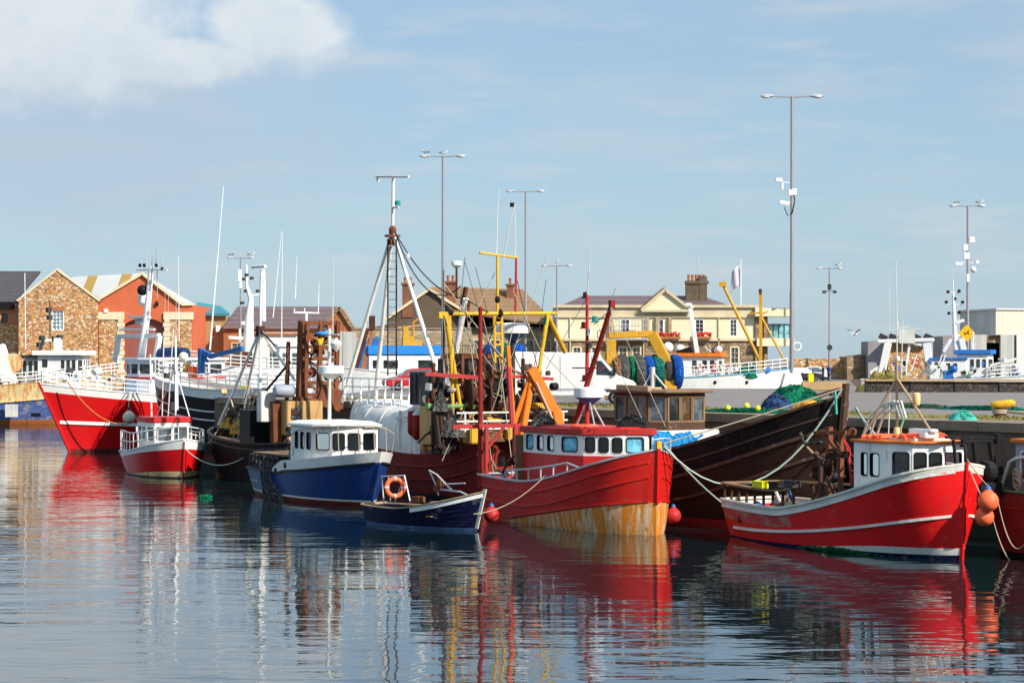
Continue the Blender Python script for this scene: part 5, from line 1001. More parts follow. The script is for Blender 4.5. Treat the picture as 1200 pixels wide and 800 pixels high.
# shelter deck: rounded tunnel
mb = MB(); n, m = 12, 12; vs = []
for i in range(n + 1):
    t = .30 + .66 * i / n; 
    for j in range(m + 1):
        a = pi * j / m; hw = b.hb(t, sh(t)) - .04; z0 = sh(t) - .02; hh = 4.45 - z0 + .25 * sm(.3, .8, t); cy, cz = cos(a), sin(a); cy = (abs(cy) ** .55) * (1 if cy > 0 else -1); cz = abs(cz) ** .55
        vs.append((b.hx(t, z0), hw * cy, z0 + hh * cz))
mb.add(vs, [(i * (m + 1) + j, (i + 1) * (m + 1) + j, (i + 1) * (m + 1) + j + 1, i * (m + 1) + j + 1) for i in range(n) for j in range(m)] + [tuple(range(m + 1)), tuple(n * (m + 1) + j for j in range(m + 1))]); sd_ = b.part(mb, 'shelter_deck', 'white_worn', smooth=35)
mb = MB()
for i in (1, 3, 5, 7, 9): mb.tube([Vector(v) * 1.002 for v in vs[i * (m + 1):(i + 1) * (m + 1)]], .035, n=5)
mb.build('seam', M['off_white'], sd_)
mb = MB(); mb.beam(b.C(469, 481, 2.6), b.C(469, 527, 2.6), .14, .1, up=(1, 0, 0)); mb.beam(b.C(463, 490, 2.62), b.C(477, 489, 2.62), .06, .12); mb.build('access_door', M['off_white'], sd_)
mb = MB(); topz = 4.6; pr = []
for i in range(9): p = b.C(404 + 9.5 * i, 470, 1.2); p.z = topz; pr.append(p); mb.tube([p, p + Vector((0, 0, 1.25))], .04, n=6); mb.tube([p + Vector((0, 0, .55)), p + Vector((-.5, .35, -.15))], .04, n=6)
for k in (1.25, .8, .4): mb.tube([p + Vector((0, 0, k)) for p in pr], .035, n=6)
b.part(mb, 'shelter_rail', 'white')
# white tripod mast with ladder
ap = b.C(460, 271, 0); mb = MB()
for (px, py, o_) in ((401, 470, 1.1), (510, 428, -.7), (438, 478, -1.0)): f = b.C(px, py, o_); mb.tube([f, ap], [.12, .10], n=10)
b.part(mb, 'tripod_mast', 'white_worn', smooth=50)
mb = MB(); mb.tube([ap, b.C(461, 206, 0)], .09, n=10); mb.tube([b.C(441, 207), b.C(479, 207)], .06, n=8); mb.box(b.C(443, 210), (.12, .12, .3)); mb.tube([b.C(461, 243), b.C(467, 243)], .05, n=6); b.part(mb, 'topmast', 'white_worn', smooth=50)
mb = MB(); mb.lathe([(.16, -.2), (.2, -.1), (.2, .15), (.1, .3)], ap, 0, 12); mb.box(ap - Vector((0, 0, .25)), (.5, .7, .12)); mb.box(ap - Vector((0, 0, .6)), (.3, .35, .3)); b.part(mb, 'mast_cap', 'rust', smooth=30)
mb = MB(); light(mb, b.C(466, 238), 0, .16); mb.build('green_lantern', M['teal_lamp'], b.root, smooth=40); mb = MB(); light(mb, b.C(477, 300), 0, .18); mb.build('lantern', M['galvanised'], b.root, smooth=40)
mb = MB()
for px in (454.5, 464.5): mb.tube([b.C(px, 280, .2), b.C(px, 440, .2)], .045, n=6)
lad = b.part(mb, 'ladder', 'dark_rust'); mb = MB()
for i in range(17): y = 288 + i * 9; mb.tube([b.C(454.5, y, .2), b.C(464.5, y, .2)], .028, n=5)
mb.build('rung', M['off_white'], lad)
mb = MB(); mb.tube(arc(b.C(463, 272), b.C(545, 350, -1), .8), .035, n=5); mb.tube(arc(b.C(463, 273), b.C(540, 335, -1), 1.6), .035, n=5); mb.tube([b.C(545, 350, -1), b.X_(572, 366, -9)], .03, n=5); mb.tube([b.C(402, 380), b.C(401, 470, 1)], .015, n=4); b.part(mb, 'rigging', 'rope_dark')
# second white derrick leg with blocks
mb = MB(); mb.tube([b.C(527, 448, -1), b.C(546, 350, -1)], .16, n=10); b.part(mb, 'white_derrick', 'white_worn', smooth=50)
mb = MB(); 
for px, py in ((543, 352), (545, 342), (548, 358), (524, 367)): mb.box(b.C(px, py, -1.1), (.25, .15, .5), rx=.2)
mb.tube([b.C(535, 350, -1), b.C(535, 312, -1)], .06, n=6); mb.tube([b.C(522, 370, 0), b.C(520, 410, 0), b.C(524, 440, 0)], .06, n=6); b.part(mb, 'block', 'dark_rust'); b.radar(b.C(535, 309, -1), .28, h=.25, mats=('plastic_white', 'off_white'))
# yellow goalpost
G = lambda px, py, xo=-8.6: b.X_(px, py, xo)
mb = MB(); mb.tube([G(517, 368), G(651, 367)], .09, n=12); mb.tube([G(522, 369), G(540, 480)], [.13, .09], n=10); mb.tube([G(526, 369), G(531, 480)], [.11, .08], n=10); mb.tube([G(642, 368), G(630, 445)], [.11, .08], n=10); mb.tube([G(642, 370), G(662, 412, -7.5)], .12, n=10); mb.box(G(519, 369), (.25, .5, .3)); b.part(mb, 'goalpost', 'yellow_steel', smooth=45)
mb = MB(); mb.tube([G(583, 366), G(583, 298)], .07, n=10); mb.tube([G(562, 296), G(606, 302)], .055, n=8); mb.tube([G(579, 370), G(580, 425)], .07, n=8); mb.tube([G(588, 370), G(588, 425)], .07, n=8)
for y in (378, 391, 404, 417): mb.tube([G(579.5, y), G(588, y)], .05, n=6)
b.part(mb, 'ladder_mast', 'yellow_steel', smooth=45)
mb = MB(); mb.tube([G(605, 302), G(604, 366)], .06, n=8); b.part(mb, 'aerial_post', 'red_steel'); mb = MB(); mb.ball(G(583, 351), (.13, .2)); mb.ball(G(586, 367), (.16, .22)); mb.ball(G(527, 366), (.2, .16)); mb.box(G(600, 240), (.15, .15, .2)); b.part(mb, 'block', 'black_rubber', smooth=50)
whip(b, [G(589, 310), G(596, 270), G(603, 240)], .04, 'galvanised'); whip(b, [G(582, 298), G(583, 255), G(585, 220)], .02); whip(b, [G(604, 300), G(604, 240)], .02)
a = b.X_(601, 470, -7.2); mb = MB(); mb.tube([(a.x, a.y, 4.0), b.X_(601, 392, -7.2)], .12, n=10); b.part(mb, 'radar_post', 'dark_steel'); b.radar(b.X_(601, 386, -7.2), .82, h=.6)
mb = MB(); mb.tube([G(640, 372), G(639, 378), G(641, 385), G(638, 392)], .09, n=6); b.part(mb, 'net_strand', 'net_green')
# deckhouses and clutter
def bxp(mb, px0, px1, py0, py1, xo, dep, mi=0): a, c = b.X_(px0, py1, xo), b.X_(px1, py0, xo); mb.box(((xo + dep / 2), (a.y + c.y) / 2, (a.z + c.z) / 2), (dep, abs(a.y - c.y), abs(c.z - a.z)), mi)
mb = MB(); bxp(mb, 520, 600, 452, 528, -6.8, 2.6, 0); dh = b.part(mb, 'deckhouse', 'tan_board', bevel=.03)
mb = MB(); bxp(mb, 532, 544, 470, 512, -6.86, .06); mb.build('door', M['wood_pale'], dh); mb = MB(); bxp(mb, 560, 574, 466, 480, -6.86, .06); mb.build('hatch', M['dark_steel'], dh)
mb = MB(); a = b.X_(552, 478, -6.9)
mb = MB(); bxp(mb, 549, 574, 418, 450, -8.0, 1.6); dh2 = b.part(mb, 'funnel_box', 'dark_steel'); mb = MB(); bxp(mb, 545, 578, 414, 420, -8.1, 2.0); mb.build('lid', M['rust'], dh2)
mb = MB(); a, c = b.C(481, 474, 2.3), b.C(503, 436, 2.3); mb.box(((a.x + c.x) / 2, 1.9, (a.z + c.z) / 2), (abs(a.x - c.x), .9, abs(c.z - a.z))); 
for k in range(4): x = a.x + (c.x - a.x) * (k + .5) / 4; mb.beam((x, 2.37, a.z + .1), (x, 2.37, c.z - .1), .06, .04, up=(1, 0, 0))
b.part(mb, 'locker', 'dark_steel', bevel=.02)
mb = MB(); a, c = b.C(482, 522, 2.4), b.C(502, 474, 2.4); mb.box(((a.x + c.x) / 2, 2.0, (a.z + c.z) / 2), (abs(a.x - c.x), .7, abs(c.z - a.z))); b.part(mb, 'side_casing', 'off_white', bevel=.03)
for px, py in ((482.5, 493), (488, 498)):
    p = b.M @ b.C(px, py, 2.75); root = thing('long_fender', 'maroon and white long fender hanging on the pale casing of the maroon trawler, %s one' % ('left' if px < 485 else 'right'), 'fender', p)
    MB().lathe([(.05, -.75), (.2, -.6), (.22, 0), (.2, .45), (.2, .5)], n=12).build('body', M['mast_red'], root, smooth=50); MB().lathe([(.205, .5), (.16, .62), (.05, .7)], n=12).build('cap', M['white_cloth'], root, smooth=50)
rnd = random.Random(11)
clutter(b, 95, lambda r: b.X_(r.uniform(500, 655), r.uniform(430, 525), r.uniform(-9.2, -7.0)), ['dark_rust', 'black_steel', 'rust_orange', 'galvanised', 'rust', 'dark_rust', 'black_steel', 'dark_steel', 'wood_dark', 'gold_steel'], (.12, .5), 11)
mb = MB(); mb.tube([G(500, 476), G(512, 478), G(530, 476), G(568, 474)], [.18, .16, .12, .1], n=9); b.part(mb, 'green_boom', 'green_steel', smooth=50)
mb = MB(); mb.beam(G(498, 438, -9.0), G(560, 442, -9.0), .12, .18); mb.beam(G(590, 440, -9.0), G(648, 444, -9.0), .12, .14); b.part(mb, 'cross_girder', 'coral_steel')
mb = MB()
for i in range(10): mb.tube([G(509 + 2.2 * i, 480 + (i * 7) % 9, -8.9), G(513 + 2.4 * i, 530 - (i * 5) % 12, -8.7)], .09, i % 2, n=6)
b.part(mb, 'hanging_gear', ['black_steel', 'wood_dark'])
mb = MB(); 
for y in (484, 494, 503): mb.tube([G(535, y, -9.2), G(665, y - 2, -9.2)], .05, n=6)
for px in (545, 565, 610, 640, 660): mb.tube([G(px, 482, -9.2), G(px, 506, -9.2)], .05, n=6)
b.part(mb, 'work_rail', 'off_white')
mb = MB(); bxp(mb, 552, 566, 500, 520, -9.4, .9); bxp(mb, 596, 612, 500, 516, -9.4, .9); bxp(mb, 612, 640, 472, 480, -9.0, .7); bxp(mb, 570, 588, 486, 496, -9.0, .7); b.part(mb, 'fish_box', 'gold_steel', bevel=.05)
clutter(b, 60, lambda r: b.X_(r.uniform(498, 615), r.uniform(430, 530), r.uniform(-7.3, -6.95)), ['dark_rust', 'black_steel', 'rust_orange', 'wood_dark', 'dark_steel', 'net_grey', 'off_white'], (.12, .42), 17, names=('spare_box', 'can', 'steel_bar', 'sheave'))
for px0, y0, y1, m_, w_ in ((507, 425, 532, 'dark_rust', .14), (515, 420, 530, 'black_steel', .18), (541, 415, 528, 'rust', .13), (566, 410, 520, 'dark_rust', .16), (576, 425, 520, 'rust', .12), (612, 420, 510, 'dark_rust', .14), (592, 445, 520, 'black_steel', .2)):
    mb = MB(); a, c = G(px0, y1, -8.3), G(px0 + 1, y0, -8.3); mb.beam(a, c, w_, w_, up=(1, 0, 0)); b.part(mb, 'deck_post', m_)
mb = MB(); bxp(mb, 577, 597, 432, 476, -7.9, 1.2); b.part(mb, 'winch_house', 'black_steel', bevel=.04)
mb = MB(); bxp(mb, 503, 522, 440, 476, -7.6, 1.0); b.part(mb, 'net_locker', 'dark_steel', bevel=.04)
mb = MB(); mb.lathe([(.8, -.5), (.8, -.42), (.45, -.4), (.5, .0), (.45, .4), (.8, .42), (.8, .5)], G(560, 462, -8.6), 0, 20, ax=(.2, 1, 0)); b.part(mb, 'trawl_winch', 'dark_rust', smooth=35)
for px0, py0, rx_, hh, m_ in ((532, 500, .6, .9, 'net_grey'), (575, 505, .7, .7, 'net_brown'), (516, 470, .4, .8, 'net_grey'), (600, 470, .5, .8, 'net_brown'), (645, 500, .5, .6, 'net_green')):
    o = mound('net_pile', [M[m_], M['net_grey']], G(px0, py0 + 12, -8.9), rx_ * .7, rx_, hh, seed=int(px0), par=b.root)
rg = random.Random(41); mb = MB()
for i in range(15):
    a = G(rg.choice((520, 583, 557, 605, 640, 545)), rg.uniform(300, 372), rg.uniform(-9, -8)); c = G(rg.uniform(500, 655), rg.uniform(440, 520), rg.uniform(-9.4, -7.5)); mb.tube(arc(a, c, rg.uniform(0, .35), 8), rg.choice((.014, .02, .026)), i % 2, n=4)
b.part(mb, 'wire_stay', ['rope_dark', 'rope'])
# orange knuckle crane
mb = MB(); a0 = G(608, 508, -9.6); mb.beam(G(611, 512, -9.6), G(624, 437, -9.6), .28, .3, 0); mb.beam(G(601, 500, -9.3), G(622, 440, -9.6), .2, .22, 0); mb.beam(G(622, 432, -9.7), G(652, 487, -9.9), .42, .5, 0); mb.beam(G(650, 480, -9.9), G(654, 500, -9.9), .5, .5, 0); mb.beam(G(628, 447, -10.05), G(648, 492, -10.1), .1, .12, 1); mb.box(G(612, 516, -9.6), (.8, .8, .5), 2)
b.part(mb, 'crane_arm', ['orange_steel', 'galvanised', 'dark_rust'], bevel=.03)
mb = MB(); mb.tube([G(601, 340, -9), G(634, 412, -9.8), G(700, 480, -9.8)], .02, n=4); mb.tube([G(566, 372), G(590, 470), G(607, 512)], .02, n=4); mb.tube([G(558, 440), G(566, 470), G(579, 560, -9.6)], .02, n=4); mb.tube([G(585, 420), G(602, 560, -10)], .025, n=4); mb.tube([G(548, 470), G(518, 540, -9)], .02, n=4)
for i in range(6): mb.tube(arc(G(rnd.uniform(520, 640), rnd.uniform(375, 430)), G(rnd.uniform(520, 650), rnd.uniform(440, 500)), rnd.uniform(0, .6)), .022, n=4)
b.part(mb, 'running_rigging', 'rope')
mb = MB()
for i in range(5): mb.tube(arc(G(rnd.uniform(600, 640), rnd.uniform(400, 440)), G(rnd.uniform(600, 650), rnd.uniform(440, 500)), rnd.uniform(0, .6)), .022, n=4)
b.part(mb, 'hydraulic_hose', 'black_rubber')

# =============================================================== dark rusty boat with rusty ladder tower
b = Boat('fishing_boat', 'dark weathered boat with rusty lattice tower and white tripod, squeezed behind the blue boat', 'boat', (-11.2, 122.2), (-17.6, 132.6), 3.6, (2.3, 2.1, 2.75), rake=.6, pd=4, pw=2.6, s0=.8, draft=1.0)
B8 = b; sh = b.sheer
b.hull([(.2, 1), (sh, 0)], ['black_wood', 'black_paint'], deck='wood', cap='dark_steel'); b.strake(lambda t: sh(t) - .3, .05, 'dark_steel')
ap = b.C(305, 386, 0); mb = MB()
for px, py, o_ in ((256, 498, 1.0), (305, 480, .3), (346, 446, -1.0), (280, 500, -1.2)): mb.tube([b.C(px, py, o_), ap], .085, n=9)
mb.tube([ap, b.C(306, 318)], .075, n=9); mb.tube([b.C(296, 313), b.C(311, 312)], .09, n=8); mb.tube([b.C(309, 318), b.C(309, 350)], .05, n=6); b.part(mb, 'tripod_mast', 'white', smooth=50)
mb = MB(); mb.box(ap, (.4, .4, .4)); mb.box(b.C(303, 392), (.3, .3, .2)); b.part(mb, 'mast_block', 'dark_rust')
mb = MB(); mb.tube([b.C(298, 474, 0), b.C(340, 424, -.4)], .07, n=8); mb.tube([b.C(306, 388), b.C(322, 405)], .06, n=6); b.part(mb, 'black_boom', 'black_steel')
mb = MB()
G = lambda px, py, xo=-4.6: b.X_(px, py, xo)
for px in (352, 360, 376, 396): mb.beam(G(px, 376), G(px - 3, 478), .22, .22)
for px in (355, 394): mb.beam(G(px, 378, -3.2), G(px, 478, -3.2), .18, .18)
for y in (378, 392, 406, 420, 434, 448, 462, 474): mb.beam(G(351, y), G(397, y + 1), .14, .2)
for i, y in enumerate((392, 420, 448)): mb.beam(G(358, y), G(394, y + 24), .08, .12); mb.beam(G(394, y), G(358, y + 24), .08, .1)
mb.beam(G(345, 470), G(400, 474), .5, .5); mb.beam(G(372, 462), G(398, 470), .6, 1.2); b.part(mb, 'lattice_tower', 'rust')
mb = MB()
for px, py, w_ in ((380, 398, .5), (372, 410, .4), (388, 412, .45), (366, 436, .5), (384, 440, .5)): mb.ball(G(px, py, -4.2), (w_ * .5, w_ * .6), 0, 9)
b.part(mb, 'tower_gear', 'dark_rust', smooth=50)
mb = MB(); mb.ball(G(377, 391, -4.9), (.35, .14)); b.part(mb, 'blue_bundle', 'blue_cover', smooth=50); mb = MB(); mb.tube([G(373, 397, -5), G(375, 404, -5)], .12, n=7); mb.tube([G(378, 396, -5), G(376, 402, -5)], .1, n=7); b.part(mb, 'yellow_glove', 'yellow_steel', smooth=50)
mb = MB(); mb.beam(G(322, 470, -4), G(324, 530, -4), .5, .5); mb.beam(G(336, 470, -4.2), G(338, 530, -4.2), .4, .4); mb.beam(G(338, 400, -4), G(336, 470, -4), .18, .18); b.part(mb, 'timber_post', 'rust')
mb = MB(); mb.lathe([(.25, -.6), (.34, -.5), (.36, 0), (.34, .5), (.25, .6)], G(333, 458, -4.6), 0, 14, ax=(0, 1, .02)); b.part(mb, 'raft_canister', 'grey_hull', smooth=45)
mb = MB(); mb.box(G(312, 476, -3.6), (.6, .9, 1.7)); b.part(mb, 'white_cabinet', 'off_white', bevel=.03)
mb = MB(); a = G(352, 490, -4.4); mb.box((a.x, a.y, 3.6), (1.2, 2.2, 1.9)); dh = b.part(mb, 'deckhouse', 'tan_board', bevel=.04)
mb = MB(); a = G(347, 484, -5.05); mb.box(a, (.05, .55, .6)); mb.build('window', M['glass_mid'], dh)
mb = MB(); mb.box(G(302, 500, -2), (1.5, 1.6, 1.9)); b.part(mb, 'black_locker', 'black_paint', bevel=.03)
mb = MB()
clutter(b, 60, lambda r: b.C(r.uniform(262, 345), r.uniform(455, 525), r.uniform(-1.3, 1.2)), ['dark_rust', 'black_steel', 'rust', 'dark_rust', 'net_grey', 'galvanised', 'cream_worn', 'black_rubber'], (.1, .42), 51)
clutter(b, 24, lambda r: b.X_(r.uniform(352, 398), r.uniform(385, 470), r.uniform(-4.6, -3.4)), ['dark_rust', 'rust', 'black_steel', 'galvanised'], (.12, .4), 52, names=('hook', 'bobbin', 'steel_bar', 'sheave'))
for i in range(6): mb.tube([b.C(294 + 3 * i, 482), b.C(296 + 3 * i, 500), b.C(304 + 2 * i, 535)], .1, n=7)
b.part(mb, 'exhaust_pipe', 'black_steel', smooth=50)
for px, py, r_, lab in ((268, 497, .34, 'left'), (281, 504, .42, 'middle'), (288, 491, .3, 'right')):
    p = b.M @ b.C(px, py, .5); o = mound('oilskin_heap', [M['gold_steel'], M['cream_worn']], (0, 0, 0), r_ * 1.4, r_, r_ * 1.5, '%s yellow plastic heap on the bow of the dark rusty boat' % lab, 'heap', int(px)); o.location = p - Vector((0, 0, .2))
mb = MB(); p = b.C(262, 512, .6); n_ = 14; mb.tube([b.C(256 + i * 3.2, 508 - 26 * sin(pi * i / 13), .3) for i in range(14)], [.18 + .14 * sin(pi * i / 13) for i in range(14)], n=10); b.part(mb, 'bow_cover', 'net_grey', smooth=50)
mb = MB()
for i in range(4): mb.tube([b.C(271 + 6 * i, 520, 1.2), b.C(290 + 3 * i, 450 + 3 * i, 0)], .03, n=5)
b.part(mb, 'rigging', 'rope')

# =============================================================== small red and white boat
b = Boat('small_boat', 'small red and white motor boat with red roofed wheelhouse and white pipe rails', 'boat', (-22.2, 135.6), (-19.0, 128.0), 4.2, (1.25, 1.4, 2.25), rake=.4, s0=.85, pd=4, pw=3, draft=.6)
sh = b.sheer; rd = lambda t: .95 + .75 * max(0, t) ** 1.3
b.hull([(.07, 2), (lambda t: .07 + .40 * sm(.3, 1, t) * .8, 1), (lambda t: min(rd(t), sh(t) - .02), 0), (sh, 3)], ['red_hull', 'cream_worn', 'dark_steel', 'white'], inner=.35, cap='white', capw=.1)
b.stem('red_hull', .08, ext=-.1)
b.house([(-1.6, -1.3), (.9, -1.35), (1.5, -1.0), (1.75, .0), (1.5, 1.0), (.9, 1.35), (-1.6, 1.3)], 1.0, 3.15, 'white', {0: row(2, .12, .9, .5, .88, .1), 1: [(.12, .9, .5, .88)], 2: [(.08, .94, .5, .88)], 3: [(.08, .94, .5, .88)], 4: [(.12, .9, .5, .88)], 5: row(2, .12, .9, .5, .88, .1)}, gm='glass_mid', fw=.03, r=.1, roof='red_light', rth=.3, over=.06)
b.rail(0, .97, .85, 'white', n=9, mids=1, r=.03, hf=lambda u: 1.3 - .5 * u)
mb = MB(); mb.tube([b.C(197, 487), b.C(203, 385)], .04, n=6); mb.tube([b.C(190, 488, .3), b.C(192, 395, .3)], .035, n=6); mb.tube([b.C(206, 487, -.4), b.C(206, 395)], .05, n=6)
for px, y in ((184, 487), (222, 488)): mb.tube([b.C(px, y), b.C(205, 430)], .035, n=6)
mb.tube([b.C(188, 430), b.C(216, 430)], .04, n=6); mb.tube([b.C(160, 500, -.8), b.C(164, 540, -.8)], .05, n=6); mb.tube([b.C(176, 415, -.5), b.C(178, 500, -.5)], .05, n=6); b.part(mb, 'pole_mast', 'white')
mb = MB(); mb.box(b.C(204, 462), (.4, .4, .4)); mb.box(b.C(196, 440), (.6, .3, .3)); mb.box(b.C(203, 476), (.3, .3, .5)); b.part(mb, 'mast_gear', 'dark_steel')
mb = MB(); mb.tube([b.C(206, 420), b.C(207, 480)], .12, n=8); b.part(mb, 'furled_cover', 'white_cloth', smooth=50)
for px in (193, 197, 206): whip(b, [b.C(px, 400), b.C(px + .5, 340)], .015)

# =============================================================== big red trawler, left
b = Boat('trawler', 'large glossy red trawler with white wheelhouse, white stripe and radome mast', 'trawler', (-18.4, 176.7), (-32.4, 162.5), 6.6, (4.1, 3.8, 5.05), rake=2.6, pd=2.8, pw=1.6, s0=.8, draft=1.6, flare=1.15)
B10 = b; sh = b.sheer
b.hull([(.25, 2), (lambda t: sh(t) - .55, 0), (sh, 1)], ['red_hull', 'white', 'oxide'], n=48, inner=.8, deck='blue_trim', cap='white'); b.stem('red_hull', .2)
b.strake(lambda t: 1.5 + .75 * t ** 1.6, .06, 'white', .1, .99, .14, name='white_stripe')
b.house([(-2.6, -2.2), (3.0, -2.2), (3.8, -1.6), (4.2, -.5), (4.2, .5), (3.8, 1.6), (3.0, 2.2), (-2.6, 2.2)], 3.3, 6.75, 'white', {0: row(4, .05, .95, .70, .92, .03), 1: [(.1, .9, .70, .92)], 2: [(.08, .92, .70, .92)], 3: [(.08, .92, .70, .92)], 4: [(.08, .92, .70, .92)], 5: [(.1, .9, .70, .92)], 6: row(4, .05, .95, .70, .92, .03)}, gm='glass_dark', fw=.05, r=.08, roof='white', rth=.2, over=.25)
mb = MB(); mb.prism([(-2.62, -2.23), (3.02, -2.23), (3.84, -1.62), (4.24, -.5), (4.24, .5), (3.84, 1.62), (3.02, 2.23), (-2.62, 2.23)], 5.35, 5.5); mb.build('red_band', M['red_light'], b.h)
b.rail(.55, .99, 1.0, 'white', n=12, mids=2, r=.035)
b.rail(.02, .5, 1.0, 'white', n=10, mids=2, r=.035, sides=(1,))
mb = MB(); G = lambda px, py, xo=1.2: b.X_(px, py, xo)
mb.beam(G(139, 394), G(187, 393), .35, .35); mb.beam(G(139, 394), G(135, 424), .38, .35); mb.beam(G(187, 393), G(182, 424), .38, .35); b.part(mb, 'arch', 'white', bevel=.04)
mb = MB(); mb.tube([G(165, 424), G(172, 370), G(177.5, 312)], [.33, .26, .2], n=12); mb.tube([G(160, 316.5), G(196, 316)], .05, n=6); mb.tube([G(140, 386), G(181, 386)], .08, n=6); mb.tube([G(152, 371), G(176, 372)], .1, n=6); m_ = b.part(mb, 'mast', 'white', smooth=50)
mb = MB(); mb.lathe([(.2, -.62), (.3, -.5), (.46, -.4), (.5, .1), (.42, .38), (.2, .58), (.02, .62)], G(169, 349, .6), 0, 18); b.part(mb, 'radome', 'plastic_white', smooth=50); mb = MB(); mb.ball(G(167, 340, 1.4), .42); b.part(mb, 'round_reflector', 'black_paint', smooth=50)
mb = MB(); mb.box(G(164, 378, .9), (.5, .6, .3)); mb.box(G(164, 374, .9), (.2, 1.3, .12)); b.part(mb, 'radar_scanner', 'galvanised')
mb = MB(); light(mb, G(157, 394, .8), 0, .3); mb.build('deck_lamp', M['light_on'], b.root, smooth=40)
mb = MB()
for px, py in ((164, 311), (169, 311), (183, 311), (190, 315), (172, 333), (184, 355)): light(mb, G(px, py), 0, .12)
b.part(mb, 'mast_light', 'black_steel')
for px, y0, y1 in ((171, 316, 280), (183, 312, 276), (189, 316, 278), (178, 316, 300), (184, 316, 350)): whip(b, [G(px, y0), G(px + .5, y1)], .03, 'galvanised')
clutter(b, 22, lambda r: b.C(r.uniform(75, 150), r.uniform(434, 445), r.uniform(-1.2, 1.2)), ['dark_steel', 'off_white', 'galvanised', 'white', 'dark_steel', 'off_white'], (.2, .6), 12)
mb = MB(); p = b.C(131, 414, 0); mb.lathe([(.5, -1.5), (.55, 0), (.5, 1.5)], (1.2, .8, 7.2), 0, 14, ax=(0, 1, 0)); b.part(mb, 'cover_roll', 'net_blue', smooth=45)
q = at(151, 489, 161.5); buoy('cream round buoy hanging on the side of the large red trawler', q, .46, M['buoy_white'], neck='dark_steel'); rope('thin line from the cream buoy up to the red trawler rail', q + Vector((0, 0, .6)), at(151, 461, 162.5), 0, .03)
rope('orange line drooping along the red bow to the cream buoy', at(78, 446, 160.3), at(150, 497, 161.2), .9, .045, M['rope_orange'])

# =============================================================== black hulled trawler behind the pier end
b = Boat('trawler', 'black hulled trawler with white bulwark moored behind the end of the quay', 'trawler', (-15.3, 151.3), (-25.3, 160.8), 4.8, (4.9, 4.7, 5.8), rake=1.0, pd=3.6, pw=2.2, s0=.85, draft=1.2)
sh = b.sheer; b.hull([(.2, 2), (lambda t: sh(t) - .6, 0), (sh, 1)], ['black_paint', 'white', 'oxide'], inner=.7, cap='white'); b.strake(lambda t: sh(t) - 1.5, .04, 'white', .0, .97, .05, name='white_line'); b.strake(lambda t: sh(t) - 2.1, .05, 'white', 0, .97, .05, name='lower_white_line')
b.rail(.0, .98, 1.0, 'white', n=14, mids=2, r=.035)
G = lambda px, py, o_=0.: b.C(px, py, o_)
mb = MB(); a = G(232, 440); mb.beam(G(236, 437), G(236, 408), .4, .4, up=(0, 1, 0)); mb.beam(G(236, 412), G(246, 416), .3, .35); mb.beam(G(246, 418), G(285, 408), .35, .3); mb.beam(G(236, 412), G(243, 424), .2, .2); mb.tube([G(222, 432), G(236, 440), G(275, 430)], .05, n=6); b.part(mb, 'blue_crane', 'blue_steel', bevel=.03)
mb = MB(); mb.ball(G(215, 418), .35); mb.ball(G(220, 424), .3); b.part(mb, 'float_cluster', 'buoy_white', smooth=50); mb = MB(); mb.box(G(219, 428), (.4, .4, .7)); b.part(mb, 'yellow_drum', 'yellow_steel', bevel=.05); mb = MB(); mb.box(G(226, 436), (.6, .5, .8)); b.part(mb, 'orange_drum', 'buoy_orange', bevel=.05)
mb = MB(); mb.tube([G(287, 462, 1.9), G(287, 452, 1.9)], .3, n=10); b.part(mb, 'yellow_coil', 'yellow_plastic', smooth=50)

# =============================================================== white trawler beyond
def bg_hull(b, mats, z1=None): b.hull([(.3, 1), (b.sheer, 0)], mats, n=20, inner=.8, cap='white')
b = Boat('trawler', 'white trawler with tall white twin masts in front of the purple slate shed', 'trawler', (-16.5, 203), (-30.5, 200), 5.5, (5.9, 5.9, 7.0), rake=1.5)
bg_hull(b, ['white', 'oxide']); b.rail(.0, .95, 1.0, 'white', n=12, mids=2, r=.04)
a = b.C(290, 430); b.house([(-5.0, -1.9), (-2.2, -1.9), (-1.6, -1.0), (-1.6, 1.0), (-2.2, 1.9), (-5.0, 1.9)], 5.2, 7.9, 'white', {0: row(3, .05, .95, .4, .8, .06), 1: [(.1, .9, .4, .8)], 2: row(2, .05, .95, .4, .8, .06), 3: [(.1, .9, .4, .8)], 5: row(3, .08, .95, .4, .8, .05), 4: row(3, .08, .95, .4, .8, .05)}, gm='glass_mid', fw=.08, roof='white', rth=.25, over=.2, crown=.3)
G = lambda px, py: b.C(px, py, 0)
mb = MB(); mb.tube([G(291, 412), G(292, 372), G(294, 350), G(289, 335), G(288.5, 310)], [.55, .4, .25, .15, .1], n=10); mb.beam(G(268, 395), G(296, 397), .3, .25); mb.beam(G(283, 378), G(297, 381), .35, .3); mb.tube([G(281, 385), G(281, 400)], .1, n=6); mb.tube([G(283, 326), G(296, 326)], .05, n=5); mb.tube([G(294, 346), G(310, 345)], .07, n=5); b.part(mb, 'radar_mast', 'white', smooth=50)
mb = MB(); mb.tube([G(309, 376), G(308, 316)], .22, n=9); mb.beam(G(297, 314), G(310, 313), .2, .22); b.part(mb, 'twin_mast', 'white', smooth=45)
mb = MB()
for p in ((286, 327), (295, 326), (288, 341), (302, 341), (284, 355), (308, 330), (289, 322)): light(mb, G(*p), 0, .2)
b.part(mb, 'mast_light', 'dark_steel')
mb = MB(); mb.tube([G(349, 428), G(359, 366)], .02, n=4); mb.tube([G(344, 366), G(374, 367)], .09, n=6); mb.tube([G(359, 366), G(359, 410)], .12, n=8); mb.tube([G(345, 366), G(345, 361)], .05, n=5); mb.tube([G(373, 367), G(373, 362)], .05, n=5); mb.tube([G(357, 366), G(357, 361)], .05, n=5); b.part(mb, 'aerial_bar', 'white')
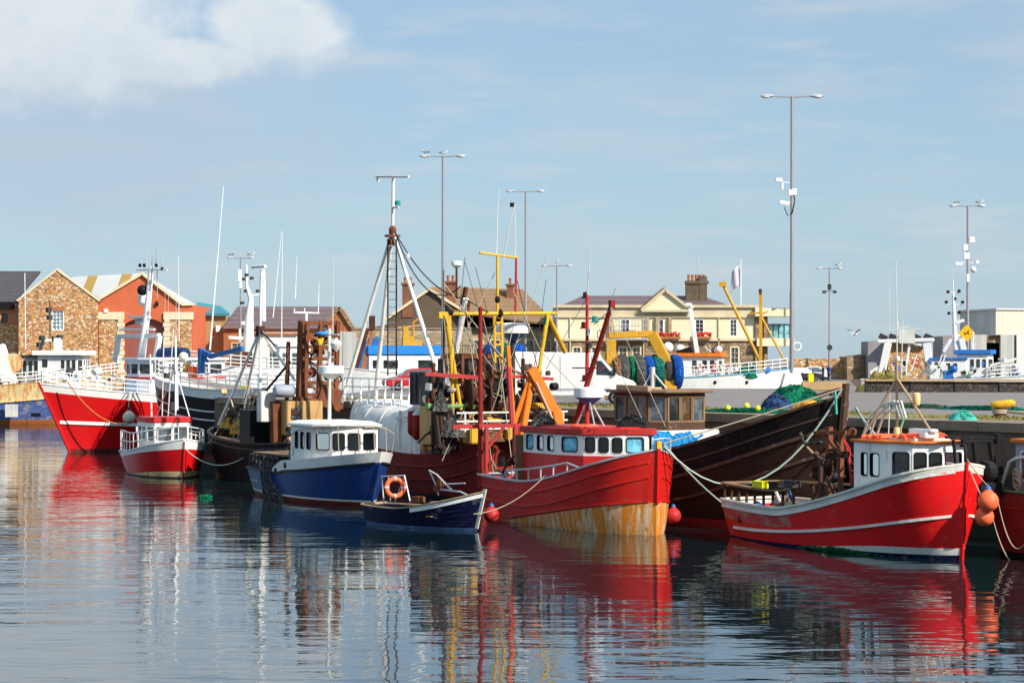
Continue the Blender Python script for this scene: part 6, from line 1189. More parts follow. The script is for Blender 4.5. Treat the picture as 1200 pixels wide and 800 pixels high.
for a_, c_ in (((246, 410), (262, 218)), ((320, 372), (330, 272)), ((330, 395), (331, 270)), ((346, 350), (348, 300)), ((210, 400), (209, 300)), ((373, 362), (374, 330))): whip(b, [G(*a_), (G(*a_) + G(*c_)) / 2, G(*c_)], .06 if a_[0] == 246 else .035, 'white')

# =============================================================== blue and white boat behind the red car
b = Boat('trawler', 'white boat with long bright blue roof band lying behind the red car', 'trawler', (-3.5, 197), (-17, 195), 5, (5.6, 5.5, 6.6), rake=1.2)
bg_hull(b, ['white', 'oxide'])
x0, x1 = b.C(515, 430, 1.5).x, b.C(432, 430, 1.5).x; lo, hi = min(x0, x1), max(x0, x1)
b.house([(lo, -1.8), (hi, -1.8), (hi, 1.8), (lo, 1.8)], 5.0, 7.15, 'white', {0: row(5, .05, .95, .4, .82, .06), 2: row(2, .2, .9, .45, .8, .28) + [(.05, .12, .45, .8)], 1: row(2, .1, .9, .4, .8, .1)}, gm='glass_dark', fw=.08, roof='blue_cover', rth=.85, over=.15, bevel=.08)
G = lambda px, py, o_=0.: b.C(px, py, o_)
mb = MB()
for px in (431, 438): mb.beam(G(px, 445, 1.5), G(px + 3, 396, 1.5), .45, .45, up=(0, 1, 0))
mb.beam(G(434, 402, 1.5), G(444, 397, 1.5), .4, .6); mb.beam(G(418, 445, 1.5), G(428, 400, 1.5), .3, .3); b.part(mb, 'blue_crane', 'blue_steel', bevel=.04)
mb = MB(); mb.beam(G(413, 448, 1.6), G(431, 385, 1.6), .3, .3, up=(0, 1, 0)); mb.beam(G(422, 446, 1.6), G(436, 390, 1.6), .28, .28, 1, up=(0, 1, 0)); mb.beam(G(428, 446, 1.6), G(436, 380, 1.6), .2, .2, 1, up=(0, 1, 0)); mb.box(G(436, 378, 1.6), (.5, .5, 1.2), 0); b.part(mb, 'rusty_derrick', ['dark_rust', 'rust_orange'])
mb = MB(); mb.box(G(478, 400, 1), (1.0, 1, .9)); mb.box(G(475, 390, 1), (.5, .5, 1.2)); mb.box(G(489, 405, 1), (.8, .8, .8)); mb.box(G(497, 408, 1), (1.4, .5, .4)); mb.beam(G(466, 384, 1), G(494, 381, 1), .12, .12, 1); mb.tube([G(484, 402, 1), G(484, 378, 1), G(490, 374, 1), G(496, 375, 1)], .12, 2, n=7); b.part(mb, 'yellow_machine', ['gold_steel', 'off_white', 'rust_orange'], bevel=.05)

# =============================================================== white boat with orange wheelhouse roof, right of centre
b = Boat('trawler', 'white boat with orange edged wheelhouse roof, pink mast and yellow derrick by the harbour house', 'trawler', (8.5, 187), (22.2, 184.5), 5, (5.3, 5.25, 6.0), rake=1.0, s0=.8)
b.hull([(.3, 1), (lambda t: b.sheer(t) - .3, 0), (b.sheer, 2)], ['white', 'red_light', 'white'], n=24, inner=.6, cap='light_blue'); sh = b.sheer
b.rail(.35, .98, .9, 'white', n=16, mids=2, r=.035)
x0, x1 = b.C(792, 430, -1.5).x, b.C(846, 430, -1.5).x
b.house([(x0, -1.6), (x1 - .3, -1.6), (x1, -.9), (x1, .9), (x1 - .3, 1.6), (x0, 1.6)], 4.9, 7.0, 'white', {0: [(.38, .5, .5, .86), (.62, .74, .5, .86), (.8, .92, .5, .86)], 1: [(.1, .9, .5, .86)], 2: row(3, .05, .95, .5, .86, .06), 5: row(2, .1, .9, .5, .8, .1)}, gm='glass_dark', fw=.06, roof='orange_steel', rth=.32, over=.25)
h = b.h; G = lambda px, py, o_=0.: b.C(px, py, o_)
mb = MB(); mb.beam(G(817, 414), G(809, 362), .45, .35); mb.tube([G(805, 360), G(813, 360)], .12, n=6); mb.box(G(807, 357), (.5, .4, .3)); b.part(mb, 'raked_mast', 'white', bevel=.03)
mb = MB(); mb.box(G(804, 413), (1.3, 2, .7), ry=-.3); mb.build('funnel_hood', M['black_paint'], h); mb = MB(); mb.ball(G(797, 409), .4); mb.ball(G(783, 407, -1), .45); b.part(mb, 'dome', 'plastic_white', smooth=50)
clutter(b, 10, lambda r: G(r.uniform(825, 845), r.uniform(404, 414), r.uniform(-1, 1)), ['galvanised', 'off_white', 'dark_steel'], (.2, .5), 13)
for px, nm in ((821.5, 'left'), (848, 'right')):
    q = b.M @ G(px, 431, -1.72); root = thing('lifebuoy', ('red and white lifebuoy on the white wheelhouse side under the orange roof, left one' if nm == 'left' else 'red and white lifebuoy on the rail in front of the orange roofed wheelhouse'), 'lifebuoy', q); MB().ring((0, 0, 0), (.18, -1, 0), .28, .08, 0, seg=1, n=24).build('ring', [M['buoy_red'], M['white_cloth']], root, smooth=60)
mb = MB(); a = G(837, 431, -1.66); mb.box(a, (.38, .03, .75), 0); mb.box(a + Vector((0, -.02, .0)), (.26, .02, .1), 1); mb.box(a + Vector((0, -.025, 0)), (.09, .02, .4), 1); mb.build('door_notice', [M['red_light'], M['white_cloth']], h)
mb = MB(); mb.tube([G(890, 422), G(847, 333)], .13, n=9); mb.box(G(847, 333), (.6, .4, .4), 0); b.part(mb, 'yellow_derrick', 'gold_steel', smooth=45)
mb = MB(); mb.beam(G(891.5, 432), G(891.5, 343), .25, .25, up=(0, 1, 0)); mb.tube([G(891, 368), G(900, 365)], .06, n=6); mb.tube([G(892, 371), G(921, 425)], .09, n=7); mb.tube([G(878, 368), G(892, 366)], .06, n=6); b.part(mb, 'yellow_mast', 'gold_steel')
mb = MB(); mb.box(G(891, 342), (.25, .25, .5)); b.part(mb, 'mast_light', 'dark_steel')
clutter(b, 26, lambda r: G(r.uniform(852, 908), r.uniform(431, 441), r.uniform(-1.4, 1.4)), ['off_white', 'light_blue', 'white', 'dark_steel', 'galvanised', 'blue_trim', 'yellow_steel'], (.12, .45), 14)
o = mound('net_heap', [M['net_green'], M['net_teal']], (0, 0, 0), .9, .7, 1.0, 'green net heap on the deck of the white boat with orange roof', 'net', 9); o.location = b.M @ G(875, 442, -1.2)
mb = MB()
for p, t in ((.62, 0), (.78, 0)): mb.lathe([(.14, -.02), (.14, .04)], b.pt(p, 4.9, -1, .01), 0, 10, ax=(0, -1, 0))
b.part(mb, 'scupper', 'black_paint')

# =============================================================== white and blue boat with white gantry, right
b = Boat('trawler', 'white boat with blue roof trim and wide white stern gantry beyond the dark parapet', 'trawler', (32.6, 205), (52, 201), 5.6, (4.9, 4.9, 6.2), rake=1.5)
bg_hull(b, ['white', 'oxide']); b.rail(.55, .99, 1.0, 'white', n=14, mids=2, r=.04)
G = lambda px, py, o_=0.: b.C(px, py, o_)
mb = MB(); mb.beam(G(1041, 400), G(1033, 438), .7, .6, up=(0, 1, 0)); mb.beam(G(1086, 402), G(1090, 438), .75, .6, up=(0, 1, 0)); mb.beam(G(1028, 400), G(1095, 398), .6, .35); mb.beam(G(1020, 438), G(1034, 428), .4, .4); mb.beam(G(1060, 400), G(1084, 405), .3, .3); mb.beam(G(1066, 402), G(1060, 440), .25, .25); mb.beam(G(1078, 440), G(1089, 430), .25, .25); b.part(mb, 'stern_gantry', 'white', bevel=.06)
mb = MB(); mb.box(G(1063, 394), (1.4, .7, 1.3)); mb.tube([G(1042, 387), G(1082, 386)], .05, n=5); mb.tube([G(1082, 386), G(1082, 397)], .04, n=5); mb.tube([G(1052, 376), G(1053, 384), G(1065, 383), G(1066, 379)], .04, n=5); mb.tube([G(1046, 387), G(1046, 397)], .04, n=5); b.part(mb, 'aerial_rack', 'off_white')
mb = MB()
for px in (1035, 1047, 1074, 1088): mb.box(G(px, 395), (.8, .4, .5), ry=.4)
b.part(mb, 'floodlight', 'dark_steel', bevel=.03)
x0, x1 = b.C(1092, 425, -1.7).x, b.C(1164, 425, -1.7).x; xm = b.C(1132, 425, -1.7).x
b.house([(x0, -1.7), (xm, -1.7), (xm, 1.7), (x0, 1.7)], 4.6, 6.75, 'white', {0: [(.06, .26, .5, .85), (.4, .55, .5, .85), (.62, .75, .5, .85)]}, gm='glass_dark', fw=.06, roof='blue_trim', rth=.18, over=.15, name='deckhouse')
b.house([(xm - .8, -1.5), (x1 - .5, -1.5), (x1, -.8), (x1, .8), (x1 - .5, 1.5), (xm - .8, 1.5)], 4.75, 7.25, 'white', {0: row(3, .42, .95, .5, .82, .06), 1: [(.1, .9, .5, .82)], 2: row(2, .05, .95, .5, .82, .08)}, gm='glass_dark', fw=.06, roof='blue_trim', rth=.4, over=.25)
mb = MB(); mb.box((xm + .6, -1.53, 5.1), (3.4, .05, .12)); mb.build('blue_stripe', M['blue_trim'], b.h)
mb = MB(); mb.tube([G(1121, 415), G(1119, 392), G(1117, 345)], [.4, .22, .12], n=10); mb.tube([G(1117, 345), G(1117, 328)], .05, n=5)
for y, a_, c_ in ((343, 1110, 1124), (357, 1109, 1128), (368, 1110, 1125)): mb.tube([G(a_, y), G(c_, y)], .05, n=5)
mb.beam(G(1120, 378), G(1130, 375), .4, .3); mb.beam(G(1115, 397), G(1106, 412), .3, .3); mb.beam(G(1127, 396), G(1131, 415), .9, .5); mb.beam(G(1116, 394), G(1125, 393), .3, .2); b.part(mb, 'mast', 'white', smooth=45)
mb = MB()
for p in ((1111, 342), (1124, 341), (1109, 354), (1128, 354), (1112, 367), (1124, 366), (1119, 350)): light(mb, G(*p), 0, .15)
b.part(mb, 'mast_light', 'black_steel')
for a_, c_ in (((1042, 397), (1042, 318)), ((1117, 340), (1117, 316)), ((1093, 397), (1093, 380))): whip(b, [G(*a_), (G(*a_) + G(*c_)) / 2, G(*c_)], .025, 'off_white')
mb = MB(); mb.beam(G(1160, 428, -1.2), G(1200, 418, -1.2), .25, .2); mb.beam(G(1180, 432), G(1196, 424), .2, .2); b.part(mb, 'gangway', 'white')
mb = MB(); mb.box(G(1100, 436, -1.6), (1.6, .8, 1.3)); mb.box(G(1112, 439, -1.8), (.9, .6, .9), 1); b.part(mb, 'fish_hatch', ['white', 'blue_trim'], bevel=.05)
mb = MB(); mb.tube([G(1096, 440, -1.9), G(1104, 415, -1.9)], .06, n=6).tube([G(1100, 440, -1.9), G(1108, 415, -1.9)], .06, n=6); mb.tube([G(1140, 410), G(1140, 388)], .06, n=6); mb.tube([G(1066, 440, -1.9), G(1074, 416, -1.9)], .06, n=6); mb.tube([G(1048, 440, -2.2), G(1050, 422, -2.2), G(1062, 422, -2.2), G(1062, 440, -2.2)], .06, n=6); b.part(mb, 'deck_ladder', 'white')
clutter(b, 30, lambda r: G(r.uniform(1040, 1180), r.uniform(420, 440), r.uniform(-2.5, -1.9)), ['white', 'off_white', 'dark_steel', 'blue_trim', 'galvanised', 'net_green', 'rust_orange'], (.15, .5), 77, names=('locker', 'can', 'stay_bar', 'sheave'))
clutter(b, 30, lambda r: G(r.uniform(1050, 1195), r.uniform(430, 441), r.uniform(-2.2, -.5)), ['blue_trim', 'off_white', 'dark_steel', 'white', 'galvanised', 'net_teal'], (.12, .5), 15)
q = b.M @ G(1073, 425, -1.3); root = thing('lifebuoy', 'orange lifebuoy under the white gantry of the boat beyond the parapet', 'lifebuoy', q); MB().ring((0, 0, 0), (.1, -1, .2), .30, .08, 0, n=20).build('ring', [M['buoy_red'], M['white_cloth']], root, smooth=60)

# =============================================================== yellow and blue trawler at the far left
b = Boat('trawler', 'rusty cream and blue trawler with net drum at the left edge below the stone warehouse', 'trawler', (-68, 233), (-42, 231), 7, (3.9, 3.8, 5.4), rake=2, s0=.9)
sh = b.sheer
b.hull([(.5, 2), (lambda t: sh(t) - 1.75, 1), (sh, 0)], ['cream_worn', 'blue_faded', 'rust_orange'], n=24, inner=.8, cap='cream_worn'); b.strake(lambda t: sh(t) - 1.75, .12, 'cream_worn', 0, .98, .1); b.rail(.3, .98, 1.1, 'white', n=20, mids=2, r=.05)
G = lambda px, py, o_=0.: b.C(px, py, o_)
mb = MB(); mb.beam(G(-3, 405, -2), G(13, 452, -2), 1.5, .8, up=(0, 1, 0)); mb.beam(G(-3, 405, 2), G(13, 452, 2), 1.2, .8, up=(0, 1, 0)); b.part(mb, 'stern_frame', 'white', bevel=.1)
mb = MB(); mb.lathe([(1.0, -.12), (1.0, 0), (.35, .05), (.35, 2.6), (1.0, 2.65), (1.0, 2.8)], G(16, 425, -2.2), 0, 22, ax=(0, 1, 0)); b.part(mb, 'net_drum', 'cream_worn', smooth=35)
x0, x1, x2 = G(24, 425, -2).x, G(45, 425, -2).x, G(91, 425, -2).x
b.house([(x0, -1.8), (x1, -1.8), (x1, 1.8), (x0, 1.8)], 3.2, 7.0, 'grey_render', {0: row(3, .08, .95, .45, .9, .08)}, gm='glass_dark', roof='dark_steel', rth=.2, name='galley')
b.house([(x1, -2.2), (x2, -2.2), (x2 + .4, -1.4), (x2 + .4, 1.4), (x2, 2.2), (x1, 2.2)], 3.2, 7.15, 'white', {0: [(.1, .25, .68, .9), (.58, .68, .6, .88), (.72, .82, .6, .88), (.86, .96, .6, .88)], 1: [(.1, .9, .6, .88)], 2: row(3, .05, .95, .6, .88, .06)}, gm='glass_dark', fw=.1, roof='white', rth=.5, over=.5)
mb = MB(); mb.beam(G(68, 415), G(68, 396), .7, .7, up=(0, 1, 0)); mb.beam(G(49, 399), G(70, 398), .25, .25); mb.tube([G(59, 412), G(58, 352)], .06, 1, n=5); mb.tube([G(30, 410), G(29, 320)], .05, n=5); b.part(mb, 'mast', ['white', 'dark_steel'])
mb = MB(); 
for p in ((49, 396), (57, 363), (58, 372), (64, 397), (70, 395), (46, 404)): mb.box(G(*p), (.5, .4, .5), rz=1)
mb.beam(G(35, 421), G(57, 413), .35, .35); mb.beam(G(44, 418), G(52, 396), .3, .3); b.part(mb, 'mast_gear', 'dark_steel')
mb = MB()
for px in (10, 17): mb.box(G(px, 481, -3.45), (.7, .1, 1.3), 0)
mb.box(G(42, 486, -3.5), (1.0, .1, .4), 1); b.part(mb, 'hull_patch', ['off_white', 'black_paint'])
# =============================================================== lamps, birds, vehicles, people, gear
def lamp(label, px, ytop, Y, H, arm=1.25, blk=False, gear=(), group='street lamps along the quays'):
    X0 = X(px, Y); root = thing('street_lamp', label, 'street lamp', (X0, Y, QZ), group=group); r0 = .14 if H > 16 else .10
    MB().tube([(0, 0, 0), (0, 0, H * .33), (0, 0, H * .34), (0, 0, H)], [r0 * 1.35, r0 * 1.25, r0, r0 * .75], n=12).build('pole', M['lamp_pole'], root, smooth=40)
    MB().tube([(-arm, 0, H - .02), (-.2, 0, H - .06), (0, 0, H - .12), (.2, 0, H - .06), (arm, 0, H - .02)], .05, n=7).build('arm', M['lamp_pole'], root, smooth=50)
    for s in (-1, 1):
        L = 1.1 if H > 16 else .8; mb = MB(); n = 10; vs = []
        for i in range(n + 1):
            t = i / n; w = .2 * math.sqrt(max(.03, 1 - (2 * t - 1) ** 2)) * (1.15 if H > 16 else .9); x = s * (arm + t * L)
            for j in range(8): a = 2 * pi * j / 8; vs.append((x, w * cos(a), H + .02 + w * .62 * sin(a)))
        mb.add(vs, [(i * 8 + j, (i + 1) * 8 + j, (i + 1) * 8 + (j + 1) % 8, i * 8 + (j + 1) % 8) for i in range(n) for j in range(8)] + [tuple(range(8)), tuple(n * 8 + j for j in range(8))])
        hd = mb.build('lamp_head', M['galvanised'], root, smooth=40)
        MB().ball((s * (arm + L * .6), 0, H - .07), (L * .3, .09), 0, 10).build('diffuser', M['lamp_glass'], hd, smooth=50)
    if blk: MB().box((0, 0, .65), (1.9, 1.9, 1.3), top=.62).build('concrete_base', M['white_render'], root, bevel=.03)
    return root
def zq(py, Y): return Z(py, Y) - QZ
YA = 172; H1 = Z(113, YA) - QZ
l1 = lamp('tallest nearest street lamp with security cameras on a white concrete base', 928, 113, YA, H1, 1.35, True)
s1 = YA / F
mb = MB(); mb.tube([(0, 0, zq(236, YA)), (-.9, 0, zq(239, YA))], .05, n=6); mb.box((-.6, -.1, zq(238, YA)), (.75, .3, .3), ry=.2); mb.box((-.15, -.2, zq(226, YA)), (.3, .3, .45)); mb.tube([(0, 0, zq(214, YA)), (-.8, 0, zq(214, YA))], .05, n=6); mb.box((-.75, 0, zq(218, YA)), (.16, .2, .6)); mb.box((-1.0, 0, zq(211, YA)), (.5, .3, .3)); mb.box((.2, 0, zq(225, YA)), (.35, .3, .5)); mb.build('security_camera', M['plastic_white'], l1, bevel=.03)
MB().tube([(.1, -.1, zq(224, YA)), (.22, -.1, zq(236, YA)), (0, -.15, zq(250, YA)), (-.35, -.15, zq(253, YA)), (-.6, -.1, zq(243, YA))], .04, n=6).build('cable', M['black_rubber'], l1, smooth=50)
mb = MB(); mb.lathe([(.34, -.03), (.34, .03)], (.42, -.1, zq(405.5, YA)), 0, 24, ax=(0, 1, 0)); mb.lathe([(.25, -.04), (.25, -.03)], (.42, -.1, zq(405.5, YA)), 1, 20, ax=(0, 1, 0)); mb.beam((.30, -.145, zq(408, YA)), (.5, -.145, zq(402.5, YA)), .06, .01, 0); mb.build('round_sign', [M['plastic_white'], M['grey_hull']], l1)
l2 = lamp('tall street lamp with two gulls behind the white tripod mast', 519, 183, 216, Z(183, 216) - QZ, 1.2)
l3 = lamp('tall plain street lamp just right of the yellow goalpost ladder', 616, 224, 258, Z(224, 258) - QZ, 1.2)
l4 = lamp('short street lamp near the left corner of the harbour house', 652.5, 311, 249, Z(311, 249) - QZ, .95)
l5 = lamp('tall street lamp with floodlights and a yellow diamond sign in the white and blue boat', 1134, 241, 236, Z(241, 236) - QZ, .9)
Y5 = 236; l5.location.z = 4.44
l6 = lamp('street lamp behind the two people with cameras halfway up its pole', 972, 314, 250, Z(314, 250) - QZ, .7)
l7 = lamp('street lamp standing among the white masts at the left', 282, 302, 250, Z(302, 250) - QZ, .8)
z5 = lambda py: zq(py, Y5)
mb = MB(); mb.box((-.25, 0, z5(290)), (.5, .3, .7)); mb.box((-.12, 0, z5(300)), (.6, .3, .7)); mb.box((.45, 0, z5(281)), (.6, .3, .6)); mb.tube([(-1.1, 0, z5(308)), (1.0, 0, z5(308))], .05, n=6); mb.box((-.95, 0, z5(309)), (.8, .3, .35)); mb.ball((.6, 0, z5(316)), .32); mb.box((1.0, 0, z5(307)), (.4, .3, .35)); mb.box((0, -.1, z5(326)), (.3, .3, .9)); mb.build('security_camera', M['plastic_white'], l5, bevel=.03)
# diamond road sign: on the same pole
sg = MB(); d = .92; zc = z5(390.5); sg.slab([(-.15, -.25, zc - d), (-.15 + d, -.25, zc), (-.15, -.25, zc + d), (-.15 - d, -.25, zc)], (0, .05, 0)); so = sg.build('diamond_sign', M['sign_yellow'], l5)
mb = MB(); mb.beam((-.45, -.27, zc - .05), (-.05, -.27, zc + .12), .03, .09, up=(0, 1, 0)); mb.beam((-.05, -.27, zc + .14), (.1, -.27, zc - .1), .03, .1, up=(0, 1, 0)); mb.beam((-.38, -.27, zc + .12), (-.2, -.27, zc - .15), .03, .08, up=(0, 1, 0)); mb.box((.02, -.27, zc + .26), (.14, .02, .14)); mb.build('symbol', M['sign_black'], so)
mb = MB(); z6 = lambda py: zq(py, 250); mb.tube([(-.8, 0, z6(341)), (.8, 0, z6(341))], .05, n=6); mb.box((-.6, 0, z6(342)), (.4, .3, .3)); mb.box((.6, 0, z6(342)), (.4, .3, .3)); mb.box((0, 0, z6(336)), (.4, .3, .6)); mb.build('security_camera', M['dark_steel'], l6, bevel=.03)
mb = MB(); mb.lathe([(.32, -.03), (.32, .03)], (0, -.15, z6(407)), 0, 16, ax=(0, 1, 0)); mb.build('round_sign', M['dark_steel'], l6)
mb = MB(); z7 = lambda py: zq(py, 250); mb.box((-.1, 0, z7(323)), (.4, .4, 1.4)); mb.box((0, 0, z7(334)), (.3, .3, .8)); mb.build('control_box', M['plastic_white'], l7, bevel=.03)

def gull(label, p, rz=0., fly=False, s=1.):
    """a herring gull: one continuous body with head, bill, folded wings, tail and legs"""
    mb = MB(); prof = [(-.30, .0, .012, .05), (-.22, .0, .035, .05), (-.12, .0, .075, .07), (0, .0, .095, .09), (.10, .01, .088, .085), (.16, .045, .06, .06), (.19, .09, .042, .045), (.225, .125, .048, .05), (.265, .13, .04, .042), (.295, .125, .018, .02), (.33, .118, .012, .014), (.365, .10, .004, .005)]
    vs = []; n = 10
    for x, z, ry, rz_ in prof:
        for j in range(n): a = 2 * pi * j / n; vs.append((x, ry * cos(a), z + rz_ * sin(a)))
    k = len(prof); fs, ms = [], []
    for i in range(k - 1):
        for j in range(n):
            fs.append((i * n + j, i * n + (j + 1) % n, (i + 1) * n + (j + 1) % n, (i + 1) * n + j)); a = 2 * pi * (j + .5) / n
            ms.append(3 if i >= 9 else (1 if (i < 5 and sin(a) > .2 and not fly) else 0))
    fs += [tuple(range(n)), tuple((k - 1) * n + j for j in range(n))]; ms += [0, 3]; mb.add(vs, fs, ms)
    if fly:
        for sd_ in (1, -1):
            W_ = [(0, .08, .04, .15), (.03, .30, .20, .15), (.0, .50, .26, .11), (-.10, .72, .22, .04)]; up = []; 
            for i, (x, y, z, c) in enumerate(W_): up += [(x + c / 2, sd_ * y, z), (x - c / 2, sd_ * y, z + .005), (x - c / 2, sd_ * y, z + .02), (x + c / 2, sd_ * y, z + .025)]
            mb.add(up, [(4 * i + j, 4 * i + (j + 1) % 4, 4 * i + 4 + (j + 1) % 4, 4 * i + 4 + j) for i in range(3) for j in range(4)] + [(0, 1, 2, 3), (12, 13, 14, 15)], [1] * 8 + [2] * 4 + [1, 2])
    else:
        for sd_ in (1, -1):
            mb.add([(.1, sd_ * .085, .06), (.0, sd_ * .105, .02), (-.2, sd_ * .06, -.01), (-.38, sd_ * .02, .0), (-.2, sd_ * .045, .06), (.0, sd_ * .085, .085), (.05, sd_ * .07, .03), (-.2, sd_ * .03, .02)], [(0, 1, 6), (0, 5, 1), (5, 4, 2, 1), (4, 3, 2), (1, 2, 7, 6), (2, 3, 7), (5, 0, 6), (5, 6, 7, 4), (4, 7, 3)], [1, 1, 1, 2, 1, 2, 1, 1, 2])
            mb.tube([(.02, sd_ * .035, -.06), (.0, sd_ * .035, -.13), (.01, sd_ * .035, -.2)], .01, 3, n=5); mb.box((.035, sd_ * .035, -.205), (.07, .05, .012), 3)
    mb.ball((.245, .043, .138), .008, 2, 6); mb.ball((.245, -.043, .138), .008, 2, 6)
    o = mb.build('gull', [M['feather_white'], M['feather_grey'], M['feather_black'], M['beak']], smooth=60, loc=p); o.rotation_euler.z = rz; o.scale = (s, s, s); return tag(o, label, 'gull')
def lp(l, dx): q = l.location.copy(); q.x += dx; q.z += 0; return q
def topz(l, px_, H_): return Vector((l.location.x + px_, l.location.y, QZ + H_ + .30 * 1.25))
HT = {id(l): h for l, h in ((l2, Z(183, 216) - QZ), (l5, Z(241, 236) - QZ), (l6, Z(314, 250) - QZ), (l7, Z(302, 250) - QZ), (l4, Z(311, 249) - QZ))}
gull('gull standing on the left head of the lamp behind the tripod mast', topz(l2, -1.7, HT[id(l2)]), 2.8, s=1.45); gull('gull standing at the pole top of the lamp behind the tripod mast', topz(l2, .05, HT[id(l2)] - .05), .2, s=1.35)
gull('gull on the left head of the lamp with the yellow diamond sign', topz(l5, -1.3, HT[id(l5)]), 3.0, s=1.3); gull('gull on the right head of the lamp with the yellow diamond sign', topz(l5, 1.3, HT[id(l5)]), .1, s=1.5)
gull('gull on the right head of the lamp behind the two people', topz(l6, 1.0, HT[id(l6)]), .3, s=1.3); gull('gull on the left head of the lamp among the white masts', topz(l7, -1.2, HT[id(l7)]), 2.9, s=1.5); gull('gull on the right head of the lamp among the white masts', topz(l7, 1.2, HT[id(l7)]), .2, s=1.5)
gull('gull on top of the short lamp near the harbour house', topz(l4, .05, HT[id(l4)]), 1.2, s=1.2); gull('gull in flight in the open sky above the golden stone wall', at(1002, 391, 190), .5, fly=True, s=1.35)

# ---- people by the golden wall
def person(label, p, h, rz, jacket, pose=0):
    import bmesh as _b
    k = h / 1.75; V = {'pelvis': (0, 0, .92), 'chest': (.02, 0, 1.25), 'neck': (.02, 0, 1.47), 'head': (.04, 0, 1.60), 'crown': (.04, 0, 1.70), 'shl': (.0, .19, 1.40), 'shr': (.0, -.19, 1.40), 'ell': (-.02, .25, 1.14), 'elr': (-.02, -.25, 1.14), 'hal': (.12, .2, .93), 'har': (.1, -.2, .92), 'hil': (0, .09, .88), 'hir': (0, -.09, .88), 'knl': (.03, .10, .5), 'knr': (.0, -.10, .5), 'anl': (0, .11, .09), 'anr': (-.03, -.11, .09), 'tol': (.15, .12, .03), 'tor': (.12, -.12, .03)}
    E = [('pelvis', 'chest'), ('chest', 'neck'), ('neck', 'head'), ('head', 'crown'), ('chest', 'shl'), ('chest', 'shr'), ('shl', 'ell'), ('ell', 'hal'), ('shr', 'elr'), ('elr', 'har'), ('pelvis', 'hil'), ('pelvis', 'hir'), ('hil', 'knl'), ('knl', 'anl'), ('hir', 'knr'), ('knr', 'anr'), ('anl', 'tol'), ('anr', 'tor')]
    Rr = dict(pelvis=(.17, .13), chest=(.19, .13), neck=(.065, .065), head=(.10, .09), crown=(.075, .07), shl=(.08, .08), shr=(.08, .08), ell=(.055, .055), elr=(.055, .055), hal=(.04, .035), har=(.04, .035), hil=(.10, .10), hir=(.10, .10), knl=(.065, .065), knr=(.065, .065), anl=(.05, .05), anr=(.05, .05), tol=(.04, .035), tor=(.04, .035))
    ks = list(V); me = bpy.data.meshes.new('person'); me.from_pydata([Vector(V[q]) * k for q in ks], [(ks.index(a), ks.index(c)) for a, c in E], [])
    o = bpy.data.objects.new('person', me); COL.objects.link(o); md = o.modifiers.new('s', 'SKIN'); sv = me.skin_vertices[0].data
    for i, q in enumerate(ks): sv[i].radius = (Rr[q][0] * k, Rr[q][1] * k); sv[i].use_root = q == 'pelvis'
    o.modifiers.new('d', 'SUBSURF').levels = 2; dg = bpy.context.evaluated_depsgraph_get(); m2 = bpy.data.meshes.new_from_object(o.evaluated_get(dg)); o.modifiers.clear(); o.data = m2
    for m_ in (jacket, M['cloth_dark'], M['skin'], M['hair'], M['black_rubber']): m2.materials.append(m_)
    for f in m2.polygons:
        c = f.center / k; f.use_smooth = True
        f.material_index = 3 if (c.z > 1.62 or (c.z > 1.52 and c.x < .02)) else 2 if (c.z > 1.47 or (c.z < .99 and abs(c.y) > .155 and c.z > .85)) else 0 if c.z > .90 else 4 if c.z < .09 else 1
    o.location = p; o.rotation_euler.z = rz
    mb = MB()
    for sy in (-.03, .03): mb.ball((.135 * k, sy, 1.61 * k), .012, 1, 6)
    mb.ball((.15 * k, 0, 1.585 * k), .018, 0, 6); mb.box((.135 * k, 0, 1.55 * k), (.015, .05, .01), 2); mb.build('face', [M['skin'], M['feather_black'], M['buoy_red']], o)
    return tag(o, label, 'person')
person('person in dark clothing, left of the pair standing by the golden wall', (X(964.5, 236), 236, QZ), 1.72, 2.6, M['cloth_dark']); person('person in a bright blue jacket, right of the pair standing by the golden wall', (X(971, 237), 237, QZ), 1.8, .6, M['cloth_blue'])

# ---- vehicles
def vehicle(name, label, cat, loc, rz, prof, wid, wheels, wr, paintm, wins, extra=None, taper=.86, beltz=None, glassm='glass_dark', bev=.05):
    """prof: side outline (x forward, z up); the cabin above the belt line leans inwards"""
    root = thing(name, label, cat, loc, rz); mb = MB(); k = len(prof); yw = lambda z: wid / 2 * (1 if z <= beltz else 1 - (1 - taper) * (z - beltz) / (max(p[1] for p in prof) - beltz))
    vs = [(x, yw(z), z) for x, z in prof] + [(x, -yw(z), z) for x, z in prof]
    mb.add(vs, [(i, (i + 1) % k, k + (i + 1) % k, k + i) for i in range(k)] + [tuple(range(k)), tuple(range(k, 2 * k))[::-1]])
    body = mb.build('body', paintm, root, bevel=bev, smooth=35)
    for i, (wx, s) in enumerate([(w, s) for w in wheels for s in (1, -1)]):
        w = MB().lathe([(wr * .55, -.11), (wr * .95, -.11), (wr, -.06), (wr, .06), (wr * .95, .11), (wr * .55, .11)], (0, 0, 0), 0, 22, ax=(0, 1, 0)).build('wheel', M['tyre'], root, smooth=40, loc=(wx, s * (wid / 2 - .09), wr)); MB().lathe([(.02, -.1), (wr * .55, -.115), (wr * .58, .0), (wr * .55, .115), (.02, .1)], (0, 0, 0), 0, 16, ax=(0, 1, 0)).build('rim', M['rim'], w, smooth=40)
    for nm, poly in wins:
        for s in (1, -1):
            q = [(x, s * (yw(z) + .012), z) for x, z in poly]; mb = MB(); mb.slab(q, (0, -s * .02, 0)); mb.build(nm, M[glassm], root)
    return root
YV = 121; xv0, xv1 = X(597, YV), X(744, YV); Lv = 7.0
